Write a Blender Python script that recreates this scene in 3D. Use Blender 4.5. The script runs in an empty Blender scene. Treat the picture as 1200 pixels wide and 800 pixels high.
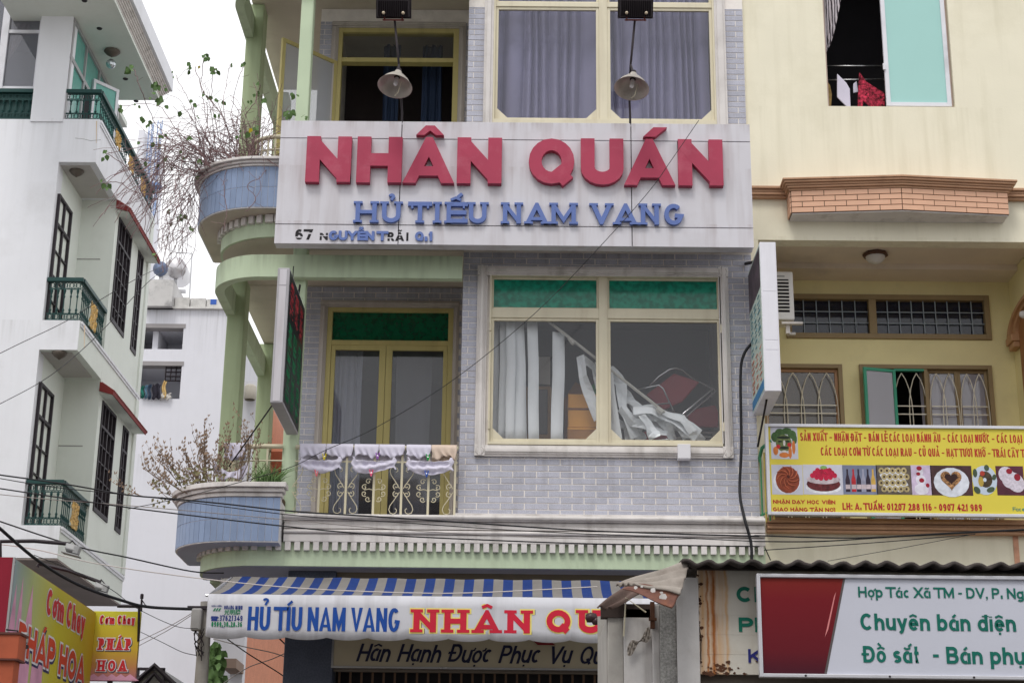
import bpy, bmesh, math, random, unicodedata
import numpy as np
from mathutils import Vector, Matrix
SC = bpy.context.scene
COL = SC.collection
# ------------------------------------------------------------------ camera
FPX = 1975.0                      # focal length in pixels of the 1200 px wide photograph
CAMZ = 1.6
def nrm(v):
    v = np.array(v, float); return v/np.linalg.norm(v)
Zc = nrm((73, 6000, 1975)); Yc = np.array((10, -650, 1975.)); Yc = nrm(Yc-Zc*Yc.dot(Zc)); Xc = nrm(np.cross(Zc, Yc))
if Xc[0] < 0: Xc = -Xc
CM = np.array([Xc, Yc, Zc])
cd = bpy.data.cameras.new('camera'); cam = bpy.data.objects.new('camera', cd); COL.objects.link(cam)
cd.sensor_width = 36; cd.lens = FPX/1200*36; cd.clip_end = 3000; cd.clip_start = 0.1
r_, u_, f_ = CM[:, 0], CM[:, 1], CM[:, 2]
cam.matrix_world = Matrix(((r_[0], u_[0], -f_[0], 0), (r_[1], u_[1], -f_[1], 0), (r_[2], u_[2], -f_[2], CAMZ), (0, 0, 0, 1)))
SC.camera = cam
# ------------------------------------------------------------------ overcast sky, weak broad sun
w = bpy.data.worlds.new('World'); SC.world = w; w.use_nodes = True
nt = w.node_tree; bg = nt.nodes['Background']
sky = nt.nodes.new('ShaderNodeTexSky'); sky.sky_type = 'NISHITA'; sky.sun_disc = False
SUN_EL, SUN_AZ = math.radians(58), math.radians(200)
sky.sun_elevation = SUN_EL; sky.sun_rotation = SUN_AZ; sky.dust_density = 3
mx = nt.nodes.new('ShaderNodeMix'); mx.data_type = 'RGBA'; mx.inputs['Factor'].default_value = 0.93
tc = nt.nodes.new('ShaderNodeTexCoord'); nz = nt.nodes.new('ShaderNodeTexNoise'); nz.inputs['Scale'].default_value = 1.6; nz.inputs['Detail'].default_value = 3
cr = nt.nodes.new('ShaderNodeValToRGB'); cr.color_ramp.elements[0].color = (9.6, 9.65, 9.9, 1); cr.color_ramp.elements[1].color = (11.6, 11.6, 11.7, 1)
cr.color_ramp.elements[0].position = .3; cr.color_ramp.elements[1].position = .7
nt.links.new(tc.outputs['Generated'], nz.inputs['Vector']); nt.links.new(nz.outputs['Fac'], cr.inputs['Fac'])
nt.links.new(sky.outputs[0], mx.inputs['A']); nt.links.new(cr.outputs[0], mx.inputs['B']); nt.links.new(mx.outputs['Result'], bg.inputs['Color'])
bg.inputs['Strength'].default_value = 0.108
sd = bpy.data.lights.new('sun', 'SUN'); sd.energy = 1.35; sd.angle = math.radians(18); sd.color = (1, .97, .92)
so = bpy.data.objects.new('sun', sd); COL.objects.link(so); so.location = (0, -20, 40)
# direction the light comes from: behind and right of the photographer
sdir = Vector((math.cos(SUN_EL)*math.sin(SUN_AZ)*-1*-1, math.cos(SUN_EL)*math.cos(SUN_AZ), math.sin(SUN_EL)))
so.rotation_euler = sdir.to_track_quat('Z', 'Y').to_euler()
SC.view_settings.view_transform = 'Standard'; SC.view_settings.look = 'None'; SC.view_settings.exposure = 0.12; SC.view_settings.gamma = 1
SC.cycles.max_bounces = 8; SC.cycles.transparent_max_bounces = 16
# ------------------------------------------------------------------ measuring helpers: a sight line meets a real plane
def ray(px, py): return CM@np.array([(px-600), (400-py), FPX])
def atY(px, py, Y):
    r = ray(px, py); p = r*(Y/r[1]); return Vector((p[0], p[1], p[2]+CAMZ))
def atX(px, py, X):
    r = ray(px, py); p = r*(X/r[0]); return Vector((p[0], p[1], p[2]+CAMZ))
def atZ(px, py, Z):
    r = ray(px, py); p = r*((Z-CAMZ)/r[2]); return Vector((p[0], p[1], p[2]+CAMZ))
def lerp(a, b, t): return a+(b-a)*t
# ------------------------------------------------------------------ materials
def lin(r, g, b):
    def f(c):
        c /= 255.; return c/12.92 if c <= .04045 else ((c+.055)/1.055)**2.4
    return (f(r), f(g), f(b), 1)
MATS = {}
def mat(name, rgb, rough=.7, var=.08, scale=2.5, streak=0., speck=0., dirt=None, bump=0., metal=0., spec=.3, rnd=0., fine=60., dirtamt=.0, dscale=1.2, emit=None, drips=()):
    if name in MATS: return MATS[name]
    m = bpy.data.materials.new(name); m.use_nodes = True; t = m.node_tree; N = t.nodes; L = t.links
    b = N['Principled BSDF']; b.inputs['Roughness'].default_value = rough; b.inputs['Metallic'].default_value = metal
    b.inputs['Specular IOR Level'].default_value = spec
    base = lin(*rgb); geo = N.new('ShaderNodeNewGeometry')
    def noise(sc, det=4, mapscale=None, rg=.55):
        n = N.new('ShaderNodeTexNoise'); n.inputs['Scale'].default_value = sc; n.inputs['Detail'].default_value = det; n.inputs['Roughness'].default_value = rg
        if mapscale:
            mp = N.new('ShaderNodeMapping'); mp.inputs['Scale'].default_value = mapscale
            L.new(geo.outputs['Position'], mp.inputs['Vector']); L.new(mp.outputs[0], n.inputs['Vector'])
        else: L.new(geo.outputs['Position'], n.inputs['Vector'])
        return n
    def ramp(src, p0, p1, c0=(0, 0, 0, 1), c1=(1, 1, 1, 1)):
        r = N.new('ShaderNodeValToRGB'); r.color_ramp.elements[0].position = p0; r.color_ramp.elements[1].position = p1
        r.color_ramp.elements[0].color = c0; r.color_ramp.elements[1].color = c1; L.new(src, r.inputs['Fac']); return r
    def mix(fac, a, bcol, mode='MIX'):
        q = N.new('ShaderNodeMix'); q.data_type = 'RGBA'; q.blend_type = mode
        if isinstance(fac, (int, float)): q.inputs['Factor'].default_value = fac
        else: L.new(fac, q.inputs['Factor'])
        for k, v in (('A', a), ('B', bcol)):
            if isinstance(v, tuple): q.inputs[k].default_value = v
            else: L.new(v, q.inputs[k])
        return q.outputs['Result']
    lo = tuple(c*(1-var) for c in base[:3])+(1,); hi = tuple(min(1, c*(1+var)) for c in base[:3])+(1,)
    n1 = noise(scale, 6); cur = ramp(n1.outputs['Fac'], .3, .7, lo, hi).outputs['Color']
    if speck:
        n2 = noise(fine, 2, rg=.7); r = ramp(n2.outputs['Fac'], .35, .65, (1-speck,)*3+(1,), (1+speck,)*3+(1,)); cur = mix(1., cur, r.outputs['Color'], 'MULTIPLY')
    if rnd:
        oi = N.new('ShaderNodeObjectInfo'); r = ramp(oi.outputs['Random'], 0, 1, (1-rnd, 1-rnd, 1-rnd*.9, 1), (1+rnd, 1+rnd, 1+rnd*1.1, 1)); cur = mix(1., cur, r.outputs['Color'], 'MULTIPLY')
    dcol = lin(*(dirt or (95, 88, 80)))
    if streak:
        n3 = noise(1.0, 5, (7., 7., .5)); r = ramp(n3.outputs['Fac'], .5, .78); 
        mul = N.new('ShaderNodeMath'); mul.operation = 'MULTIPLY'; mul.inputs[1].default_value = streak; L.new(r.outputs['Color'], mul.inputs[0])
        cur = mix(mul.outputs[0], cur, dcol)
    if dirtamt:
        n4 = noise(dscale, 8, rg=.68); r = ramp(n4.outputs['Fac'], .52, .72)
        mul = N.new('ShaderNodeMath'); mul.operation = 'MULTIPLY'; mul.inputs[1].default_value = dirtamt; L.new(r.outputs['Color'], mul.inputs[0])
        cur = mix(mul.outputs[0], cur, dcol)
    for zt_d, len_d, amt_d in drips:
        sx_ = N.new('ShaderNodeSeparateXYZ'); L.new(geo.outputs['Position'], sx_.inputs[0])
        nd = noise(1.0, 4, (11., 11., .35), .6); rd = ramp(nd.outputs['Fac'], .48, .68)
        m0 = N.new('ShaderNodeMapRange'); m0.inputs['From Min'].default_value = zt_d-len_d; m0.inputs['From Max'].default_value = zt_d; m0.inputs['To Max'].default_value = amt_d; L.new(sx_.outputs['Z'], m0.inputs['Value'])
        m1_ = N.new('ShaderNodeMath'); m1_.operation = 'LESS_THAN'; m1_.inputs[1].default_value = zt_d; L.new(sx_.outputs['Z'], m1_.inputs[0])
        m2_ = N.new('ShaderNodeMath'); m2_.operation = 'MULTIPLY'; L.new(m0.outputs[0], m2_.inputs[0]); L.new(m1_.outputs[0], m2_.inputs[1])
        m3_ = N.new('ShaderNodeMath'); m3_.operation = 'MULTIPLY'; m3_.use_clamp = True; L.new(m2_.outputs[0], m3_.inputs[0]); L.new(rd.outputs['Color'], m3_.inputs[1]); cur = mix(m3_.outputs[0], cur, dcol)
    L.new(cur, b.inputs['Base Color'])
    nr = noise(9., 4); rr = N.new('ShaderNodeMapRange'); rr.inputs['To Min'].default_value = max(.05, rough-.08); rr.inputs['To Max'].default_value = min(1, rough+.08)
    L.new(nr.outputs['Fac'], rr.inputs['Value']); L.new(rr.outputs[0], b.inputs['Roughness'])
    if bump:
        nb = noise(35., 5, rg=.65); bp = N.new('ShaderNodeBump'); bp.inputs['Strength'].default_value = bump; bp.inputs['Distance'].default_value = .01
        L.new(nb.outputs['Fac'], bp.inputs['Height']); L.new(bp.outputs[0], b.inputs['Normal'])
    if emit: b.inputs['Emission Color'].default_value = lin(*emit); b.inputs['Emission Strength'].default_value = 1
    MATS[name] = m; return m
def glass(name, tint, alpha, rough=.03, var=0., refl=.04):
    """thin pane: lets most light through, reflects like glass; alpha = share of coloured film"""
    if name in MATS: return MATS[name]
    m = bpy.data.materials.new(name); m.use_nodes = True; t = m.node_tree; N = t.nodes; L = t.links; N.clear()
    out = N.new('ShaderNodeOutputMaterial'); tr = N.new('ShaderNodeBsdfTransparent'); gl = N.new('ShaderNodeBsdfGlossy'); df = N.new('ShaderNodeBsdfDiffuse')
    gl.inputs['Roughness'].default_value = rough; lw = N.new('ShaderNodeLayerWeight'); lw.inputs['Blend'].default_value = .5
    pw = N.new('ShaderNodeMath'); pw.operation = 'POWER'; pw.inputs[1].default_value = 5; L.new(lw.outputs['Facing'], pw.inputs[0])
    fr = N.new('ShaderNodeMath'); fr.operation = 'MULTIPLY_ADD'; fr.inputs[1].default_value = .9; fr.inputs[2].default_value = refl; L.new(pw.outputs[0], fr.inputs[0])
    c = lin(*tint); tr.inputs[0].default_value = tuple(.9+.1*x for x in c[:3])+(1,); df.inputs[0].default_value = c
    m1 = N.new('ShaderNodeMixShader'); m2 = N.new('ShaderNodeMixShader'); m1.inputs[0].default_value = alpha
    if var:
        geo = N.new('ShaderNodeNewGeometry'); n = N.new('ShaderNodeTexNoise'); n.inputs['Scale'].default_value = 16; n.inputs['Detail'].default_value = 3; L.new(geo.outputs['Position'], n.inputs['Vector'])
        r = N.new('ShaderNodeValToRGB'); r.color_ramp.elements[0].position = .4; r.color_ramp.elements[1].position = .6
        r.color_ramp.elements[0].color = tuple(x*(1-var) for x in c[:3])+(1,); r.color_ramp.elements[1].color = tuple(x*(1+var*.5) for x in c[:3])+(1,)
        L.new(n.outputs['Fac'], r.inputs[0]); L.new(r.outputs[0], df.inputs[0])
    L.new(tr.outputs[0], m1.inputs[1]); L.new(df.outputs[0], m1.inputs[2]); L.new(fr.outputs[0], m2.inputs[0]); L.new(m1.outputs[0], m2.inputs[1]); L.new(gl.outputs[0], m2.inputs[2])
    L.new(m2.outputs[0], out.inputs[0]); MATS[name] = m; return m
# ------------------------------------------------------------------ mesh builder
class MB:
    def __init__(s): s.v = []; s.f = []; s.mi = []
    def add(s, vs, fs, mi=0):
        o = len(s.v); s.v += [tuple(v) for v in vs]; s.f += [tuple(o+i for i in f) for f in fs]; s.mi += [mi]*len(fs); return s
    def quad(s, a, b, c, d, mi=0): return s.add([a, b, c, d], [(0, 1, 2, 3)], mi)
    def box(s, x0, x1, y0, y1, z0, z1, mi=0):
        if x0 > x1: x0, x1 = x1, x0
        if y0 > y1: y0, y1 = y1, y0
        if z0 > z1: z0, z1 = z1, z0
        return s.add([(x0, y0, z0), (x1, y0, z0), (x1, y1, z0), (x0, y1, z0), (x0, y0, z1), (x1, y0, z1), (x1, y1, z1), (x0, y1, z1)],
                     [(0, 3, 2, 1), (4, 5, 6, 7), (0, 1, 5, 4), (1, 2, 6, 5), (2, 3, 7, 6), (3, 0, 4, 7)], mi)
    def obox(s, c, u, v, n, su, sv, sn, mi=0):
        c = Vector(c); u = Vector(u).normalized()*su/2; v = Vector(v).normalized()*sv/2; n = Vector(n).normalized()*sn/2
        P = [c+a*u+b*v+d*n for d in (-1, 1) for b in (-1, 1) for a in (-1, 1)]
        return s.add(P, [(0, 2, 3, 1), (4, 5, 7, 6), (0, 1, 5, 4), (1, 3, 7, 5), (3, 2, 6, 7), (2, 0, 4, 6)], mi)
    def prism(s, pts, o, u, v, n, d0, d1, mi=0, back=True):
        """polygon pts in the (u,v) frame at o, extruded along n from d0 to d1; counter-clockwise seen from +n"""
        o = Vector(o); u = Vector(u); v = Vector(v); n = Vector(n)
        ar = sum(pts[i][0]*pts[(i+1) % len(pts)][1]-pts[(i+1) % len(pts)][0]*pts[i][1] for i in range(len(pts)))
        if ar < 0: pts = pts[::-1]
        k = len(pts); base = [o+u*a+v*b for a, b in pts]
        if u.cross(v).dot(n) < 0: base = base[::-1]
        if abs(d1-d0) < 1e-9: return s.add([p+n*d1 for p in base], [tuple(range(k))], mi)
        vs = [p+n*d1 for p in base]+[p+n*d0 for p in base]
        fs = [tuple(range(k))]+[(i, k+i, k+(i+1) % k, (i+1) % k) for i in range(k)]
        if back: fs.append(tuple(range(2*k-1, k-1, -1)))
        return s.add(vs, fs, mi)
    def strip(s, pa, pb, z0, z1, mi=0):
        """solid between two plan paths of equal length"""
        k = len(pa); vs = [(p[0], p[1], z) for z in (z0, z1) for path in (pa, pb) for p in path]
        A0, B0, A1, B1 = 0, k, 2*k, 3*k; fs = []
        for i in range(k-1):
            fs += [(A0+i, B0+i, B0+i+1, A0+i+1), (A1+i, A1+i+1, B1+i+1, B1+i), (A0+i, A0+i+1, A1+i+1, A1+i), (B0+i+1, B0+i, B1+i, B1+i+1)]
        fs += [(A0, A1, B1, B0), (A0+k-1, B0+k-1, B1+k-1, A1+k-1)]
        return s.add(vs, fs, mi)
    def tube(s, pts, r, n=6, caps=True, mi=0):
        pts = [Vector(p) for p in pts]; k = len(pts)
        rr = r if isinstance(r, (list, tuple)) else [r]*k
        up = Vector((0, 0, 1)); t0 = (pts[1]-pts[0]).normalized()
        if abs(t0.dot(up)) > .95: up = Vector((0, 1, 0))
        a = t0.cross(up).normalized(); vs = []
        for i, p in enumerate(pts):
            t = (pts[min(i+1, k-1)]-pts[max(i-1, 0)])
            if t.length < 1e-9: t = t0
            t.normalize(); a = (a-t*a.dot(t))
            if a.length < 1e-6: a = t.orthogonal()
            a.normalize(); b = t.cross(a)
            vs += [p+(a*math.cos(2*math.pi*j/n)+b*math.sin(2*math.pi*j/n))*rr[i] for j in range(n)]
        fs = [(i*n+j, i*n+(j+1) % n, (i+1)*n+(j+1) % n, (i+1)*n+j) for i in range(k-1) for j in range(n)]
        if caps: fs += [tuple(range(n-1, -1, -1)), tuple((k-1)*n+j for j in range(n))]
        return s.add(vs, fs, mi)
    def lathe(s, prof, o, axis=(0, 0, 1), n=16, mi=0):
        o = Vector(o); ax = Vector(axis).normalized(); a = ax.orthogonal().normalized(); b = ax.cross(a); k = len(prof); vs = []
        for r, h in prof: vs += [o+ax*h+(a*math.cos(2*math.pi*j/n)+b*math.sin(2*math.pi*j/n))*r for j in range(n)]
        fs = [(i*n+j, i*n+(j+1) % n, (i+1)*n+(j+1) % n, (i+1)*n+j) for i in range(k-1) for j in range(n)]
        return s.add(vs, fs, mi)
    def grid(s, fn, nu, nv, mi=0, mfn=None):
        vs = [fn(i/nu, j/nv) for j in range(nv+1) for i in range(nu+1)]; o = len(s.v); s.v += [tuple(v) for v in vs]
        for j in range(nv):
            for i in range(nu):
                s.f.append((o+j*(nu+1)+i, o+j*(nu+1)+i+1, o+(j+1)*(nu+1)+i+1, o+(j+1)*(nu+1)+i)); s.mi.append(mfn(i, j) if mfn else mi)
        return s
    def join(s, o):
        k = len(s.v); s.v += o.v; s.f += [tuple(k+i for i in f) for f in o.f]; s.mi += o.mi; return s
WL = {}
def wl(o): return WL[o.name]
def obj(name, mb, m, parent=None, smooth=False, bevel=0., origin=None, solid=0.):
    if name == 'lettering' and getattr(mb, 'parts', None):
        q = mb.v[0]; big = mb.cap*FPX/math.sqrt(q[0]**2+q[1]**2+(q[2]-CAMZ)**2) > 9.5
        if big:                                   # large print: every letter a part of its own
            for p_ in mb.parts: o = obj('letter', p_, m, parent)
            return o
    V = np.array(mb.v, float).reshape(-1, 3); lo, hi = V.min(0), V.max(0)
    if origin is None: origin = ((lo+hi)/2 if parent else np.array([(lo[0]+hi[0])/2, (lo[1]+hi[1])/2, lo[2]]))
    og = np.array(origin, float); me = bpy.data.meshes.new(name)
    me.from_pydata((V-og).tolist(), [], mb.f)
    for mm in (m if isinstance(m, (list, tuple)) else [m]): me.materials.append(mm)
    if any(mb.mi): me.polygons.foreach_set('material_index', mb.mi)
    if smooth: me.polygons.foreach_set('use_smooth', [True]*len(me.polygons))
    me.update()
    o = bpy.data.objects.new(name, me); COL.objects.link(o)
    if parent: o.parent = parent; o.location = Vector(og)-wl(parent)
    else: o.location = og
    WL[o.name] = Vector(og)
    if solid:
        md = o.modifiers.new('solid', 'SOLIDIFY'); md.thickness = solid; md.offset = 0
    if bevel:
        md = o.modifiers.new('bevel', 'BEVEL'); md.width = bevel; md.segments = 2; md.limit_method = 'ANGLE'; md.angle_limit = .7
    if smooth and bevel == 0:
        pass
    return o
def inst(src, name, parent, pos, rz=0., scale=None, rot=None):
    """another object on the same mesh, at a world position"""
    o = bpy.data.objects.new(name, src.data); COL.objects.link(o)
    o.parent = parent; p = Vector(pos); o.location = p-wl(parent) if parent else p
    if rot is not None: o.rotation_euler = rot
    else: o.rotation_euler = (0, 0, rz)
    if scale: o.scale = scale
    WL[o.name] = p; return o
def tag(o, label=None, cat=None, group=None, kind=None):
    if label: o['label'] = label
    if cat: o['category'] = cat
    if group: o['group'] = group
    if kind: o['kind'] = kind
    return o
def thing(name, label, cat, loc, group=None):
    o = bpy.data.objects.new(name, None); COL.objects.link(o); o.location = loc; o.empty_display_size = .2
    WL[o.name] = Vector(loc); return tag(o, label, cat, group)
def kids(o): return [c for c in COL.objects if c.parent == o]
def copy_tree(o, parent=None, loc=None, label=None):
    c = o.copy(); COL.objects.link(c)
    if parent: c.parent = parent; WL[c.name] = wl(parent)+Vector(c.location)
    if loc is not None: c.location = loc; WL[c.name] = Vector(loc)
    if label: c['label'] = label
    for ch in kids(o): copy_tree(ch, c)
    return c
def wall_with_holes(mb, x0, x1, z0, z1, y0, y1, holes, mi=0):
    hs = sorted(holes); xs = sorted(set([x0, x1]+[h[0] for h in hs]+[h[1] for h in hs]))
    for a, b in zip(xs[:-1], xs[1:]):
        zs = [(h[2], h[3]) for h in hs if h[0] <= a+1e-6 and h[1] >= b-1e-6]; zs.sort(); cur = z0
        for (p, q) in zs:
            if p > cur+1e-6: mb.box(a, b, y0, y1, cur, p, mi)
            cur = max(cur, q)
        if cur < z1-1e-6: mb.box(a, b, y0, y1, cur, z1, mi)
    return mb
# ------------------------------------------------------------------ lettering: own stroke alphabet with Vietnamese marks
def A_(cu, cv, ru, rv, a0, a1, n=10):
    return [(cu+ru*math.cos(math.radians(a0+(a1-a0)*i/n)), cv+rv*math.sin(math.radians(a0+(a1-a0)*i/n))) for i in range(n+1)]
CAP = {
 'A': (.86, [([(0, 0), (.5, 1), (1, 0)], 'b'), ([(.17, .17), (.83, .17)], '')]),
 'B': (.72, [([(0, 0), (0, 1)], 'b'), ([(0, 1)]+A_(.55, .76, .36, .24, 90, -90)+[(0, .52)], ''), ([(.5, .52)]+A_(.6, .26, .4, .26, 90, -90)+[(0, 0)], '')]),
 'C': (.8, [(A_(.52, .5, .5, .5, 45, 315, 16), '')]),
 'D': (.78, [([(0, 0), (0, 1)], 'b'), ([(0, 1)]+A_(.45, .5, .55, .5, 90, -90, 12)+[(0, 0)], '')]),
 'E': (.66, [([(0, 0), (0, 1)], 'b'), ([(0, 1), (1, 1)], 'e'), ([(0, .5), (.9, .5)], 'e'), ([(0, 0), (1, 0)], 'e')]),
 'F': (.62, [([(0, 0), (0, 1)], 'b'), ([(0, 1), (1, 1)], 'e'), ([(0, .5), (.9, .5)], 'e')]),
 'G': (.84, [(A_(.5, .5, .5, .5, 48, 320, 16)+[(1, .4), (.58, .42)], '')]),
 'H': (.78, [([(0, 0), (0, 1)], 'b'), ([(1, 0), (1, 1)], 'b'), ([(0, .5), (1, .5)], '')]),
 'I': (.24, [([(.5, 0), (.5, 1)], 'b')]),
 'K': (.78, [([(0, 0), (0, 1)], 'b'), ([(0, .38), (1, 1)], 'e'), ([(.33, .55), (1, 0)], 'e')]),
 'L': (.62, [([(0, 0), (0, 1)], 'b'), ([(0, 0), (1, 0)], 'e')]),
 'M': (.95, [([(0, 0), (0, 1)], 'b'), ([(1, 0), (1, 1)], 'b'), ([(0, 1), (.5, .12), (1, 1)], '')]),
 'N': (.8, [([(0, 0), (0, 1)], 'b'), ([(1, 0), (1, 1)], 'b'), ([(0, 1), (1, 0)], 'b')]),
 'O': (.84, [(A_(.5, .5, .5, .5, 90, 450, 20), 'c')]),
 'P': (.7, [([(0, 0), (0, 1)], 'b'), ([(0, 1)]+A_(.55, .73, .45, .27, 90, -90)+[(0, .46)], '')]),
 'Q': (.84, [(A_(.5, .5, .5, .5, 90, 450, 20), 'c'), ([(.62, .27), (1.0, -.08)], '')]),
 'R': (.76, [([(0, 0), (0, 1)], 'b'), ([(0, 1)]+A_(.5, .75, .43, .25, 90, -90)+[(0, .5)], ''), ([(.5, .48), (1, 0)], 'e')]),
 'S': (.7, [(A_(.5, .75, .46, .25, 30, 270, 10)[:-1]+A_(.5, .25, .5, .25, 90, -150, 10), '')]),
 'T': (.72, [([(0, 1), (1, 1)], 'b'), ([(.5, 0), (.5, 1)], 's')]),
 'U': (.78, [([(0, 1)]+A_(.5, .32, .5, .32, 180, 360, 10)+[(1, 1)], 'b')]),
 'V': (.82, [([(0, 1), (.5, 0), (1, 1)], 'b')]),
 'X': (.8, [([(0, 0), (1, 1)], 'b'), ([(0, 1), (1, 0)], 'b')]),
 'Y': (.8, [([(0, 1), (.5, .45), (1, 1)], 'b'), ([(.5, .45), (.5, 0)], 'e')]),
 '0': (.66, [(A_(.5, .5, .5, .5, 90, 450, 18), 'c')]),
 '1': (.45, [([(.75, 0), (.75, 1)], 'b'), ([(.75, 1), (.1, .72)], '')]),
 '2': (.66, [(A_(.5, .7, .45, .3, 160, -20, 9)+[(.05, 0), (1, 0)], 'e')]),
 '3': (.66, [(A_(.48, .76, .42, .24, 150, -80, 8)+A_(.5, .26, .48, .26, 80, -150, 9), '')]),
 '4': (.7, [([(1, .28), (0, .28), (.72, 1), (.72, 0)], 'b')]),
 '6': (.66, [(A_(.5, .3, .48, .3, 90, 450, 14), 'c'), ([(.03, .3)]+A_(.52, .62, .48, .38, 175, 50, 6), '')]),
 '7': (.64, [([(0, 1), (1, 1), (.35, 0)], 'b')]),
 '8': (.66, [(A_(.5, .75, .42, .25, 90, 450, 12), 'c'), (A_(.5, .26, .5, .26, 90, 450, 12), 'c')]),
 '9': (.66, [(A_(.5, .7, .48, .3, 90, 450, 14), 'c'), ([(.97, .7)]+A_(.48, .38, .48, .38, -5, -130, 6), '')]),
 '5': (.66, [([(.95, 1), (.12, 1), (.08, .55)]+A_(.48, .32, .5, .32, 100, -150, 10), '')]),
 '-': (.3, [([(0, .4), (1, .4)], '')]),
 '.': (.2, [([(.5, 0), (.5, .02)], 'b')]), ',': (.2, [([(.6, .03), (.3, -.14)], '')]), ':': (.2, [([(.5, 0), (.5, .02)], 'b'), ([(.5, .55), (.5, .57)], 'b')]),
 '&': (.8, [([(1, 0), (.2, .8)]+A_(.42, .82, .2, .18, 170, 0, 6)+[(.05, .35)]+A_(.4, .22, .36, .22, 150, 350, 8)+[(1, .5)], '')]),
}
LOW = {
 'a': (.62, [([(1, 0), (1, 1)], 's'), (A_(.48, .48, .48, .5, 60, 300, 12), ''), ], ),
 'b': (.64, [([(0, 0), (0, 2)], 'b'), (A_(.5, .5, .5, .5, 140, -140, 12), '')]),
 'c': (.58, [(A_(.52, .5, .5, .5, 50, 310, 12), '')]),
 'd': (.64, [([(1, 0), (1, 2)], 'b'), (A_(.5, .5, .5, .5, 40, 320, 12), '')]),
 'e': (.62, [([(.05, .52), (1, .52)]+A_(.5, .5, .5, .5, 10, 320, 12), '')]),
 'g': (.64, [(A_(.5, .5, .5, .5, 40, 320, 12), ''), ([(1, 1), (1, -.4)]+A_(.5, -.5, .5, .5, 0, -150, 8), 's')]),
 'h': (.62, [([(0, 0), (0, 2)], 'b'), (A_(.5, .5, .5, .5, 170, 0, 8)+[(1, 0)], 'e')]),
 'i': (.22, [([(.5, 0), (.5, 1)], 'b'), ([(.5, 1.75), (.5, 1.95)], '')]),
 'k': (.6, [([(0, 0), (0, 2)], 'b'), ([(0, .3), (.95, 1)], 'e'), ([(.35, .55), (1, 0)], 'e')]),
 'm': (.95, [([(0, 0), (0, 1)], 'b'), (A_(.25, .6, .25, .4, 170, 0, 7)+[(.5, 0)], 'e'), (A_(.75, .6, .25, .4, 180, 0, 7)+[(1, 0)], 'e')]),
 'n': (.62, [([(0, 0), (0, 1)], 'b'), (A_(.5, .55, .5, .45, 170, 0, 8)+[(1, 0)], 'e')]),
 'o': (.64, [(A_(.5, .5, .5, .5, 90, 450, 16), 'c')]),
 'p': (.64, [([(0, -1), (0, 1)], 'b'), (A_(.5, .5, .5, .5, 140, -140, 12), '')]),
 'r': (.4, [([(0, 0), (0, 1)], 'b'), (A_(.9, .5, .85, .5, 160, 95, 6), '')]),
 's': (.56, [(A_(.5, .75, .44, .25, 30, 260, 8)[:-1]+A_(.5, .25, .48, .25, 80, -150, 8), '')]),
 't': (.38, [([(.3, 1.6), (.3, .2)]+A_(.7, .25, .4, .25, 190, 290, 5), 's'), ([(-.25, .93), (1, .93)], '')]),
 'u': (.62, [([(0, 1)]+A_(.5, .45, .5, .45, 180, 350, 8), 's'), ([(1, 1), (1, 0)], 'b')]),
 'y': (.6, [([(0, 1), (.5, 0)], 's'), ([(1, 1), (.42, -.6), (.1, -.95)], 's')]),
}
SERIF = {'H': [(0, 0), (0, 1), (1, 0), (1, 1)], 'U': [(0, 1), (1, 1)], 'I': [(.5, 0), (.5, 1)], 'T': [(.5, 0)], 'E': [(0, 0), (0, 1)], 'N': [(0, 0), (0, 1), (1, 1)],
         'A': [(0, 0), (1, 0)], 'M': [(0, 0), (0, 1), (1, 0), (1, 1)], 'V': [(0, 1), (1, 1)], 'P': [(0, 0), (0, 1)], 'Y': [(0, 1), (1, 1), (.5, 0)], 'D': [(0, 0), (0, 1)], 'R': [(0, 0), (0, 1)]}
def clip(poly, axis, val, keep_less):
    out = []; k = len(poly)
    for i in range(k):
        a, b = poly[i], poly[(i+1) % k]; ia = (a[axis] <= val) == keep_less or a[axis] == val; ib = (b[axis] <= val) == keep_less or b[axis] == val
        if ia: out.append(a)
        if ia != ib:
            t = (val-a[axis])/(b[axis]-a[axis]); out.append((a[0]+(b[0]-a[0])*t, a[1]+(b[1]-a[1])*t))
    return out
def stroke_polys(pts, w, ext, ymin=None, ymax=None):
    P = [np.array(p, float) for p in pts]; Q = [P[0]]
    for p in P[1:]:
        if np.linalg.norm(p-Q[-1]) > 1e-4: Q.append(p)
    P = Q; closed = ext == 'c'
    if closed: P = P[:-1]
    if len(P) < 2: return []
    if not closed:
        if ext in ('s', 'b'): d = P[0]-P[1]; P[0] = P[0]+d/np.linalg.norm(d)*w*1.2
        if ext in ('e', 'b'): d = P[-1]-P[-2]; P[-1] = P[-1]+d/np.linalg.norm(d)*w*1.2
    k = len(P); L = []; R = []
    for i in range(k):
        if closed: a, b = P[i]-P[i-1], P[(i+1) % k]-P[i]
        else: a = P[i]-P[i-1] if i else P[1]-P[0]; b = P[i+1]-P[i] if i < k-1 else P[-1]-P[-2]
        a = a/np.linalg.norm(a); b = b/np.linalg.norm(b); na = np.array([-a[1], a[0]]); nb = np.array([-b[1], b[0]]); m = na+nb; l = np.linalg.norm(m)
        if l < .25: m = na*1.; s = 1
        else: m = m/l; s = min(1/max(m.dot(na), .25), 3.2)
        L.append(P[i]+m*s*w/2); R.append(P[i]-m*s*w/2)
    out = []
    for i in range(k if closed else k-1):
        j = (i+1) % k; q = [tuple(L[i]), tuple(R[i]), tuple(R[j]), tuple(L[j])]
        if ymin is not None: q = clip(q, 1, ymin, False)
        if ymax is not None and len(q) > 2: q = clip(q, 1, ymax, True)
        if len(q) > 2: out.append(q)
    return out
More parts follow.
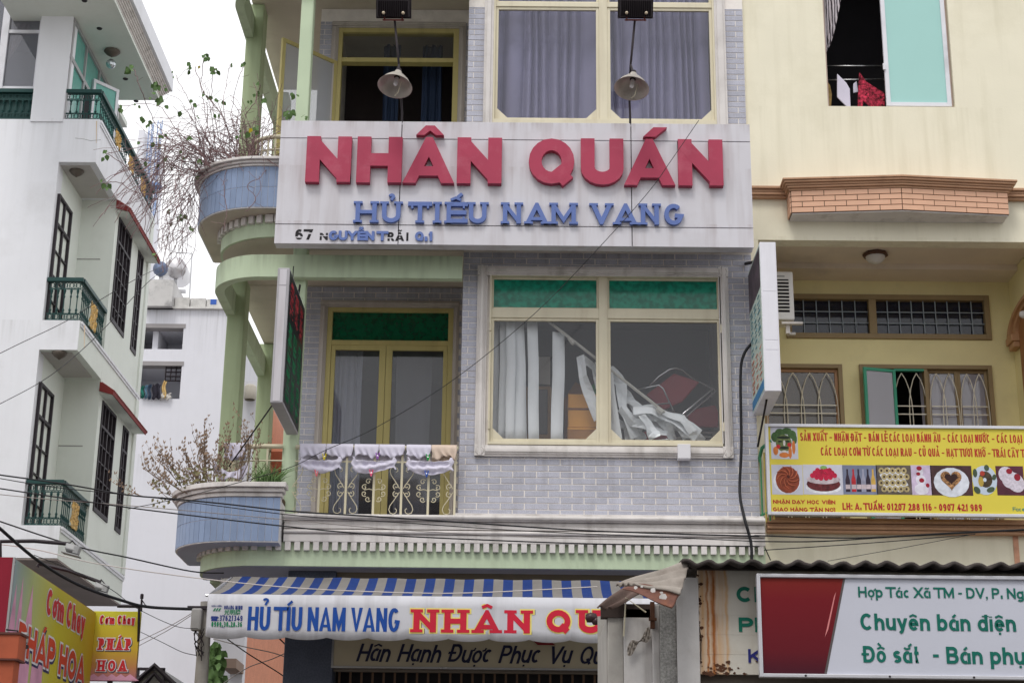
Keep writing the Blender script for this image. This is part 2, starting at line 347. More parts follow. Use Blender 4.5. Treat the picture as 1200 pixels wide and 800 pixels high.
def glyph(ch, wt, kx, slab=False, grow=0.):
    """list of (stroke index, polygon) with cap height 1; returns polys, advance width"""
    d = unicodedata.normalize('NFD', ch); b = d[0]; marks = d[1:]; bar = ''
    if b in 'Đđ': bar = b; b = 'D' if b == 'Đ' else 'd'
    low = b in LOW; W, st = (LOW if low else CAP)[b]; W = max(W*kx, wt*1.02); H = .73 if low else 1.; polys = []; k = 0
    if b == ':' : kx = 1.
    if b == 'I' and slab: W = max(.5*kx, wt*1.7)
    pad = wt*.42 if slab else 0
    if b == '-': W = .34*max(kx, .9); return [(0, [(0, .37), (W, .37), (W, .37+wt*.9), (0, .37+wt*.9)])], W, 0
    if b == ':': return [(0, [(0, 0), (wt, 0), (wt, wt), (0, wt)]), (0, [(0, .5), (wt, .5), (wt, .5+wt), (0, .5+wt)])], wt, 0
    if b == ',': return [(0, [(0, 0), (wt, 0), (wt, wt), (0, wt)]), (1, [(wt*.45, 0), (wt, 0), (wt*.5, -.16), (wt*.1, -.16)])], wt, 0
    if b == 't': W = max(.42*kx, wt*2.1)
    def mp(u, v):
        x = wt/2+u*(W-wt); 
        if not low: return (x, wt/2+v*(1-wt)) if 0 <= v <= 1 else (x, (wt/2+v))
        if v <= 0: return (x, wt/2+v*(.26))
        if v <= 1: return (x, wt/2+v*(H-wt))
        return (x, H-wt/2+(v-1)*(1-H))
    for pts, ext in st:
        q = [mp(*p) for p in pts]; ys = [p[1] for p in q]
        tall = max(p[1] for p in pts) > 1.5; desc = min(p[1] for p in pts) < -.2
        ww = wt*(.82 if slab and b in 'NMAVH' and k == 2 else .74 if b == 'A' and k == 1 else .86 if b == 'A' and wt > .25 else .92 if ext == 'c' else 1)+grow; g2 = grow/2
        for pl in stroke_polys(q, ww, ext, (-.28 if (desc or b in 'Q,') else 0)-g2 if ext != 'c' else None, (1 if (tall or not low) else H)+g2 if ext != 'c' else None):
            if b in 'NMKL': pl = clip(clip(pl, 0, -g2, False), 0, W+g2, True)
            if len(pl) > 2 and k and ext != 'c' and not low: pl = clip(clip(pl, 1, .003*k-g2, False), 1, 1-.003*k+g2, True) if b not in 'Q,' else pl
            if len(pl) > 2: polys.append((k, pl))
        k += 1
    if slab:
        sl = wt*1.0; th = max(.10, wt*.5)
        for (u, v) in SERIF.get(b, []):
            x, y = mp(u, v); y0, y1 = (0, th) if v == 0 else (1-th, 1); polys.append((k, [(x-sl-grow/2, y0-grow/2), (x+sl+grow/2, y0-grow/2), (x+sl+grow/2, y1+grow/2), (x-sl-grow/2, y1+grow/2)])); k += 1
        if b == 'T':
            for x in (0, W-th): polys.append((k, [(x-grow/2, .68-grow/2), (x+th+grow/2, .68-grow/2), (x+th+grow/2, .999), (x-grow/2, .999)])); k += 1
        if b == 'E':
            for y0, y1 in ((.7, 1), (0, .3)): polys.append((k, [(W-th*.9, y0), (W, y0), (W, y1), (W-th*.9, y1)])); k += 1
    if bar:
        if low: polys.append((k, [(W*.45, .86), (W+.08, .86), (W+.08, .93), (W*.45, .93)]))
        else: polys.append((k, [(-.1, .44), (W*.5, .44), (W*.5, .57), (-.1, .57)]))
        k += 1
    top = H+.07; cx = W/2; mw = min(wt*.62, .135); has = '\u0302' in marks or '\u0306' in marks
    def add(pts, w=mw, ext=''):
        nonlocal k
        for pl in stroke_polys(pts, w+grow, ext): polys.append((k, pl))
        k += 1
    if b == 'i' and marks: polys[:] = [p for p in polys if max(q[1] for q in p[1]) <= H+.01]
    if wt >= .255 and not low and not slab:
        for mk in list(marks):
            q = {'\u0302': [(-.27, 0), (-.08, .21), (.10, .21), (.29, 0), (.13, 0), (.01, .10), (-.11, 0)], '\u0301': [(-.12, 0), (.09, .21), (.36, .21), (.12, 0)]}.get(mk)
            if q: polys.append((k, [(cx+x, H+.045+y) for x, y in q])); k += 1; marks = marks.replace(mk, '')
    for mk in marks:
        sh = .17 if has else 0; ox = .14 if has else 0
        if mk == '\u0302': add([(cx-.22, top+mw*.25), (cx, top+.13), (cx+.22, top+mw*.25)])
        elif mk == '\u0306': add(A_(cx, top+.15, .17, .12, 190, 350, 6))
        elif mk == '\u0301': add([(cx-.06+ox, top-.0+sh), (cx+.13+ox, top+.17+sh)], mw*1.15)
        elif mk == '\u0300': add([(cx+.04-ox*.2, top+.02+sh), (cx-.14-ox*.2, top+.2+sh)])
        elif mk == '\u0303': add([(cx-.2, top+.04+sh), (cx-.08, top+.13+sh), (cx+.07, top+.06+sh), (cx+.2, top+.15+sh)])
        elif mk == '\u0309': add(A_(cx, top+.18+sh, .09, .07, 170, -60, 7)+[(cx-.01, top+sh*.9)])
        elif mk == '\u0323': polys.append((k, [(cx-mw*.6, -.2), (cx+mw*.6, -.2), (cx+mw*.6, -.2+mw*1.15), (cx-mw*.6, -.2+mw*1.15)])); k += 1
        elif mk == '\u031b': add([(W-wt*.5, H-wt*.35), (W+.06, H-.02), (W+.1, H+.12)])
    return polys, W, pad
def text(s, o, u, v, n, height, wt, width=None, gap=.12, space=.34, depth=0., slab=False, shear=0., stag=.0006, d0=0., letters=False, kx=None, wavy=None, grow=0.):
    """lettering on a plane: o lower-left corner, u/v/n unit directions, cap height in metres; width fits the line"""
    def layout(k):
        x = 0; out = []
        for ch in s:
            if ch == ' ': x += space*max(k, .7); continue
            pl, W, pad = glyph(ch, wt, k, slab, grow); x += pad; out.append((ch, x, pl)); x += W+pad+gap
        return out, x-gap
    if kx is None:
        kx = 1.
        if width:
            a, b = .2, 4.
            for _ in range(24):
                kx = (a+b)/2
                if layout(kx)[1]*height > width: b = kx
                else: a = kx
    lay, tot = layout(kx); res = []; mb = MB(); idx = 0; mb.parts = []; mb.cap = height
    whole = mb
    for ch, x, pl in lay:
        mb = MB()
        for k, poly in pl:
            q = [((x+px+shear*py)*height, py*height+(wavy(x/tot) if wavy else 0)) for px, py in poly]
            base = (k % 9)*stag
            if depth: mb.prism(q, o, u, v, n, d0, d0+depth+base, back=False)
            else: mb.prism(q, o, u, v, n, d0+base, d0+base)
        res.append((ch, mb)); whole.parts.append(mb); whole.join(mb)
    return res if letters else whole
X_, Y_, Z_ = Vector((1, 0, 0)), Vector((0, 1, 0)), Vector((0, 0, 1))
def text_at(s, x0, x1, ytop, ybot, Y, wt, **kw):
    """a line on a wall facing the camera, between two pixel columns and rows measured on the photograph"""
    p0 = atY(x0, ybot, Y); p1 = atY(x1, ybot, Y); h = atY(x0, ytop, Y).z-p0.z
    z = (p0.z+p1.z)/2
    return text(s, (p0.x, Y, z), X_, Z_, -Y_, h, wt, width=p1.x-p0.x, **kw)
# ================================================================== materials of the place
M_MORTAR = mat('mortar', (236, 230, 224), .9, .08, 6, dirtamt=.3, dirt=(120, 105, 95), dscale=2.5)
M_BRICK = mat('grey_brick', (176, 177, 188), .65, .07, 9, speck=.18, fine=95, rnd=.10, streak=.3, dirt=(118, 114, 116), bump=.15, drips=((6.19, .55, .5), (8.6, .3, .5)))
M_GREEN = mat('green_paint', (190, 205, 176), .75, .05, 2, streak=.35, dirt=(120, 126, 104), bump=.12, drips=((8.905, .22, .6), (8.45, .2, .5), (5.16, .2, .5)))
M_GREEN2 = mat('shaded_green_paint', (170, 184, 148), .75, .06, 2, streak=.4, dirt=(120, 130, 95), bump=.12)  # green of the columns, darkened in its colour for the shade they stand in
M_TRIM = mat('white_trim_paint', (216, 211, 208), .7, .06, 3, streak=.55, dirt=(130, 122, 115), dirtamt=.35, bump=.15)
M_SOFF = mat('soffit_plaster', (196, 186, 172), .85, .06, 2, dirtamt=.5, dirt=(150, 140, 128), bump=.2)
M_TILE = mat('blue_tile', (132, 149, 178), .45, .06, 6, rnd=.07, streak=.25, dirt=(105, 115, 140))
M_GROUT = mat('grout', (216, 214, 214), .8, .1, 5)
M_CREAMF = mat('cream_frame_paint', (216, 208, 184), .5, .05, 3, streak=.3, dirt=(150, 130, 100))
M_YELF = mat('ochre_frame_paint', (188, 175, 116), .5, .06, 3, streak=.3, dirt=(130, 115, 70))
M_SIGN = mat('sign_panel_white', (206, 204, 210), .5, .03, 1.2, streak=.42, dirt=(150, 136, 134), dirtamt=.22, dscale=.9, drips=((9.35, .5, .4), (8.68, .2, .4), (9.895, .14, .5)))
M_DARKSEAM = mat('dark_seam', (60, 55, 58), .8)
M_RED = mat('red_letter_paint', (168, 58, 84), .55, .08, 3, dirtamt=.35, dirt=(200, 120, 135), dscale=2.5)
M_REDS = M_RED
M_BLUEL = mat('blue_letter_paint', (96, 116, 174), .55, .06, 3)
M_BLACK = mat('black_residue', (40, 38, 42), .8)
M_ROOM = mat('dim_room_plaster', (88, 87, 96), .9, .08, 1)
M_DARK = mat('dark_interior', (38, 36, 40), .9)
M_CURT = mat('grey_violet_curtain', (136, 134, 162), .85, .16, .9)
M_CURTD = mat('dark_blue_curtain', (44, 58, 84), .85, .15, 3)
M_WHCL = mat('white_cloth', (214, 210, 226), .9, .05, 6, bump=.1)
M_STAINCL = mat('stained_cloth', (214, 194, 178), .9, .1, 8)
M_GLASS = glass('clear_glass', (170, 172, 182), .03, refl=.03)
M_GLASSD = glass('door_glass', (150, 152, 162), .05)
M_GREENG = glass('green_film_glass', (26, 142, 116), .84, .12, .35)
M_GREEND = glass('dark_green_film_glass', (10, 92, 62), .9, .12, .2)
M_IRON = mat('dark_iron', (48, 42, 46), .55, metal=.3)
M_STEEL = mat('brushed_steel', (180, 180, 182), .3, metal=.9)
M_CREAMBAR = mat('cream_iron_paint', (206, 198, 172), .5, .05, 8)
M_CONC = mat('concrete', (150, 146, 140), .9, .15, 3, streak=.4, dirtamt=.4, bump=.4)
# ================================================================== ground, not seen but it carries everything
gm = MB().box(-120, 120, -60, 140, -.3, -.004); tag(obj('ground', gm, mat('ground_concrete', (104, 102, 98), .9, .15, 1)), kind='structure')
rm = MB().box(-100, 100, -9, 9.0, -.004, 0.0); rm.box(-6.9, -3.9, 9.0, 80, -.004, 0)
tag(obj('road', rm, mat('asphalt', (70, 70, 74), .9, .15, 2, speck=.2)), kind='structure')
pm = MB().box(-3.9, 30, 9.0, 18.6, 0, .13).box(-30, -6.9, 9.0, 26, 0, .13)
tag(obj('pavement', pm, mat('pavement', (124, 120, 114), .9, .12, 2, speck=.15)), kind='structure')
M_DARK_ = None
# the row of houses across the street, seen only in the window panes
for i, (x0, x1, h, rgb, nm) in enumerate(((-17, -9, 11, (196, 190, 178), 'pale plaster'), (-8.9, -3.2, 13.5, (176, 160, 140), 'tan plaster'), (-3.1, 2.8, 9.5, (200, 200, 204), 'white plaster'), (2.9, 9.5, 12.5, (186, 178, 168), 'greyish plaster'), (9.6, 18, 10.5, (180, 188, 186), 'greenish plaster'))):
    g = thing('opposite_house', nm+' house across the street, mirrored faintly in the panes', 'house', ((x0+x1)/2, -11, 0), 'houses across the street')
    obj('wall', MB().box(x0, x1, -20, -11, 0, h), mat('opposite_%d' % i, rgb, .85, .08, 1), g)
    for fl_ in range(int(h//3.4)):
        for k in range(2): xx = lerp(x0, x1, .28+.44*k); obj('window', MB().box(xx-.7, xx+.7, -11, -10.95, fl_*3.4+1.2, fl_*3.4+2.7), M_DARK, g)
# ================================================================== MAIN SHOPHOUSE
YF, YD = 18.0, 19.2
XR, XP, XL, XS = 2.565, -.72, -2.66, -3.6    # right edge, pier edge, wall corner, balcony edge
ZB1, ZT = 5.44, 14.2
HB = thing('shop_house', 'narrow grey brick restaurant house with pale green beams and curved blue tiled balconies', 'house', (0, YF, 0))
wz = lambda py, px=700, Y=YF: atY(px, py, Y).z
LW = (atY(573, 420, YF).x, atY(847, 420, YF).x, wz(522), wz(322))       # lower window hole
UW = (atY(578, 80, YF).x, atY(838, 80, YF).x, wz(146), 13.2)
core = MB(); T = .20
wall_with_holes(core, XP, XR, 5.2, ZT, YF+.006, YF+T, [LW, UW])
DW = (atY(379, 480, YD).x, atY(529, 480, YD).x, 5.4, atY(450, 361, YD).z)     # lower door hole
UD = (atY(395, 90, YD).x, atY(537, 90, YD).x, 9.2, atY(450, 34, YD).z)
wall_with_holes(core, XL, XP, 5.2, 8.60, YD+.006, YD+T, [DW])
wall_with_holes(core, XL, XP, 8.9, ZT, YD+.006, YD+T, [UD])
core.box(XP, XP+T, YF+T, YD+T, 5.2, ZT)                # reveal wall
core.box(XL, XL+T, YD+T, 26, 5.2, ZT); core.box(XR-T, XR, YF+T, 26, 0, ZT); core.box(XL, XR, 26, 26.2, 0, ZT)
obj('wall', core, M_MORTAR, HB)
rooms = MB(); rooms.box(XP+T, XR-T, 20.6, 20.75, 5.2, 8.6); rooms.box(XL+T, XR-T, 23, 23.1, 5.2, 13.9)
rooms.box(XP+T, XR-T, YF+T, 23, 5.30, 5.4); rooms.box(XL+T, XP+T-.001, YD+T, 23, 5.2, 5.35); rooms.box(XP+T+.001, XR-T, YF+T, 23, 8.55, 8.62)
rooms.box(XL+T, XP+T, YD+T, 23, 8.55, 8.62); rooms.box(XL+T, XR-T, YD+T, 23, 13.3, 13.4); rooms.box(XP+T, XR-T, YF+T, YD+T, 13.3, 13.4); rooms.box(XL+T, XR-T, YD+T, 23, 9.0, 9.08)
rooms.box(XP+T, XP+T+.05, 20.2, 23, 5.4, 8.5)
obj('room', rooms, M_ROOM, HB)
# ---- bricks
BRW, BRH, JW, JH = .2605, .0713, .0105, .0095
rects = []
def lay(x0, x1, z0, z1, Y, holes, zref=5.46, xref=0.):
    r = int(math.floor((z0-zref)/BRH)); out = []
    while zref+r*BRH < z1:
        a0 = max(z0, zref+r*BRH+JH/2); a1 = min(z1, zref+(r+1)*BRH-JH/2); off = (r % 2)*BRW/2
        k = int(math.floor((x0-xref-off)/BRW))
        while xref+off+k*BRW < x1:
            b0 = max(x0, xref+off+k*BRW+JW/2); b1 = min(x1, xref+off+(k+1)*BRW-JW/2); k += 1
            segs = [(b0, b1, a0, a1)]
            for h in holes:
                ns = []
                for (p, q, s, t) in segs:
                    if q <= h[0] or p >= h[1] or t <= h[2] or s >= h[3]: ns.append((p, q, s, t)); continue
                    if s < h[2] and h[2]-s > .012: ns.append((p, q, s, h[2]))
                    if t > h[3] and t-h[3] > .012: ns.append((p, q, h[3], t))
                    if s >= h[2]-.0001 or t <= h[3]+.0001 or True:
                        zz0, zz1 = max(s, h[2]), min(t, h[3])
                        if p < h[0]: ns.append((p, h[0], s, t) if (s >= h[2] and t <= h[3]) else (p, h[0], zz0, zz1))
                        if q > h[1]: ns.append((h[1], q, s, t) if (s >= h[2] and t <= h[3]) else (h[1], q, zz0, zz1))
                segs = ns
            for (p, q, s, t) in segs:
                if q-p > .02 and t-s > .01: out.append((p, q, s, t, Y))
        r += 1
    return out
SH = lambda h, d: (h[0]-d, h[1]+d, h[2]-d*.9, h[3]+d)
SW = (-.555, 2.292, 6.19, 8.42)                                    # surround of the lower window, outside edges
USW = (atY(567, 80, YF).x, atY(851, 80, YF).x, 9.9, 13.4)
rects += lay(XP, XR-.003, 5.475, 8.60, YF, [SW])
rects += lay(XP, XR-.003, 9.8, 11.75, YF, [USW])
rects += lay(XL, XP, 5.45, 8.60, YD, [(DW[0]-.09, DW[1]+.07, 5.3, DW[3]+.1)])
rects += lay(XL, XP, 9.9, 12.2, YD, [(UD[0]-.09, UD[1]+.07, 9, UD[3]+.1)])
rects.sort(key=lambda q: -(q[1]-q[0])*(q[3]-q[2])*(1 if q[4] < 18.5 else .8))
random.seed(4)
proto = None
for (a, b, s, t, Y) in rects[:296]:
    c = Vector(((a+b)/2, Y+.006+random.uniform(-.0012, .0012), (s+t)/2)); sc = ((b-a), 1, (t-s))
    if proto is None:
        pm_ = MB(); pm_.add([(-.5, .0065, -.5), (.5, .0065, -.5), (.5, .0065, .5), (-.5, .0065, .5), (-.493, -.0065, -.47), (.493, -.0065, -.47), (.493, -.0065, .47), (-.493, -.0065, .47)],
                            [(4, 5, 6, 7), (0, 1, 5, 4), (1, 2, 6, 5), (2, 3, 7, 6), (3, 0, 4, 7)])
        proto = obj('brick', pm_, M_BRICK, HB, origin=(0, 0, 0)); proto.location = c-wl(HB); proto.scale = sc
    else: inst(proto, 'brick', HB, c, scale=sc)
rest = MB()
for (a, b, s, t, Y) in rects[296:]: rest.box(a, b, Y+random.uniform(-.001, .002), Y+.0059, s, t)
tag(obj('small_bricks', rest, M_BRICK, HB), kind='stuff')
# ---- rounded balcony outlines in plan
def rpath(yf, xl, R, yb, xr=XP, n=14, d=0.):
    yf, xl, R = yf-d, xl-d, R+d
    return [(xr, yf), ((xr+xl+R)/2, yf)]+[(xl+R+R*math.cos(math.radians(a)), yf+R+R*math.sin(math.radians(a))) for a in np.linspace(270, 180, n)]+[(xl, yb)]
def slab(mb, path, z0, z1, xin):
    pts = path+[(xin, path[-1][1]), (xin, path[0][1]+.0)] if xin > path[0][0]+1e-6 else path+[(path[0][0], path[-1][1])]
    return mb.prism([(p[0], p[1]) for p in pts], (0, 0, 0), X_, Y_, Z_, z0, z1)
# first-floor slab edge: green band, dentils, cornice
G1 = rpath(17.72, -3.56, .72, 18.62, xr=XR)
mb = slab(MB(), G1, 4.905, 5.16, XR); mb.box(-3.5, XR, 18.62, 18.9, 4.925, 5.15)
obj('green_band', mb, M_GREEN, HB)
sm = MB(); slab(sm, rpath(17.745, -3.53, .70, 18.60, xr=XR), 4.898, 4.9045, XR); obj('soffit', sm, mat('bluish_soffit', (176, 180, 205), .85, .06), HB)
corn = MB(); xc0 = -2.56
for z0, z1, d in ((5.160, 5.24, .045), (5.243, 5.30, .03), (5.303, 5.345, .05), (5.348, 5.39, .035), (5.393, 5.452, .075)):
    corn.box(xc0, XR, 17.72-d, 17.95, z0, z1)
corn.tube([(xc0, 17.64, 5.428), (XR, 17.64, 5.428)], .026, 10); corn.tube([(xc0, 17.675, 5.27), (XR, 17.675, 5.27)], .022, 8)
corn.box(-.74, XR, 17.70, 17.99, 5.4525, 5.49)
corn.box(xc0, -.742, 17.95, 19.15, 5.35, 5.45)
obj('cornice', corn, M_TRIM, HB, bevel=.004)
dm = MB().box(-.03, .03, -.03, .03, -.045, .045); dent = None; x = XR-.05
def put_dentil(px, py, z, a):
    global dent
    if dent is None:
        dent = obj('dentil', dm, M_TRIM, HB, origin=(0, 0, 0)); dent.location = Vector((px, py, z))-wl(HB); dent.rotation_euler = (0, 0, a)
    else: inst(dent, 'dentil', HB, (px, py, z), a)
while x > -2.75: put_dentil(x, 17.705, 5.113, 0); x -= .1005
for d_i in range(12):
    a = math.radians(268-d_i*7.5); put_dentil(-3.56+.72+.735*math.cos(a), 17.72+.72+.735*math.sin(a), 5.113, a+math.pi/2)
# planters with blue tiles
def planter(yf, xl, R, yb, xr, zb, zt, zc, lab):
    body = MB(); slab(body, rpath(yf, xl, R, yb, xr, n=40), zb, zt-.03, xr)
    P = obj('planter', body, M_GROUT, HB); P['label'] = lab
    cap = MB()
    for z0, z1, d in ((zt, zt+(zc-zt)*.3, .02), (zt+(zc-zt)*.3+.002, zt+(zc-zt)*.62, .05), (zt+(zc-zt)*.62+.002, zc, .085)):
        pa = rpath(yf, xl, R, yb, xr+d*.7, d=d); pb = rpath(yf, xl, R, yb, xr+d*.7, d=-.12); cap.strip(pa, pb, z0, z1)
    cap.strip(rpath(yf, xl, R, yb, xr, d=-.002), rpath(yf, xl, R, yb, xr, d=-.12), zt-.031, zt-.001)
    obj('coping', cap, M_TRIM, P, bevel=.006)
    s2 = MB(); slab(s2, rpath(yf, xl, R, yb, xr, d=-.02), zb-.006, zb-.001, xr-.02); obj('soffit', s2, M_SOFF if zb > 7 else MATS['bluish_soffit'], P)
    soil = MB(); slab(soil, rpath(yf, xl, R, yb, xr, d=-.1), zt-.02, zt+.03, xr-.05); obj('soil', soil, mat('soil', (90, 75, 60), .95, .3, 12, bump=.6), P)
    # tiles along the outline
    path = [Vector((p[0], p[1], 0)) for p in rpath(yf, xl, R, yb, xr, n=40)]; L = [0]
    for i in range(1, len(path)): L.append(L[-1]+(path[i]-path[i-1]).length)
    tw = .0735; n = int(L[-1]/tw); rows = 2; hz = (zt-zb-.012)/rows; tp = None
    def at(s):
        for i in range(1, len(path)):
            if L[i] >= s: t = (s-L[i-1])/max(1e-9, L[i]-L[i-1]); return path[i-1].lerp(path[i], t), (path[i]-path[i-1]).normalized()
        return path[-1], (path[-1]-path[-2]).normalized()
    tm = MB().box(-.0345, .0345, -.004, .004, -hz/2+.003, hz/2-.003)
    for i in range(n):
        p, t = at((i+.5)*tw); nn = Vector((t.y, -t.x, 0)); nn = nn if nn.dot(p-Vector((xl+R, yf+R, 0))) > 0 or abs(t.x) > .99 and nn.y < 0 else -nn
        if abs(t.x) > .99: nn = Vector((0, -1, 0))
        a = math.atan2(nn.x*-1*-1, -nn.y)
        for r in range(rows):
            c = p+nn*.0012+Vector((0, 0, zb+.008+hz*(r+.5)))
            if tp is None: tp = obj('tile', tm, M_TILE, P, origin=(0, 0, 0)); tp.location = c-wl(P); tp.rotation_euler = (0, 0, a)
            else: inst(tp, 'tile', P, c, a)
    return P
planter(17.5, -3.80, .74, 18.87, -2.585, 5.114, 5.60, 5.745, 'lower curved planter clad in blue tiles')
planter(17.5, -3.83, .80, 19.24, -2.70, 8.911, 9.42, 9.512, 'upper curved planter clad in blue tiles')
# second-floor slab
G2 = rpath(17.70, -3.58, .75, 19.3)
mb = slab(MB(), G2, 8.645, 8.905, XP); obj('green_band', mb, M_GREEN, HB)
x = -2.7
d2 = []
for i in range(6): put_dentil(-2.75-.1*i+.35, 17.685, 8.855, 0)
for d_i in range(12):
    a = math.radians(270-d_i*7.5); put_dentil(-3.58+.75+.765*math.cos(a), 17.70+.75+.765*math.sin(a), 8.855, a+math.pi/2)
cm = MB(); slab(cm, rpath(17.73, -3.55, .72, 19.28, xr=XP), 8.638, 8.6445, XP); cm.box(-3.53, XP, 19.30, 21.85, 8.6385, 8.90); cm.box(XL, XP, 17.98, 19.19, 8.60, 8.637)
cm.box(XP, XR, 17.85, 18.01, 8.62, 8.9)
obj('ceiling', cm, M_SOFF, HB)
obj('ceiling', MB().box(-3.53, XP, 17.75, 21.5, 12.385, 12.6), M_SOFF, HB)
# free standing ring beams and columns
def ring_beam(z0, z1, xr, front=True):
    m_ = MB(); a = rpath(17.75, -3.6, .62, 22.6, xr=xr, n=18); b = rpath(17.75, -3.6, .62, 22.6, xr=xr, n=18, d=-.11); m_.strip(a, b, z0, z1)
    return obj('ring_beam', m_, M_GREEN, HB, bevel=.004)
ring_beam(8.18, 8.45, XP-.003)
ring_beam(11.90, 12.2, XP-.003)
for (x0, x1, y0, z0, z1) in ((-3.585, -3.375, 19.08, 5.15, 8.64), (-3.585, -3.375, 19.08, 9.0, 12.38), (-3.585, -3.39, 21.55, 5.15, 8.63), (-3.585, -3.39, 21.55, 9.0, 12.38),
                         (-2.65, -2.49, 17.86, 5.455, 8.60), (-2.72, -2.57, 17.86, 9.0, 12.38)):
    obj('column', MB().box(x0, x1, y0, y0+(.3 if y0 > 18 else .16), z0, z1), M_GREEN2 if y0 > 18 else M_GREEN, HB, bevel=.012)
obj('side_slab', MB().box(-3.55, XL, 18.95, 22.6, 4.93, 5.14), M_GREEN, HB)
# ---- ground floor: behind the awning
gf = MB(); gf.box(atY(333, 760, 17.95).x, atY(390, 760, 17.95).x, 17.95, 18.4, 0, 4.9)
obj('tiled_pier', gf, mat('dark_granite_tile', (78, 84, 100), .5, .1, 6, speck=.2), HB, bevel=.01)
x0g, x1g = atY(391, 760, 18).x, 2.5
gw = MB(); gw.box(x0g, x1g, 18.02, 18.25, atY(500, 748, 18).z, 4.9); obj('lintel', gw, mat('lintel_plaster', (120, 110, 95), .8), HB)
gb = MB(); zt_ = atY(500, 783, 18).z; gb.box(x0g, x1g, 18.3, 18.32, 0, zt_+.03); obj('shutter_back', gb, M_DARK, HB)
gr = MB(); gr.box(x0g, x1g, 18.05, 18.11, zt_-.03, zt_+.03); obj('grille_rail', gr, mat('grille_rail_paint', (112, 104, 96), .6), HB)
bar = None; xx = x0g+.06; bm_ = MB().box(-.011, .011, -.011, .011, -(zt_-.04)/2, (zt_-.04)/2)
MG = mat('brown_grille_paint', (96, 74, 58), .6)
while xx < x1g:
    c = (xx, 18.12, (zt_-.04)/2+.01)
    if bar is None: bar = obj('bar', bm_, MG, HB, origin=(0, 0, 0)); bar.location = Vector(c)-wl(HB)
    else: inst(bar, 'bar', HB, c)
    xx += .118
# ---- windows of the shophouse
def bars(mb, X0, X1, Z0, Z1, y0, y1, w):
    mb.box(X0, X0+w, y0, y1, Z0, Z1); mb.box(X1-w, X1, y0, y1, Z0, Z1); mb.box(X0+w, X1-w, y0, y1, Z0, Z0+w); mb.box(X0+w, X1-w, y0, y1, Z1-w, Z1)
def surround(parent, X0, X1, Z0, Z1, Y, wd, proud, sill=None, top=True):
    s = MB(); b = sill or wd; ztop = Z1 if top else Z1
    for k, (a, dd) in enumerate(((1., 0), (.62, .018), (.3, .034))):
        y0 = Y-proud-dd; w1 = wd*a
        s.box(X0+ (wd-w1)/2, X0+(wd+w1)/2, y0, Y-.0005*k, Z0+.001*k, Z1-.001*k); s.box(X1-(wd+w1)/2, X1-(wd-w1)/2, y0, Y-.0005*k, Z0+.001*k, Z1-.001*k)
        s.box(X0+wd, X1-wd, y0-.002, Y-.0005*k, Z0+(b-b*a)/2, Z0+(b+b*a)/2); s.box(X0+wd, X1-wd, y0-.002, Y-.0005*k, Z1-(wd+wd*a)/2, Z1-(wd-wd*a)/2)
    for cx in (X0+wd/2, X1-wd/2):
        for cz in (Z0+b/2, Z1-wd/2): s.box(cx-wd/2, cx+wd/2, Y-proud-.02, Y, cz-b/2 if cz < Z1-.2 else cz-wd/2, cz+b/2 if cz < Z1-.2 else cz+wd/2); s.lathe([(0, .012), (.03, .012), (.035, .004), (.042, .014), (.048, 0)], (cx, Y-proud-.02, cz), (0, -1, 0), 14)
    return obj('surround', s, M_TRIM, parent, bevel=.006)
def sash(parent, X0, X1, Z0, Z1, Y, w, m, gm, gus=0., th=.04, gname='pane', wb=None):
    f = MB(); wb = wb or w
    f.box(X0, X0+w, Y, Y+th, Z0, Z1); f.box(X1-w, X1, Y, Y+th, Z0, Z1); f.box(X0+w, X1-w, Y+.001, Y+th-.001, Z0, Z0+wb); f.box(X0+w, X1-w, Y+.001, Y+th-.001, Z1-w, Z1)
    if gus:
        for sx, x in ((1, X0+w), (-1, X1-w)): f.prism([(0, 0), (sx*gus, 0), (0, gus)], (x, 0, Z0+wb), X_, Z_, -Y_, -(Y+th-.004), -(Y+.002))
    s = obj('sash', f, m, parent, bevel=.003)
    g = MB().box(X0+w, X1-w, Y+th*.5, Y+th*.5+.004, Z0+wb, Z1-w); obj(gname, g, gm, parent)
    return s
WN = obj('window', (lambda m_: (m_.box(LW[0], LW[0]+.02, YF-.03, YF+.12, LW[2], LW[3]), m_.box(LW[1]-.02, LW[1], YF-.03, YF+.12, LW[2], LW[3]), m_.box(LW[0]+.02, LW[1]-.02, YF-.03, YF+.12, LW[2], LW[2]+.03), m_.box(LW[0]+.02, LW[1]-.02, YF-.03, YF+.12, LW[3]-.03, LW[3]), m_)[-1])(MB()), M_CREAMF, HB)
surround(WN, SW[0], SW[1], SW[2], SW[3], YF, .115, .03, sill=.125)
xm = atY(707, 400, YF).x; zt0, zt1 = wz(373), wz(362)
fm = MB(); fm.box(xm-.05, xm+.05, YF+.0, YF+.06, LW[2]+.03, LW[3]-.03); fm.box(LW[0]+.02, xm-.05, YF-.005, YF+.058, zt0, zt1); fm.box(xm+.05, LW[1]-.02, YF-.005, YF+.058, zt0, zt1)
obj('mullion', fm, M_CREAMF, WN, bevel=.003)
for (a, b) in ((LW[0]+.02, xm-.05), (xm+.05, LW[1]-.02)):
    sash(WN, a, b, zt1, LW[3]-.03, YF+.03, .022, M_CREAMF, M_GREENG, gname='green_pane')
    sash(WN, a, b, LW[2]+.03, zt0, YF+.01, .032, M_CREAMF, M_GLASS, gus=.12, wb=.045)
hg = MB()
for z in (LW[2]+.22, zt0-.12):
    for x in (LW[0]+.012, LW[1]-.012): hg.tube([(x, YF-.036, z-.05), (x, YF-.036, z+.05)], .011, 8)
obj('hinges', hg, M_CREAMF, WN)
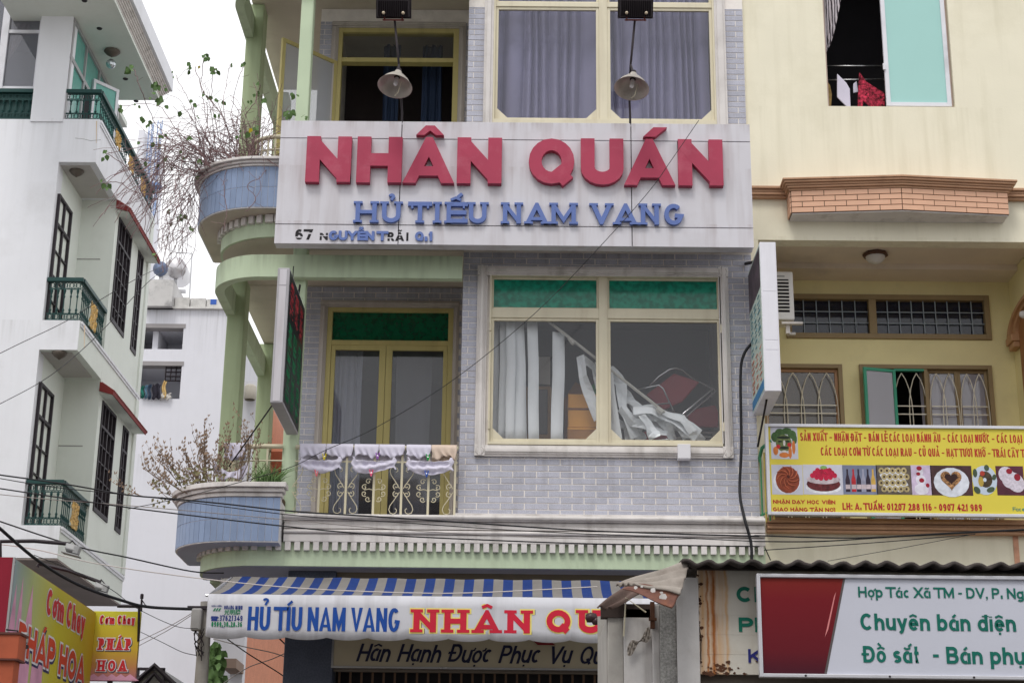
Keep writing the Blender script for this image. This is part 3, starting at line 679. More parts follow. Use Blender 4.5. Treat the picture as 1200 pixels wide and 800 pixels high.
UWN = obj('window', (lambda m_: (m_.box(UW[0], UW[0]+.02, YF-.03, YF+.12, UW[2], UW[3]), m_.box(UW[1]-.02, UW[1], YF-.03, YF+.12, UW[2], UW[3]), m_.box(UW[0]+.02, UW[1]-.02, YF-.03, YF+.12, UW[2], UW[2]+.05), m_)[-1])(MB()), M_CREAMF, HB)
for x in (USW[0], UW[1]+.001): 
    su = MB()
    ww = (UW[0]-USW[0]-.001) if x == USW[0] else (USW[1]-UW[1]-.001)
    su.box(x, x+ww, YF-.04, YF+.01, 9.9, 13.3); su.box(x+.03, x+ww-.03, YF-.062, YF-.0401, 9.9, 13.3); obj('surround', su, M_TRIM, UWN, bevel=.004)
uxm = atY(707, 70, YF).x; uz1 = atY(700, 6, YF).z
fm = MB(); fm.box(uxm-.05, uxm+.05, YF, YF+.06, UW[2]+.05, UW[3]); fm.box(UW[0]+.02, uxm-.05, YF-.005, YF+.058, uz1-.03, uz1+.03); fm.box(uxm+.05, UW[1]-.02, YF-.005, YF+.058, uz1-.03, uz1+.03)
obj('mullion', fm, M_CREAMF, UWN, bevel=.003)
for (a, b) in ((UW[0]+.02, uxm-.05), (uxm+.05, UW[1]-.02)):
    sash(UWN, a, b, UW[2]+.05, uz1-.03, YF+.01, .035, M_CREAMF, M_GLASS, gus=.12)
    sash(UWN, a, b, uz1+.03, UW[3], YF+.03, .03, M_CREAMF, M_GLASS)
def curtain(name, X0, X1, Z0, Z1, Y, m, n, amp, seed, gather=None, parent=None):
    random.seed(seed); ph = [random.uniform(0, 6.28) for _ in range(6)]
    def fn(u, v):
        z = Z0+(Z1-Z0)*v; uu = u; u = u+.05*math.sin(7*u+seed)+.025*math.sin(19*u+seed*2)
        fold = 1-2*abs(math.sin(u*n*3.1416+ph[0]+.35*math.sin(v*2+ph[1]))) if amp > .04 else math.sin(u*n*6.283+ph[0]+.5*math.sin(v*2+ph[1]))+.5*math.sin(u*n*2.3*6.283+ph[2])+.25*math.sin(u*n*4.1*6.28+ph[3]+v*2)
        x = X0+(X1-X0)*uu; 
        if gather: x = gather(u, v, x)
        return (x+.01*math.sin(v*5+ph[4]+u*9), Y+amp*fold, z)
    return MB().grid(fn, int(n*14), 10), m
c, m_ = curtain('c', UW[0]+.03, uxm+.02, UW[2]+.02, 13.2, YF+.3, M_CURT, 9, .05, 3)
tag(obj('curtain', c, m_, smooth=True), 'grey violet pleated curtain behind the left pane of the upper front window', 'curtain', 'curtains in the upper front window')
c, m_ = curtain('c', uxm-.02, UW[1]-.03, UW[2]+.02, 13.2, YF+.3, M_CURT, 11, .045, 8)
tag(obj('curtain', c, m_, smooth=True), 'paler grey violet curtain behind the right pane, beside the cream building', 'curtain', 'curtains in the upper front window')
# ---- lower balcony door
DO = thing('x', None, None, (0, 0, 0)); bpy.data.objects.remove(DO)
dz0, dz1 = 5.4, DW[3]; DF = MB(); DF.box(DW[0], DW[0]+.06, YD-.02, YD+.1, dz0, dz1); DF.box(DW[1]-.06, DW[1], YD-.02, YD+.1, dz0, dz1); DF.box(DW[0]+.06, DW[1]-.06, YD-.02, YD+.1, dz1-.05, dz1)
ztr = atY(450, 402, YD).z; DF.box(DW[0]+.06, DW[1]-.06, YD-.02, YD+.1, ztr-.03, ztr+.03)
DR = obj('balcony_door', DF, M_YELF, HB, bevel=.004)
s = MB(); 
for k, (a, dd) in enumerate(((.09, .03), (.055, .05), (.025, .065))):
    o_ = (.09-a)/2
    s.box(DW[0]-.09+o_, DW[0]-o_, YD-dd, YD+.01, 5.4, dz1+.0+.001*k); s.box(DW[1]+o_*.8, DW[1]+.07-o_*.8, YD-dd, YD+.01, 5.4, dz1+.001*k); s.box(DW[0]-.088, DW[1]+.068, YD-dd-.001, YD+.01, dz1+.001+o_, dz1+.09-o_)
obj('surround', s, mat('aged_trim_paint', (186, 178, 172), .75, .08, 4, streak=.4, dirt=(110, 100, 92)), DR, bevel=.004)
obj('green_pane', MB().box(DW[0]+.06, DW[1]-.06, YD+.03, YD+.034, ztr+.03, dz1-.05), M_GREEND, DR)
dxm = atY(450, 480, YD).x
for (a, b, sd_) in ((DW[0]+.062, dxm-.002, 0), (dxm+.002, DW[1]-.062, 1)):
    f = MB(); wl_, wr_ = (.05, .075) if sd_ == 0 else (.075, .05)
    f.box(a, a+wl_, YD-.01, YD+.035, 5.46, ztr-.03); f.box(b-wr_, b, YD-.01, YD+.035, 5.46, ztr-.03); f.box(a+wl_, b-wr_, YD-.009, YD+.034, 5.46, 5.72); f.box(a+wl_, b-wr_, YD-.009, YD+.034, ztr-.09, ztr-.03)
    zmd = 6.6; f.box(a+wl_, b-wr_, YD-.009, YD+.034, zmd-.03, zmd+.02) if sd_ == 0 and False else None
    lf = obj('door_leaf', f, M_YELF, DR, bevel=.003)
    obj('door_pane', MB().box(a+wl_, b-wr_, YD+.01, YD+.014, 5.72, ztr-.09), M_GLASSD, DR)
c, m_ = curtain('c', DW[0]+.06, DW[0]+.42, 5.45, ztr, YD+.3, M_WHCL, 3, .02, 5)
tag(obj('curtain', c, mat('pale_grey_curtain', (168, 172, 190), .9, .1, 2), smooth=True), 'pale grey curtain behind the left leaf of the balcony door', 'curtain')
c, m_ = curtain('c', dxm+.1, DW[1]-.28, 5.45, ztr, YD+.5, M_WHCL, 1.2, .006, 6)
tag(obj('partition_panel', c, mat('flat_grey_panel', (120, 122, 132), .9, .1, 2), smooth=True), 'flat grey panel standing behind the right leaf of the balcony door', 'panel')
# ---- upper balcony window, its open casement
uz0 = 9.2; uzt = UD[3]; UFm = MB(); UFm.box(UD[0], UD[0]+.05, YD-.02, YD+.1, uz0, uzt); UFm.box(UD[1]-.07, UD[1], YD-.02, YD+.1, uz0, uzt); UFm.box(UD[0]+.05, UD[1]-.07, YD-.02, YD+.1, uzt-.06, uzt)
ztr2 = atY(450, 71, YD).z; UFm.box(UD[0]+.05, UD[1]-.07, YD-.02, YD+.1, ztr2-.03, ztr2+.03)
UR = obj('balcony_window', UFm, M_YELF, HB, bevel=.004)
s = MB()
for k, (a, dd) in enumerate(((.09, .03), (.055, .05), (.025, .065))):
    o_ = (.09-a)/2
    s.box(UD[0]-.09+o_, UD[0]-o_, YD-dd, YD+.01, 9.2, uzt+.001*k); s.box(UD[1]+o_, UD[1]+.09-o_, YD-dd, YD+.01, 9.2, uzt+.001*k); s.box(UD[0]-.088, UD[1]+.088, YD-dd-.001, YD+.01, uzt+.001+o_, uzt+.09-o_)
obj('surround', s, MATS['aged_trim_paint'], UR, bevel=.004)
obj('pane', MB().box(UD[0]+.05, UD[1]-.07, YD+.03, YD+.034, ztr2+.03, uzt-.06), M_GLASSD, UR)
# casement swung outward and to the left
hx, hz = UD[0]-.0, ztr2-.03; fx, fy = atX(332, 57, -2.62).x, 0
h0 = Vector((hx+.0, YD-.03, 0)); free = Vector((atY(331, 60, 18.55).x, 18.55, 0)); dr = (free-h0).normalized(); nn = Vector((dr.y, -dr.x, 0)); Lc = (free-h0).length
cs = MB(); zc0, zc1 = 9.3, atY(394, 72, 19.17).z
def cbox(m_, s0, s1, z0, z1, t0, t1): m_.obox(h0+dr*(s0+s1)/2+nn*(t0+t1)/2+Vector((0, 0, (z0+z1)/2)), dr, Z_, nn, s1-s0, z1-z0, t1-t0)
cbox(cs, 0, .05, zc0, zc1, 0, .035); cbox(cs, Lc-.05, Lc, zc0, zc1, 0, .035); cbox(cs, .05, Lc-.05, zc1-.05, zc1, 0, .034); cbox(cs, .05, Lc-.05, zc0, zc0+.05, 0, .034)
obj('casement', cs, M_YELF, UR)
cg = MB(); cbox(cg, .05, Lc-.05, zc0+.05, zc1-.05, .014, .018); obj('casement_pane', cg, glass('milky_glass', (190, 192, 196), .45), UR)
for (a, b, lab, sdd) in ((.36, .5, 'dark blue curtain bunched behind the left swan-neck lamp', 2), (.68, .86, 'dark blue curtain at the right of the open balcony window', 3)):
    c, m_ = curtain('c', lerp(UD[0], UD[1], a), lerp(UD[0], UD[1], b), 9.2, uzt-.05, YD+.35, M_CURTD, 3, .03, sdd)
    tag(obj('curtain', c, M_CURTD, smooth=True), lab, 'curtain', 'curtains in the open balcony window')
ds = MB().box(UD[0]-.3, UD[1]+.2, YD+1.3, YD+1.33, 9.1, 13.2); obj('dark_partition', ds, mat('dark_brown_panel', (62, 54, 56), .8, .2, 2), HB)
# ================================================================== BIG SIGN ON THE SHOPHOUSE
YS = 17.30
sx0, sx1, sz0, sz1 = -2.785, 2.50, 8.407, 9.895
SG = thing('restaurant_sign', 'long white panelled restaurant sign with big red and blue letters across the house front', 'sign', ((sx0+sx1)/2, YS, sz0))
bk = MB().box(sx0+.004, sx1-.004, YS+.0301, YS+.16, sz0+.002, sz1-.002)
for x in (-2.2, -.9, .8, 2.2): bk.box(x-.03, x+.03, YS+.16, 18.0, 8.75, 8.8); bk.box(x-.03, x+.03, YS+.16, 18.0, 9.6, 9.66)
obj('backing_box', bk, M_SIGN, SG); obj('dark_backing', MB().box(sx0+.03, sx1-.03, YS+.022, YS+.03, sz0+.03, sz1-.03), M_DARKSEAM, SG)
vs_ = [sx0, atY(469, 210, YS).x, atY(740, 210, YS).x, sx1]; hs_ = [sz0, (atY(340, 261, YS).z+atY(860, 268, YS).z)/2-.004, (atY(340, 162, YS).z+atY(860, 166, YS).z)/2, sz1]
for i in range(3):
    for j in range(3): obj('panel', MB().box(vs_[i]+(.005 if i else 0), vs_[i+1]-(.005 if i < 2 else 0), YS, YS+.03, hs_[j]+(.005 if j else 0), hs_[j+1]-(.005 if j < 2 else 0)), M_SIGN, SG, bevel=.002)
def letter_row(chars, spans, ytops, ybots, Y, wt, depth, m, parent, slab=False, stand=.02, flat=False):
    for ch, (a, b) in zip(chars, spans):
        t = (a-330)/550.; yt = lerp(ytops[0], ytops[1], t); yb = lerp(ybots[0], ybots[1], t)
        p0 = atY(a, yb, Y); p1 = atY(b, yb, Y); h = atY(a, yt, Y).z-p0.z
        pl, W, pad = glyph(ch, wt, 1., slab); width = p1.x-p0.x
        a_, b_ = .15, 5
        for _ in range(22):
            k = (a_+b_)/2; g = glyph(ch, wt, k, slab); full = (g[1]+2*g[2])*h
            if full > width: b_ = k
            else: a_ = k
        pl, W, pad = glyph(ch, wt, k, slab); mb = MB()
        for kk, poly in pl:
            q = [((px+pad)*h, py*h) for px, py in poly]
            mb.prism(q, (p0.x, YS, p0.z), X_, Z_, -Y_, 0 if not flat else .001, (depth if not flat else .003)+(kk % 9)*.0005, back=False)
        o = obj('letter', mb, m, parent)
letter_row('NHÂN', [(357.3, 410.2), (417, 470), (474.5, 529), (535, 587.6)], (159.5, 164), (213, 218.2), YS-.07, .275, .075, M_RED, SG)
letter_row('QUÁN', [(618.8, 673.7), (680.7, 731), (734.5, 788.5), (795.3, 848)], (159.5, 164), (213, 218.2), YS-.07, .275, .075, M_RED, SG)
sp = [(414, 443), (445, 471), (479, 504.5), (505.5, 518.6), (520.8, 546.5), (547, 572), (587, 612.5), (614.5, 643.5), (644, 677), (691, 719), (718.5, 748), (749, 774.5), (776.5, 803)]
letter_row('HỦTIẾUNAMVANG', sp, (235.2, 239.8), (259.6, 264.3), YS-.04, .195, .045, M_BLUEL, SG, slab=True)
sp3 = [(385, 396), (396.5, 407), (407, 418), (418.5, 427), (428, 438.5), (443, 452.5), (486, 496.5), (497.5, 500), (501.5, 507)]
letter_row('GUYỄNTQ.1', sp3, (269.6, 275), (280.6, 286), YS-.02, .27, .02, M_BLUEL, SG)
# remains of glue where letters have fallen off
def residue(ch, a, b, yt, yb, cut):
    p0 = atY(a, yb, YS); p1 = atY(b, yb, YS); h = atY(a, yt, YS).z-p0.z; g = None
    k = (p1.x-p0.x)/h; pl, W, pad = glyph(ch, .24, 1., False); k = k/W if W*1. > 0 else 1; pl, W, pad = glyph(ch, .24, max(.2, k), False); mb = MB()
    for kk, poly in pl:
        for lo, hi in cut:
            q = clip(clip(poly, 1, lo, False), 1, hi, True)
            if len(q) > 2: mb.prism([(x*h, y*h) for x, y in q], (p0.x, YS, p0.z), X_, Z_, -Y_, .001+kk*.0004, .001+kk*.0004)
    if mb.f: tag(obj('letter', mb, M_BLACK, SG), 'black glue outline where a letter has fallen off')
for ch, a, b, yt, yb, cut in (('6', 345.5, 355, 268.6, 281, [(0, .2), (.3, 1)]), ('7', 357.5, 366, 268.6, 281, [(0, .55), (.68, 1)]), ('N', 374.5, 384, 272, 281.5, [(0, .5), (.62, .9)]),
                              ('R', 454, 461.5, 272, 282.5, [(0, .3), (.42, 1)]), ('Ã', 463.5, 473, 272, 282.5, [(0, .62), (.75, 1.3)]), ('I', 475.5, 479, 272.5, 282.5, [(0, 1)])):
    residue(ch, a, b, yt, yb, cut)
# ================================================================== lamps over the sign
def lamp(px_base, px_top, px_bell, py_bell, px_fl, lab1, lab2):
    b0 = atY(px_base, 141, YS+.05); b0.z = sz1; mid = atY(px_bell[0], 76, YS-.32); top = atY(px_top, 24, YS-.36)
    g = thing('sign_lamp', lab1, 'lamp', b0, 'lamps over the big sign')
    st = MB().tube([b0-Z_*.3, b0+Z_*.12, atY(px_base-1, 112, YS-.02), mid, top], .013, 8); obj('pole', st, M_IRON, g, smooth=True)
    c = atY(px_bell[1], py_bell, YS-.46); ax = Vector((-.12, -.27, -.95)).normalized(); ap = c-ax*.15
    n1 = MB().lathe([(.0, -.03), (.04, -.03), (.046, .015), (.062, .02), (.1, .055), (.15, .115), (.188, .185), (.196, .188), (.186, .183), (.144, .118), (.092, .064), (.0, .04)], ap, ax, 28)
    obj('bell_shade', n1, mat('bell_enamel', (186, 180, 172), .4, .12, 6, metal=.35, dirtamt=.5, dirt=(100, 70, 55), dscale=6), g, smooth=True)
    obj('socket', MB().lathe([(0, -.05), (.03, -.05), (.035, .07), (.0, .07)], ap-ax*.02, ax, 12), M_IRON, g, smooth=True)
    obj('bulb', MB().lathe([(.02, .06), (.026, .08), (.026, .16), (.0, .18)], ap, ax, 10), mat('bulb_glass', (235, 235, 238), .15, spec=.6), g, smooth=True)
    obj('arm', MB().tube([mid, ap-ax*.04], .012, 8), M_IRON, g)
    wr = MB().tube([ap+ax*.12+X_*.06, ap+ax*.22+Z_*-.05+X_*.04, ap+ax*.18-Z_*.12, mid-Z_*.3+Y_*.2], .003, 5); obj('wire', wr, M_CREAMBAR, g)
    tc_ = atY(px_fl, 10, YS-.42); fl = thing('floodlight', lab2, 'floodlight', tc_-Z_*.1, 'black floodlights over the big sign')
    n_ = Vector((0, -.9, -.43)).normalized(); vv = Vector((0, -.43, .9)).normalized()
    h = MB().obox(tc_, X_, vv, n_, .36, .19, .07); obj('housing', h, M_IRON, fl, bevel=.01)
    for k in range(15): obj('cooling_fin', MB().obox(tc_+X_*(-.168+.024*k)+n_*.05, X_, vv, n_, .006, .185, .045), M_IRON, fl) if k else obj('cooling_fin', MB().obox(tc_+X_*(-.168)+n_*.05, X_, vv, n_, .006, .185, .045), M_IRON, fl)
    for sx in (-.105, .115):
        obj('lug', MB().lathe([(0, .03), (.016, .025), (.018, 0), (.018, -.02)], tc_+X_*sx+n_*.075-vv*.055, n_, 12), mat('lug_cream', (205, 190, 165), .4), fl, smooth=True)
    obj('reflector_lip', MB().obox(tc_-n_*.05, X_, vv, n_, .4, .22, .02), M_IRON, fl, bevel=.004)
    obj('bracket', MB().obox(tc_-vv*.13, X_, n_, vv, .24, .05, .016).obox(tc_-vv*.115+X_*.1, vv, X_, n_, .05, .016, .04).obox(tc_-vv*.115-X_*.1, vv, X_, n_, .05, .016, .04), mat('rusty_bracket', (110, 62, 58), .8, .2, 9), fl)
lamp(471, 462.5, (467.5, 463.5), 98.5, 461, 'bell lamp on a dark pole in front of the open balcony window', 'finned black floodlight above the left bell lamp, under the balcony ceiling')
lamp(738.5, 744, (739, 740.5), 101, 745, 'bell lamp on a dark pole in front of the curtained upper window', 'finned black floodlight above the right bell lamp, before the grey violet curtains')
# ================================================================== things behind the lower window
M_BLIND = mat('blind_fabric', (232, 236, 238), .8, .05, 3)
YB = 18.16
vb = thing('vertical_blind', 'broken vertical blind, slats hanging at the left and fallen in a heap right', 'blind', atY(700, 515, YB))
def strip_sheet(pts, w, m_dir, seed=0, nw=2):
    """bent band: pts in world, width direction per point"""
    k = len(pts)-1
    def fn(u, v):
        t = v*k; i = min(int(t), k-1); f = t-i; p = Vector(pts[i]).lerp(Vector(pts[i+1]), f); d = Vector(m_dir[i]).lerp(Vector(m_dir[i+1]), f)
        if d.length < 1e-6: d = X_.copy()
        return p+d.normalized()*w*(u-.5)+Y_*((.012 if not seed else .03*math.sin(seed*3.1+v*5))*(1-abs(2*u-1)))+Vector((0, 0, .012*math.sin(v*11+seed*2) if seed else 0))
    return MB().grid(fn, nw, k*3)
for (xa, xb, yt, yb, tl, yo) in ((577, 584, 370, 517, 0, .1), (583.5, 592, 370, 516, 2, .04), (592, 603, 371, 516, 1, 0), (602, 618, 371, 516, -4, .03), (619, 632, 371, 517, -2, 0), (645, 660, 389, 517, 2, .02), (598, 606, 371, 420, 3, .08)):
    p0 = atY((xa+xb)/2, yb, YB+yo); p1 = atY((xa+xb)/2+tl, yt, YB+yo); w_ = (xb-xa)*.0093
    mb_ = strip_sheet([p0, p0.lerp(p1, .3)+Y_*.01, p0.lerp(p1, .6)-Y_*.01+X_*.008, p1], w_, [(1, .2, 0), (1, .1, 0), (1, -.15, 0), (1, .25, 0)])
    obj('slat', mb_, M_BLIND, vb, smooth=True, solid=.002)
falls = [([(700, 425), (708, 450), (712, 480), (706, 512)], 9, .12), ([(742, 472), (750, 490), (746, 505), (752, 516)], 12, .18), ([(765, 488), (778, 486), (798, 492), (806, 512)], 12, .07), ([(728, 478), (742, 494), (760, 500), (782, 508)], 10, .0), ([(790, 496), (800, 506), (818, 512), (826, 516)], 8, .1), ([(680, 417), (683, 440), (690, 462), (702, 490)], 11, -.0), ([(683, 420), (697, 432), (703, 455)], 9, .05), ([(705, 420), (712, 440), (716, 470), (722, 514)], 13, 0), ([(714, 432), (728, 450), (730, 480), (745, 512)], 12, .06),
         ([(731, 462), (741, 470), (752, 482), (772, 490)], 12, .1), ([(742, 480), (765, 480), (790, 490), (818, 510)], 14, -.02), ([(752, 485), (762, 500), (768, 514)], 13, -.05), ([(705, 470), (708, 495), (724, 516)], 10, .1),
         ([(738, 488), (752, 490), (775, 498), (800, 500)], 11, .16), ([(770, 486), (782, 500), (790, 516)], 10, .12), ([(716, 490), (735, 500), (738, 516)], 9, .14), ([(776, 482), (800, 492), (812, 505), (814, 517)], 9, .02)]
random.seed(2)
for pts, wpx, yo in falls:
    P = [atY(x, y, YB+yo+.05*math.sin(i*1.7+x)) for i, (x, y) in enumerate(pts)]
    dd = []
    for i in range(len(P)):
        t = (P[min(i+1, len(P)-1)]-P[max(i-1, 0)]).normalized(); s_ = t.cross(Y_); s_ += Y_*random.uniform(-1.1, 1.1); dd.append(s_)
    obj('slat', strip_sheet(P, wpx*.0112, dd, seed=1+len(P)+pts[0][0]), M_BLIND, vb, solid=.0015)
obj('head_rail', MB().tube([atY(637, 372, YB-.03), atY(779, 483, YB-.05)], .017, 6).tube([atY(667, 396, YB-.045), atY(672, 403, YB-.06)], .026, 6).tube([atY(770, 479, YB-.06), atY(776, 484, YB-.07)], .03, 6), mat('blind_rail_paint', (178, 176, 168), .5), vb)
# boxes
M_CARD = mat('cardboard', (240, 174, 84), .85, .08, 5, bump=.1); M_CARDB = mat('brown_cardboard', (128, 86, 56), .85, .1, 5)
def pbox(mb, xa, xb, ya, yb, Y, dep, mi=0):
    p = atY(xa, yb, Y); q = atY(xb, ya, Y); return mb.box(p.x, q.x, Y, Y+dep, p.z, q.z, mi)
cb = MB(); pbox(cb, 666, 704, 462, 500, 18.4, .35); pbox(cb, 665, 705, 501, 503, 18.395, .36)
tp_ = pbox(MB(), 666, 704, 478, 480, 18.396, .004)
o = obj('cardboard_box', cb, M_CARD); tag(o, 'orange cardboard box standing on a lower box, left of the window bar', 'box')
obj('packing_tape', tp_, M_CARDB, o)
o = obj('cardboard_box', pbox(MB(), 665, 705, 503.5, 530, 18.4, .37), mat('dull_cardboard', (178, 128, 76), .85, .1, 5)); tag(o, 'duller cardboard box at the bottom of the pile, just above the window frame', 'box')
q = MB(); p1, p2, p3, p4 = atY(661, 516, 18.98), atY(661, 468, 18.98), atY(674, 448, 18.97), atY(704, 462, 18.98)
q.prism([(0, 0), (0, p2.z-p1.z), (p3.x-p1.x, p3.z-p1.z), (p4.x-p1.x, p4.z-p1.z), (p4.x-p1.x, 0)], p1, X_, Z_, -Y_, 0, .02)
tag(obj('cardboard_flap', q, M_CARDB), 'brown opened carton sticking up behind the orange box', 'carton')
tv = thing('cabinet', 'tan cabinet with a rounded dark door standing between the blind slats', 'cabinet', atY(638, 516, 18.7))
p = atY(628, 516, 18.7); q_ = atY(647, 451, 18.7)
obj('body', MB().box(p.x-.12, q_.x, 18.72, 19.1, p.z, q_.z), mat('tan_plastic', (150, 118, 78), .6), tv, bevel=.03)
obj('door', MB().box(p.x-.1, q_.x-.05, 18.70, 18.72, p.z+.08, q_.z-.05), mat('smoked_plastic', (74, 72, 74), .3), tv, bevel=.01)
p = atY(630, 450, 18.75); q_ = atY(645, 418, 18.75)
tag(obj('carton', MB().box(p.x-.1, q_.x, 18.75, 19.0, p.z, q_.z), mat('white_carton', (176, 172, 166), .9)), 'off white carton on top of the tan cabinet', 'box')
# stacked chairs
M_REDV = mat('dark_red_vinyl', (140, 34, 48), .5, .1, 4); M_CHR = mat('chrome', (205, 205, 208), .18, metal=1.)
def cushion(pts, Y, th):
    P = [atY(x, y, Y) for x, y in pts]; o0 = P[0]; mb_ = MB(); mb_.prism([(p.x-o0.x, p.z-o0.z) for p in P], o0, X_, Z_, -Y_, -th, 0); return mb_
ch = thing('chair', 'red chair lying upside down on the heap, its padded back raised to the right', 'chair', atY(790, 500, 18.7), 'stacked red chairs')
obj('backrest', cushion([(757, 462), (790, 437), (820, 447), (800, 470), (778, 480)], 18.6, .05), M_REDV, ch, bevel=.015)
def pt(pts, r=.010, m=M_CHR): return MB().tube([atY(x, y, Yq) for x, y, Yq in pts], r, 8)
obj('frame', pt([(762, 451, 18.5), (772, 441, 18.5), (784, 433, 18.5), (792, 431, 18.52), (800, 434, 18.55), (812, 444, 18.6), (838, 457, 18.7)]), M_CHR, ch, smooth=True)
obj('leg', pt([(836, 455, 18.55), (800, 485, 18.52)]), M_CHR, ch); obj('leg', pt([(838, 459, 18.58), (804, 488, 18.56)]), M_CHR, ch)
obj('stretcher', pt([(778, 480, 18.5), (806, 490, 18.5)]), M_IRON, ch)
ch = thing('chair', 'red chair on its side at the bottom right corner of the window, seat facing out', 'chair', atY(815, 515, 18.7), 'stacked red chairs')
obj('seat', cushion([(800, 488), (818, 478), (838, 474), (842, 482), (842, 500), (812, 500), (803, 498)], 18.75, .05), M_REDV, ch, bevel=.015)
obj('seat', cushion([(750, 506), (768, 503), (790, 508), (790, 514), (755, 515)], 18.7, .04), M_REDV, ch, bevel=.012)
obj('frame', pt([(748, 456, 18.42), (772, 451, 18.42), (777, 455, 18.42), (790, 483, 18.46)], .010), M_CHR, ch, smooth=True)
obj('leg', pt([(756, 475, 18.44), (785, 472, 18.44), (789, 482, 18.46)]), M_CHR, ch); obj('leg', pt([(800, 507, 18.46), (846, 507, 18.5)]), M_CHR, ch); obj('leg', pt([(770, 516, 18.46), (810, 511, 18.46), (846, 512, 18.5)]), M_CHR, ch)
g = obj('green_bag', cushion([(690, 455), (700, 445), (704, 460), (700, 470)], 18.55, .06), mat('green_plastic', (20, 110, 70), .5)); tag(g, 'scrap of green plastic beside the window bar above the orange box', 'plastic bag')
bx = obj('junction_box', MB().box(atY(794, 530, YF-.09).x, atY(809, 530, YF-.09).x, YF-.13, YF-.02, atY(800, 538, YF-.09).z, atY(800, 521, YF-.09).z), mat('white_plastic', (222, 220, 224), .4), bevel=.006)
tag(bx, 'small white plastic box fixed under the right part of the window sill', 'junction box')
# ================================================================== balcony railing with hung cloths
M_RAILC = M_CREAMBAR
RL = obj('railing', MB().tube([(-2.5, 17.83, atY(440, 524.5, 17.83).z), (XP-.005, 17.83, atY(440, 524.5, 17.83).z)], .026, 12), M_RAILC, HB, smooth=True)
zr0, zr1, zr2 = 5.45, atY(440, 541, 17.83).z, atY(440, 524, 17.83).z-.02
obj('cross_bar', MB().box(-2.5, XP-.01, 17.822, 17.838, zr1-.008, zr1+.008), M_RAILC, RL)
pxs = [374, 405.4, 438, 470.5, 502, 533]
for x in pxs: X = atY(x, 570, 17.83).x; obj('baluster', MB().box(X-.012, X+.012, 17.82, 17.84, zr0, zr2), M_RAILC, RL)
def spiral(cx, cz, r, a0, turns, sgn, n=22):
    return [(cx+sgn*r*(1-.75*i/n)*math.cos(a0+turns*6.283*i/n), 17.83, cz+r*(1-.75*i/n)*math.sin(a0+turns*6.283*i/n)) for i in range(n+1)]
zm = (zr0+zr1)/2+.0
for i, x in enumerate([340]+pxs):
    X = atY(x, 570, 17.83).x
    if i % 2 == 0:
        for sg in (-1, 1):
            if i == 0 and sg < 0: continue
            if X+sg*.12 > XP: continue
            mb_ = MB(); w_ = .135
            S = [(X+sg*(.012+w_*abs(math.sin(t*math.pi*1.0))*(1 if 1 else 0)), 17.83, zr0+.06+(zr1-zr0-.1)*t) for t in []]
            hw = (zr1-zr0)/2
            for vs2 in (1, -1):
                P = [(X+sg*.02, 17.83, zm+vs2*.02), (X+sg*.07, 17.83, zm+vs2*.10), (X+sg*.118, 17.83, zm+vs2*.17), (X+sg*.13, 17.83, zm+vs2*.215), (X+sg*.115, 17.83, zm+vs2*.25), (X+sg*.08, 17.83, zm+vs2*.262), (X+sg*.05, 17.83, zm+vs2*.245), (X+sg*.045, 17.83, zm+vs2*.215), (X+sg*.065, 17.83, zm+vs2*.2)]
                mb_.tube(P, .0048, 5)
                mb_.tube(spiral(X+sg*.058, zm+vs2*.045, .036, -vs2*1.2+math.pi*0, vs2*-.0+1.15*vs2, sg), .005, 4)
            obj('scroll', mb_, M_RAILC, RL)
    else:
        for sg in (-1, 1):
            mb_ = MB()
            for (ox, oz, a0) in ((.06, .095, 2.6), (.1, .03, 2.2), (.1, -.04, -2.2), (.06, -.1, -2.6)):
                mb_.tube(spiral(X+sg*ox, zm+oz, .032, a0, (-1.1 if oz > 0 else 1.1), sg), .005, 4)
            mb_.tube([(X+sg*.012, 17.83, zm), (X+sg*.05, 17.83, zm+.012), (X+sg*.1, 17.83, zm+.0)], .005, 4)
            obj('scroll', mb_, M_RAILC, RL)
def curved_rail(yf, xl, R, yb, ztop, zbot, xr):
    P = rpath(yf, xl, R, yb, xr=xr, n=16); r = obj('railing', MB().tube([(p[0], p[1], ztop) for p in P], .026, 10), M_RAILC, HB, smooth=True)
    obj('cross_bar', MB().tube([(p[0], p[1], ztop-.16) for p in P], .009, 6), M_RAILC, r)
    L = 0; last = -1
    for i in range(1, len(P)):
        a, b = Vector((*P[i-1], 0)), Vector((*P[i], 0)); d = (b-a).length; s_ = 0
        n_ = max(1, int(round(d/.22)))
        for k in range(n_):
            q = a.lerp(b, (k+.5)/n_)
            if d < .15 and i % 2: continue
            obj('baluster', MB().box(q.x-.01, q.x+.01, q.y-.01, q.y+.01, zbot, ztop-.01), M_RAILC, r)
    return r
curved_rail(17.83, -3.28, .42, 18.9, zr2+.02, 5.6, -2.64)
curved_rail(17.83, -3.28, .42, 19.1, atY(300, 160, 17.83).z, 9.45, -2.74)
zrl = zr2+.02
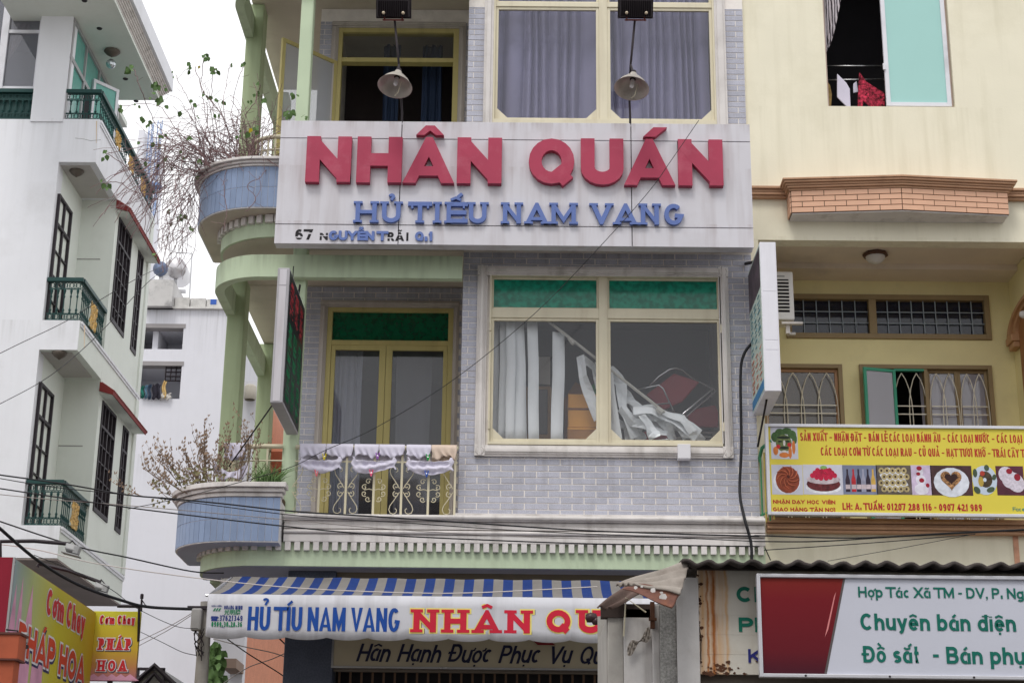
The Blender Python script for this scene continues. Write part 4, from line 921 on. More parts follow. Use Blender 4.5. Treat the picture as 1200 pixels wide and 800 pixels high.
def hung(xa, xb, ylo, m, lab, seed, grp='cloths folded over the balcony rail', Y=17.83, swag=False):
    random.seed(seed); p = atY(xa, 540, Y).x; q = atY(xb, 540, Y).x; zl = atY((xa+xb)/2, ylo, Y).z; ph = random.uniform(0, 6)
    if not swag:
        def fn(u, v):
            # over the rail: front drop, top, back drop
            x = lerp(p, q, u); s_ = v*3
            ed = .02*math.sin(u*7+ph)+.012*math.sin(u*17+ph*2)
            if s_ < 1.3: return (x+.015*math.sin(s_*3+u*4)*(1-s_/1.3), Y-.033-.012*math.sin(u*22+ph+s_*2)*(1.3-s_)-.004, lerp(zl+ed, zrl, s_/1.3))
            if s_ < 1.8: a = math.pi*(1-(s_-1.3)/.5); return (x, Y+.034*math.cos(a), zrl+.034*math.sin(a))
            return (x, Y+.036+.006*math.sin(u*15+ph), lerp(zrl, zrl-.15, (s_-1.8)/1.2))
        o = obj('cloth', MB().grid(fn, 26, 16), m, smooth=True, solid=.003)
    else:
        zt_ = zr1+.012
        def fn(u, v):
            x = lerp(p, q, u); sk = .8+.35*math.sin(seed*2.3); sag = (zt_-zl)*(.5+.5*math.sin(math.pi*u**sk)**(.6+.3*math.sin(seed)))
            z = zt_-sag*v-.02*math.sin(math.pi*u)
            if u < .06 or u > .94: z = zt_+.03-(zt_-zl)*v*1.0
            return (x+.012*math.sin(v*9+u*5), Y-.03-.02*math.sin(v*(8+seed % 5)+ph+3*math.sin(math.pi*u*sk))*math.sin(math.pi*u)-.01*math.sin(u*30+ph), z)
        o = obj('cloth', MB().grid(fn, 30, 12), m, smooth=True, solid=.003)
    tag(o, lab, 'cloth', grp); return o
cl = [(351, 381.5, 536, M_WHCL, 'white cloth over the top rail, leftmost, next to the green post'), (382, 413.5, 536, M_WHCL, 'white cloth over the top rail, second from the left, beside the yellow peg'),
      (415, 443.5, 535.5, M_WHCL, 'white cloth over the top rail, just left of the purple peg'), (444, 474, 535.5, M_WHCL, 'white cloth over the top rail, just right of the purple peg'),
      (476, 505, 536, M_WHCL, 'white cloth over the top rail with the green peg at its corner'), (505.5, 535, 537, M_STAINCL, 'stained pinkish cloth over the right end of the top rail')]
for i, (a, b, y, m, lab) in enumerate(cl): hung(a, b, y, m, lab, i)
for i, (a, b, y, lab) in enumerate(((352, 400, 553, 'white cloth sagging below the rail at the left by the door frame'), (413, 464, 553.5, 'white cloth sagging below the rail in the middle of the balcony'), (477, 531, 555, 'white cloth sagging below the rail at the right, above the blue peg'))):
    hung(a, b, y, M_WHCL, lab, 20+i, 'cloths sagging below the balcony rail', 17.80, True)
for (x, y, rgb, nm) in ((380, 535, (220, 200, 40), 'yellow clothes peg on the upper row of cloths'), (442.5, 534, (150, 90, 180), 'purple clothes peg on the upper row of cloths'), (501.5, 535.5, (20, 150, 70), 'green clothes peg on the upper row of cloths'),
                        (371, 554, (230, 110, 120), 'pink clothes peg under the left sagging cloth'), (435, 554, (226, 96, 130), 'deeper pink clothes peg under the middle sagging cloth'), (500, 555, (50, 90, 180), 'blue clothes peg under the right sagging cloth')):
    c = atY(x, y, 17.765); pg = thing('clothes_peg', nm, 'clothes peg', c-Z_*.03, 'coloured clothes pegs'); M = mat('peg_%d%d%d' % rgb, rgb, .4)
    for s_ in (-1, 1): obj('jaw', MB().obox(c+X_*.01*s_, Vector((.25*s_, 0, 1)), X_, Y_, .075, .012, .02), M, pg, bevel=.003)
    obj('spring', MB().tube([c-X_*.018, c+X_*.018], .008, 8), M_STEEL, pg)
# cloths over the curved rail
hung(262, 287, 538, M_WHCL, 'white cloth hung over the curved rail behind the dry shrub', 41, 'cloths by the lower planter', 17.83)
def drape(u, v):
    p0, p1 = atY(252, 541, 17.78), atY(292, 541, 17.78); x = lerp(p0.x, p1.x, u); z = p0.z-.12*math.sin(math.pi*u)-(.1+.04*math.sin(u*9))*v
    return (x, 17.74-.015*math.sin(u*25+v*3), z)
tag(obj('cloth', MB().grid(drape, 24, 6), M_WHCL, smooth=True, solid=.004), 'crumpled white cloth sagging low between the dry shrub and the planter rim', 'cloth', 'cloths by the lower planter')
# ================================================================== AWNING
YA0, YA1 = 17.62, 16.92
ax0, ax1 = atY(244, 697, YA1).x, 1.9; azt = atY(500, 678, YA0).z; azf = atY(480, 698, YA1).z; azb = atY(480, 749, YA1).z
AW = thing('awning', 'white restaurant awning with blue striped top and lettered scalloped valance', 'awning', ((ax0+ax1)/2, YA1, azb))
M_CANV = mat('canvas_white', (198, 198, 204), .85, .05, 2, streak=.5, dirt=(140, 136, 138), dirtamt=.35, bump=.1); M_CANVS = mat('canvas_top_shaded', (128, 124, 121), .85, .1, 3, dirtamt=.5, dirt=(110, 105, 100)); M_CBLUE = mat('canvas_blue', (26, 54, 118), .8, .1, 3, dirtamt=.3, dirt=(50, 60, 100))  # top canvas and its blue stripes coloured darker to stand for slab shade
sw = atY(270, 690, YA1).x-atY(246, 690, YA1).x; ns = int((ax1-ax0)/sw*2)+1
def atop(u, v): 
    x = ax0+.02+(ax1-ax0)*u; sk = (1-v)*0
    return (x+.10*v*max(0, 1-u*3)*1., lerp(YA1, YA0, v), lerp(azf, azt, v)-.03*math.sin(math.pi*v)+.004*math.sin(u*60))
nn_ = ns*4
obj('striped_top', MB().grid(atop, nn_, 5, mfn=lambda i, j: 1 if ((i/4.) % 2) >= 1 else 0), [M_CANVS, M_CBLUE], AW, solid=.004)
def scal(u):
    x = ax0+(ax1-ax0)*u; s_ = (x-ax0)/.405; return -.03*abs(math.sin(math.pi*s_))**.6+.015
def aval(u, v): return (ax0+(ax1-ax0)*u, YA1-.004+.004*math.sin(u*50)*(1-v)-.003*math.sin(u*23+1), lerp(azb+scal(u), azf, v))
obj('valance', MB().grid(aval, 240, 4), M_CANV, AW, smooth=True, solid=.004)
obj('side_valance', MB().add([(ax0, YA1, azb+.04), (ax0, YA1, azf), (ax0+.1, YA0, azt), (ax0+.1, YA0, azt-.12)], [(0, 1, 2, 3)]), M_CANV, AW, solid=.004)
obj('front_bar', MB().tube([(ax0-.03, YA1+.02, azf-.01), (ax1, YA1+.02, azf-.01)], .014, 8), M_STEEL, AW)
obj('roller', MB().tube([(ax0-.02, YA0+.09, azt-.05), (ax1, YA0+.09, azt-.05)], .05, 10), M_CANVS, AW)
for x in (ax0+.02, 1.8): obj('folding_arm', MB().tube([(x, YA1+.05, azf-.06), (x+.3, (YA0+YA1)/2, azf+.0), (x, YA0+.2, azt-.1)], .018, 6), M_STEEL, AW)
YT = YA1-.012
obj('lettering', text_at('HỦ TÍU NAM VANG', 289.5, 468, 711, 739, YT, .15, gap=.05, space=.26), mat('print_blue', (20, 70, 150), .7), AW)
Mr = mat('print_red', (196, 30, 56), .7); My = mat('print_yellow', (228, 214, 120), .7); Mdk = mat('print_dark', (60, 50, 60), .7)
for (dx, dy, yy, m, gw) in ((1.6, .5, YT+.009, Mdk, .08), (.5, 0, YT+.005, My, .11), (0, 0, YT, Mr, 0)):
    obj('lettering', text_at('NHÂN', 481+dx, 624+dx, 714+dy, 741+dy, yy, .27, gap=.13, slab=True, stag=.0003, grow=gw), m, AW)
    obj('lettering', text_at('QUÁN', 637+dx, 784+dx, 714.5+dy, 741.5+dy, yy, .27, gap=.13, slab=True, stag=.0003, grow=gw), m, AW)
# small contact panel printed on the valance
Mg = mat('print_green', (20, 120, 80), .7); Mb2 = mat('print_navy', (30, 50, 120), .7); Mpale = mat('print_pale', (200, 216, 220), .7)
p0, p1 = atY(246, 735, YT), atY(285.5, 707, YT); fr = MB(); 
bars(fr, p0.x, p1.x, p0.z, p1.z, YT+.006, YT+.008, .006); obj('print_frame', fr, Mb2, AW)
obj('print_field', MB().box(p0.x+.006, p1.x-.006, YT+.008, YT+.009, p0.z+.006, p1.z-.006), Mpale, AW)
for s_, a, b, yt, yb, m, wt_ in (('QUANG MINH', 262.5, 284, 709, 713.5, Mb2, .2), (':37621349', 255, 284, 720.5, 727, Mb2, .17), ('0909.30.20.36', 247.5, 283.5, 728, 734, Mg, .2), ('MÁI HIÊN', 248, 260, 708.5, 710.5, Mb2, .18)):
    obj('lettering', text_at(s_, a, b, yt, yb, YT, wt_, gap=.12), m, AW)
lg = MB()
for k in range(3): p = atY(249.5+k*3, 715.5, YT); lg.prism([(0, 0), (.014, 0), (.03, .03), (.016, .03)], p, X_, Z_, -Y_, 0, .0005)
obj('logo', lg, Mg, AW)
ph = MB(); p = atY(247.5, 727, YT); ph.box(p.x, p.x+.06, YT, YT+.001, p.z, p.z+.03); ph.box(p.x-.004, p.x+.064, YT-.0005, YT+.001, p.z+.033, p.z+.047); ph.box(p.x-.004, p.x+.012, YT-.0005, YT+.001, p.z+.024, p.z+.033); ph.box(p.x+.048, p.x+.064, YT-.0005, YT+.001, p.z+.024, p.z+.033)
obj('phone_mark', ph, Mb2, AW)
def cjk(s_, p, h, m, parent):
    cu = bpy.data.curves.new('characters', 'FONT'); cu.body = s_; cu.size = h; cu.offset = .0012; ob = bpy.data.objects.new('characters', cu); COL.objects.link(ob)
    bpy.context.view_layer.update(); me = bpy.data.meshes.new_from_object(ob.evaluated_get(bpy.context.evaluated_depsgraph_get())); bpy.data.objects.remove(ob)
    mb_ = MB(); mb_.add([(p.x+v.co.x, YT-.0005, p.z+v.co.y) for v in me.vertices], [tuple(q.vertices) for q in me.polygons]); 
    if mb_.f: obj('lettering', mb_, m, parent)
cjk('光明牌', atY(262.5, 719, YT), .055, Mg, AW)
# ================================================================== fascia sign behind the awning
YH = 17.96
hx0, hx1 = atY(391, 765, YH).x, 2.0; hz0, hz1 = atY(500, 781, YH).z, atY(500, 744, YH).z
FS = thing('fascia_sign', 'shaded beige sign with dark blue script above the grille, behind the awning', 'sign', ((hx0+hx1)/2, YH, hz0))
obj('board', MB().box(hx0, hx1, YH, YH+.05, hz0, hz1), mat('beige_board', (186, 176, 152), .6, .04, 2), FS)
fr = MB(); bars(fr, hx0-.02, hx1+.02, hz0-.02, hz1+.02, YH-.015, YH+.05, .02); obj('frame', fr, M_STEEL, FS)
obj('lettering', text_at('Hân Hạnh Được Phục Vụ Quý', 417, 716, 755, 776, YH-.003, .15, gap=.05, space=.5, shear=.3, stag=.0004, wavy=lambda t: .006*math.sin(t*40)), mat('script_navy', (26, 30, 62), .6), FS)
rdm = MB(); p = atY(618, 744, YH-.01); rdm.prism([(0, 0), (.11, -.1), (.3, -.1), (.16, 0)], p, X_, Z_, -Y_, 0, .004); obj('red_mark', rdm, mat('dull_red', (130, 40, 44), .6), FS)
# ================================================================== LIGHTBOX SIGNS
def noise_marks(X, n_dir, y0, y1, z0, z1, cols, rows, m, parent, seed, name='lettering', sh=0.):
    """columns of small worn print, unreadable at this slant"""
    random.seed(seed); mb_ = MB()
    for c in range(cols):
        for r in range(rows):
            yy = lerp(y0, y1, (c+.5)/cols); zz = lerp(z1, z0, (r+.5)/rows); w_ = (y1-y0)/cols*.36; h_ = (z1-z0)/rows*.3
            for k in range(3):
                a = random.uniform(-w_, w_); b = random.uniform(-h_, h_); l = random.uniform(.4, 1)
                if random.random() < .5: mb_.box(X, X+n_dir*.003, yy+a-.004, yy+a+.004, zz-h_*l, zz+h_*l)
                else: mb_.box(X, X+n_dir*.0035, yy-w_*l, yy+w_*l, zz+b-.004, zz+b+.004)
    obj(name, mb_, m, parent)
XA = atY(354, 420, 17.80).x; yn = (atX(339, 311, XA).y+atX(332, 474, XA).y)/2; zt_a, zb_a = atX(339, 311, XA).z, atX(332, 474, XA).z; th = .128
L1 = thing('lightbox_sign', 'tall lightbox left of the balcony door, dark face with red and green lettering', 'sign', (XA-th/2, (yn+17.8)/2, zb_a), 'upright lightbox signs')
obj('casing', MB().box(XA-th, XA, yn, 17.80, zb_a, zt_a), mat('grey_casing', (168, 166, 170), .5, .08, 4, dirtamt=.3), L1, bevel=.012)
zs = lerp(zb_a, zt_a, .865)
obj('edge_panel', MB().box(XA-th+.025, XA-.03, yn-.004, yn, zb_a+.02, zs-.004), M_SIGN, L1); obj('edge_panel', MB().box(XA-th+.025, XA-.03, yn-.004, yn, zs+.004, zt_a-.02), M_SIGN, L1)
obj('face', MB().box(XA, XA+.004, yn+.015, 17.785, zb_a+.03, zt_a-.03), mat('black_film', (34, 36, 44), .35), L1)
H_ = zt_a-zb_a
noise_marks(XA+.004, 1, yn+.05, 17.74, zb_a+H_*.68, zb_a+H_*.93, 3, 14, mat('film_red', (196, 70, 80), .5), L1, 3)
noise_marks(XA+.004, 1, yn+.05, 17.74, zb_a+H_*.34, zb_a+H_*.62, 3, 14, mat('film_green', (40, 150, 100), .5), L1, 4)
noise_marks(XA+.004, 1, yn+.05, 17.74, zb_a+H_*.05, zb_a+H_*.31, 3, 14, MATS['film_green'], L1, 5)
obj('stay', MB().tube([(XA-th+.02, yn+.1, zb_a+.02), (XA-.75, 17.9, zb_a-.33)], .009, 6), M_IRON, L1); obj('stay', MB().tube([(XA-.06, 17.6, zt_a), (XA-.06, 17.75, zt_a+.25)], .012, 6), M_IRON, L1)
XB = atY(880, 400, 17.92).x; yb_ = (atX(889, 286, XB).y+atX(897.5, 456, XB).y)/2; zt_b, zb_b = atX(889, 286, XB).z, atX(897.5, 456, XB).z; th = .175
L2 = thing('lightbox_sign', 'tall lightbox with blank white edge where the grey brick and cream houses meet', 'sign', (XB+th/2, (yb_+17.95)/2, zb_b), 'upright lightbox signs')
obj('casing', MB().box(XB, XB+th, yb_, 17.95, zb_b, zt_b), mat('white_casing', (226, 225, 232), .5, .03, 4, streak=.15), L2, bevel=.008)
for k in range(4): zz0 = lerp(zb_b, zt_b, (0, .27, .335, .66)[k])+.006; zz1 = lerp(zb_b, zt_b, (.27, .335, .66, 1)[k])-.006; obj('edge_panel', MB().box(XB+.02, XB+th-.012, yb_-.003, yb_, zz0, zz1), MATS['white_casing'], L2)
H_ = zt_b-zb_b
obj('face', MB().box(XB-.004, XB, yb_+.015, 17.93, zb_b+.02, zt_b-.02), mat('pale_film', (190, 205, 195), .4), L2)
obj('picture', MB().box(XB-.006, XB-.004, yb_+.02, 17.925, zb_b+H_*.7, zb_b+H_*.97), mat('dark_picture', (70, 56, 66), .4, .6, 8), L2)
noise_marks(XB-.006, -1, yb_+.05, 17.9, zb_b+H_*.36, zb_b+H_*.68, 3, 9, mat('film_teal', (100, 150, 165), .5), L2, 6)
noise_marks(XB-.006, -1, yb_+.05, 17.9, zb_b+H_*.1, zb_b+H_*.34, 3, 7, mat('film_salmon', (205, 130, 110), .5), L2, 7)
obj('picture', MB().box(XB-.0061, XB-.0041, yb_+.02, 17.925, zb_b+H_*.025, zb_b+H_*.085), mat('film_blue', (50, 120, 170), .5), L2)
obj('bracket', MB().tube([(XB+.06, 17.3, zb_b), (XB+.04, 17.95, zb_b-.35)], .012, 6), M_IRON, L2); obj('bracket', MB().tube([(XB+.05, 17.6, zt_b), (XB-.02, 17.98, zt_b+.12)], .02, 6), M_IRON, L2)
# ================================================================== CREAM HOUSE ON THE RIGHT
YR, YRB = 18.06, 19.36
M_CREAM = mat('cream_wall_paint', (232, 226, 204), .8, .03, 1.5, streak=.26, dirt=(180, 172, 140), dirtamt=.2, dscale=.9, bump=.12, drips=((10.5, 1.1, .18), (8.85, .5, .22), (4.95, .5, .4)))
M_OLIVE = mat('yellow_wall_paint', (228, 216, 164), .85, .05, 2, dirtamt=.2, dirt=(150, 140, 100), bump=.12)
M_BROWNM = mat('brown_moulding_paint', (186, 146, 116), .7, .08, 3, streak=.3, dirt=(130, 95, 72), bump=.12)
M_OBR = mat('orange_brick', (218, 174, 146), .8, .05, 5, rnd=.04, bump=.12)
M_OLF = mat('brown_frame_paint', (142, 122, 88), .5, .08, 3)
CX0, CX1 = 2.572, 12.
RB = thing('cream_house', 'cream painted house on the right with a bowed orange brick ledge and recessed veranda', 'house', (6, YR, 0))
zla, zlb = atY(1000, 282, YR).z, atY(1000, 614, YR).z
w0 = (atY(967, 60, YR).x, atY(1114.5, 60, YR).x, atY(1040, 125, YR).z, 13.0)
core = MB(); wall_with_holes(core, CX0, CX1, zla, 14.5, YR, YR+.2, [w0]); core.box(CX0, CX0+.09, YR, YR+.2, zlb, zla-.001)
core.box(CX0, CX1, YR+.2, 26, 13.9, 14.4); core.box(CX1-.2, CX1, YR+.2, 26, 0, 13.9)
obj('wall', core, M_CREAM, RB)
bx0 = atY(898, 640, YR).x
obj('balcony_wall', MB().box(CX0, CX1, YR-.02, YR+.15, 3.0, zlb), M_CREAM, RB)
w1 = (atY(921, 372, YRB).x, atY(1160, 372, YRB).x, atY(1000, 397, YRB).z, atY(1000, 345.5, YRB).z)
w2 = (atY(880, 460, YRB).x, atY(988, 460, YRB).x, 5.3, atY(950, 427, YRB).z); w3 = (atY(1008, 460, YRB).x, atY(1164, 460, YRB).x, 5.3, atY(1080, 428, YRB).z)
w2 = (max(w2[0], CX0+.25),)+w2[1:]
bwall = MB(); wall_with_holes(bwall, CX0+.01, CX1-.2, 4.9, zla+.4, YRB, YRB+.2, [w1, w2, w3]); bwall.box(CX0+.0, CX0+.09, YR+.2, YRB, 4.9, zla+.3)
obj('back_wall', bwall, M_OLIVE, RB)
cl = MB(); cl.box(CX0, CX1, YR+.2, YRB, zla+.06, zla+.12); cl.box(CX0+.09, CX1, YRB-.42, YRB, zla-.01, zla+.06)
xbm = atY(1187, 300, YR+.3).x; cl.box(xbm+.45, xbm+.95, YR+.2, YRB-.43, zla-.01, zla+.06)
obj('ceiling', cl, mat('veranda_ceiling', (222, 208, 190), .85, .05, 2, dirtamt=.3, dirt=(150, 140, 128)), RB)
obj('floor', MB().box(CX0, CX1, YR+.15, YRB, 4.95, 5.1), M_SOFF, RB)
rm_ = MB(); rm_.box(CX0+.2, 10, 21.5, 21.6, 4.9, 13.8).box(CX0+.2, 10, YRB+.2, 21.5, 4.9, 5.0).box(CX0+.2, 10, YRB+.2, 21.5, zla+.42, zla+.5).box(CX0+.2, 10, YR+.2, 21.5, 13.2, 13.3).box(CX0+.1, CX0+.2, YR+.2, 21.5, zla+.5, 13.2)
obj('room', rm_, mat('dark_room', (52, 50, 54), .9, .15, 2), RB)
lt = MB().lathe([(.0, .0), (.15, .0), (.165, -.03), (.15, -.04)], atY(1025, 288, YR+.55)+Z_*.0, (0, 0, 1), 8); p = atY(1025, 288, YR+.55); p.z = zla+.06
lt = MB().lathe([(0, 0), (.14, 0), (.155, -.025), (.13, -.045), (.0, -.045)], p, (0, 0, 1), 8); lamp_ = obj('ceiling_lamp', lt, mat('dark_wood_rim', (92, 66, 54), .5), RB)
obj('dome', MB().lathe([(.115, -.045), (.11, -.07), (.08, -.105), (.04, -.125), (0, -.13)], p, (0, 0, 1), 18), mat('opal_glass', (214, 210, 206), .3), lamp_, smooth=True)
# cornice with the bowed brick ledge
zc0, zc1 = atY(900, 234, YR).z, atY(900, 222, YR).z
xl0, xl1 = atY(927, 235, 17.84).x, atY(1181, 235, 17.84).x; xmid = (xl0+xl1)/2
def mould(mb, xa, xb, y, z0, z1, n, d):
    for k in range(n):
        t0, t1 = k/n, (k+1)/n; mb.box(xa, xb, y-.03-d*t1-.012*(k % 2), y+.05, lerp(z0, z1, t0)+.001, lerp(z0, z1, t1)-.001)
co = MB(); mould(co, CX0, xl0-.02, YR-.01, zc0, zc1, 4, .06); obj('cornice', co, M_BROWNM, RB, bevel=.004)
co = MB(); mould(co, xl1+.02, CX1, YR-.01, zc0, zc1, 4, .06); obj('cornice', co, M_BROWNM, RB, bevel=.004)
YE, YM = 17.84, 17.72
za, zb_ = atY(1180, 252, YE).z, atY(1180, 226.5, YE).z; zt_ = atY(1180, 214.5, YE).z
lg = MB(); lg.prism([(xl0, YR), (xl0, YE), (xmid, YM), (xl1, YE), (xl1, YR)], (0, 0, 0), X_, Y_, Z_, za+.004, zb_)
LG = obj('brick_ledge', lg, mat('dark_joint', (84, 66, 58), .9), RB); so_ = MB(); so_.prism([(xl0+.01, YR), (xl0+.01, YE+.01), (xmid, YM+.01), (xl1-.01, YE+.01), (xl1-.01, YR)], (0, 0, 0), X_, Y_, Z_, za-.012, za+.003); obj('soffit', so_, M_TRIM, LG)
cp = MB()
for k, d in enumerate((.02, .045, .06, .085, .10)):
    t0, t1 = k/5, (k+1)/5; cp.prism([(xl0-d, YR), (xl0-d, YE-d), (xmid, YM-d), (xl1+d, YE-d), (xl1+d, YR)], (0, 0, 0), X_, Y_, Z_, lerp(zb_, zt_, t0)+.001, lerp(zb_, zt_, t1)-.001)
obj('coping', cp, M_BROWNM, LG, bevel=.004)
ob = None; rh = (zb_-za)/4; nseg = 5.
for side in (0, 1):
    a = Vector((xl0, YE, 0)) if side == 0 else Vector((xmid, YM, 0)); b = Vector((xmid, YM, 0)) if side == 0 else Vector((xl1, YE, 0)); d = (b-a); L = d.length; d.normalize(); bw = L/nseg; ang = math.atan2(d.y, d.x); nn = Vector((d.y, -d.x, 0))
    for r in range(4):
        z = za+rh*(r+.5); s_ = -bw*.5 if r % 2 else 0
        if side == 1: s_ = -bw*.0 if r % 2 == 0 else -bw*.5
        while s_ < L-.01:
            s0, s1 = max(0, s_)+.004, min(L, s_+bw)-.004; s_ += bw
            if s1-s0 < .03: continue
            c = a+d*(s0+s1)/2+nn*.004; c.z = z; sc = ((s1-s0), 1, rh-.010)
            if ob is None: ob = obj('brick', MB().box(-.5, .5, -.009, .009, -.5, .5), M_OBR, LG, origin=(0, 0, 0)); ob.location = c-wl(LG); ob.scale = sc; ob.rotation_euler = (0, 0, ang)
            else: inst(ob, 'brick', LG, c, ang, sc)
for r in range(4):
    c = Vector((xl0-.004, (YE+YR)/2, za+rh*(r+.5))); inst(ob, 'brick', LG, c, math.pi/2, (abs(YR-YE)-.02, 1, rh-.01))
# brown ledge moulding under the banner
lm = MB(); z0, z1 = atY(1000, 624.5, YR-.1).z, atY(1000, 607, YR-.1).z
for k in range(5): lm.box(bx0, CX1, YR-.12-.03*(k in (1, 3)), YR-.021, lerp(z0, z1, k/5)+.002, lerp(z0, z1, (k+1)/5)-.002)
obj('ledge_moulding', lm, M_BROWNM, RB, bevel=.005)
obj('drain_stain', MB().box(atY(1187, 640, YR).x, atY(1193, 640, YR).x, YR-.03, YR-.02, 4.3, z0-.0), mat('rusty_pipe_paint', (200, 150, 124), .8, .2, 9), RB)
# upper right window
def simple_frame(parent, name, X0, X1, Z0, Z1, Y, w, dep, m):
    f = MB(); bars(f, X0, X1, Z0, Z1, Y, Y+dep, w); return obj(name, f, m, parent, bevel=.003)
M_WPVC = mat('white_window_paint', (222, 222, 228), .5, .04, 4, dirtamt=.3, dirt=(130, 130, 130)); M_AQUA = mat('aqua_frosted_glass', (164, 208, 202), .35, .03, 1)
xm_ = atY(1036, 60, YR).x
WU = simple_frame(RB, 'window', w0[0]+.006, w0[1]-.002, w0[2]+.0, w0[3], YR+.07, .022, .1, mat('thin_window_edge', (190, 170, 160), .6))
sf = MB(); bars(sf, xm_, w0[1]-.03, w0[2]+.025, w0[3]-.03, YR+.03, YR+.07, .05); S_ = obj('sliding_sash', sf, M_WPVC, WU, bevel=.003)
obj('aqua_pane', MB().box(xm_+.05, w0[1]-.08, YR+.05, YR+.055, w0[2]+.075, w0[3]-.08), M_AQUA, S_)
obj('latch', MB().box(xm_-.02, xm_+.01, YR+.01, YR+.03, 11.0, 11.08), M_WPVC, S_)
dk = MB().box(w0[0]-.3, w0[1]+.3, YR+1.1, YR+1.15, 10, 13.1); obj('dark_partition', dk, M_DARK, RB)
def scurt(u, v):
    zt = 13; zb = atY(967, 62, YR+.25).z; z = lerp(zb, zt, v); W_ = .04+.22*min(1, v*2.2)**.7
    return (w0[0]+.02+W_*u, YR+.25+.02*math.sin(u*16), z)
M_STR = mat('striped_curtain', (206, 200, 206), .9, .05, 2)
nt_ = M_STR.node_tree; b_ = nt_.nodes['Principled BSDF']; g_ = nt_.nodes.new('ShaderNodeNewGeometry'); wv = nt_.nodes.new('ShaderNodeTexWave'); wv.bands_direction = 'X'; wv.inputs['Scale'].default_value = 9; wv.inputs['Distortion'].default_value = 2
rp = nt_.nodes.new('ShaderNodeValToRGB'); rp.color_ramp.elements[0].color = (.05, .04, .05, 1); rp.color_ramp.elements[1].color = (.6, .55, .58, 1); rp.color_ramp.elements[0].position = .3; rp.color_ramp.elements[1].position = .45
nt_.links.new(g_.outputs['Position'], wv.inputs['Vector']); nt_.links.new(wv.outputs['Fac'], rp.inputs[0]); nt_.links.new(rp.outputs[0], b_.inputs['Base Color'])
tag(obj('curtain', MB().grid(scurt, 20, 14), M_STR, smooth=True), 'narrow black and white striped curtain at the left edge of the open window, top right', 'curtain')
for i, (y, lab) in enumerate(((77.5, 'upper thin metal clothes rod across the open window, top right'), (94, 'lower thin metal clothes rod across the open window, top right'))):
    p = atY(967, y, YR+.3); q = atY(1040, y-(1 if i else 0), YR+.3); tag(obj('clothes_rod', MB().tube([p, q], .009, 8), M_STEEL, smooth=True), lab, 'rod', 'clothes rods')
M_FLO = mat('red_floral_cloth', (150, 40, 60), .9, .5, 14, speck=.9, fine=30); M_TAN = mat('tan_patterned_cloth', (150, 125, 80), .9, .4, 12)
def hangcloth(pts, m, lab, Y, hanger=True):
    P = [atY(x, y, Y) for x, y in pts]; o0 = P[0]; mb_ = MB(); mb_.prism([(p.x-o0.x, p.z-o0.z) for p in P], o0, X_, Z_, -Y_, -.02, 0); o = obj('hanging_cloth', mb_, m, bevel=.008); return tag(o, lab, 'cloth')
hangcloth([(981, 86), (992, 97), (996, 104), (997, 126), (993, 126), (981, 114), (981, 96)], M_WHCL, 'white towel hanging in the open window top right, middle of the washing', YR+.24)
hangcloth([(1007, 84), (1016, 96), (1030, 105), (1037, 109), (1037, 126), (1020, 126), (1012, 118), (1011, 126), (1005, 126), (1006, 100)], M_FLO, 'red and white floral garment hanging in the open window top right', YR+.22)
hangcloth([(967, 92), (973, 100), (975, 110), (974, 126), (967, 126)], M_TAN, 'tan patterned garment at the left end of the washing in the open window', YR+.26)
hangcloth([(1000, 98), (1004, 95), (1006, 108), (1000, 109)], M_WHCL, 'small white sock hanging between the towel and the floral garment', YR+.3)
# strip window with its grid
def gridwin(parent, X0, X1, Z0, Z1, Y, split):
    f = MB(); bars(f, X0, X1, Z0, Z1, Y-.03, Y+.1, .065)
    for s_ in split: f.box(s_-.045, s_+.045, Y-.028, Y+.098, Z0+.065, Z1-.065)
    W = obj('window', f, M_OLF, parent, bevel=.004); return W
xs_ = atY(1022.5, 372, YRB).x; SWN = gridwin(RB, *w1, YRB, [xs_]); M_GRD = mat('grid_bar_paint', (150, 160, 168), .6)
for (a, b, n) in ((w1[0]+.065, xs_-.045, 6), (xs_+.045, w1[1]-.065, 9)):
    obj('pane', MB().box(a, b, YRB+.05, YRB+.054, w1[2]+.065, w1[3]-.065), glass('dark_pane', (34, 40, 62), .45, refl=.04), SWN)
    for k in range(1, n): x = lerp(a, b, k/n); obj('glazing_bar', MB().box(x-.005, x+.005, YRB+.02, YRB+.034, w1[2]+.066, w1[3]-.066), M_GRD, SWN)
    for k in (1, 2): z = lerp(w1[2]+.065, w1[3]-.065, k/3); obj('glazing_bar', MB().box(a, b, YRB+.0205, YRB+.0335, z-.005, z+.005), M_GRD, SWN)
# arched grille windows
M_GRL = mat('grille_cream_paint', (222, 216, 200), .5)
def gothic(parent, X0, X1, Z0, Z1, pitch, nm='grille'):
    g = MB(); n = max(1, int(round((X1-X0)/pitch))); p_ = (X1-X0)/n; zs = Z1-.42; Y = YRB-.0
    for k in range(n):
        a = X0+k*p_
        def arch(x0, x1, top):
            pts = []; mx = (x0+x1)/2
            pts += [(x0, Y, Z0), (x0, Y, zs-.1)]+[(x0+(mx-x0)*(1-math.cos(t*1.2))/.638, Y, zs-.1+(top-zs+.1)*math.sin(t*1.2)/.932) for t in (.25, .5, .75, 1)]
            g.tube(pts, .0058, 4); g.tube([(2*mx-x, y, z) for x, y, z in pts], .0058, 4)
        arch(a-.02, a+p_+.02, Z1-.02)
        if pitch > .3: arch(a+p_*.5, a+p_*1.5, Z1-.03) if k < n-1 else None
    for z in (atY(1000, 475, YRB).z, atY(1000, 484.5, YRB).z): g.box(X0, X1, Y-.006, Y+.006, z-.006, z+.006)
    return obj(nm, g, M_GRL, parent)
W2 = simple_frame(RB, 'window', w2[0], w2[1], w2[2], w2[3], YRB-.03, .05, .13, M_OLF)
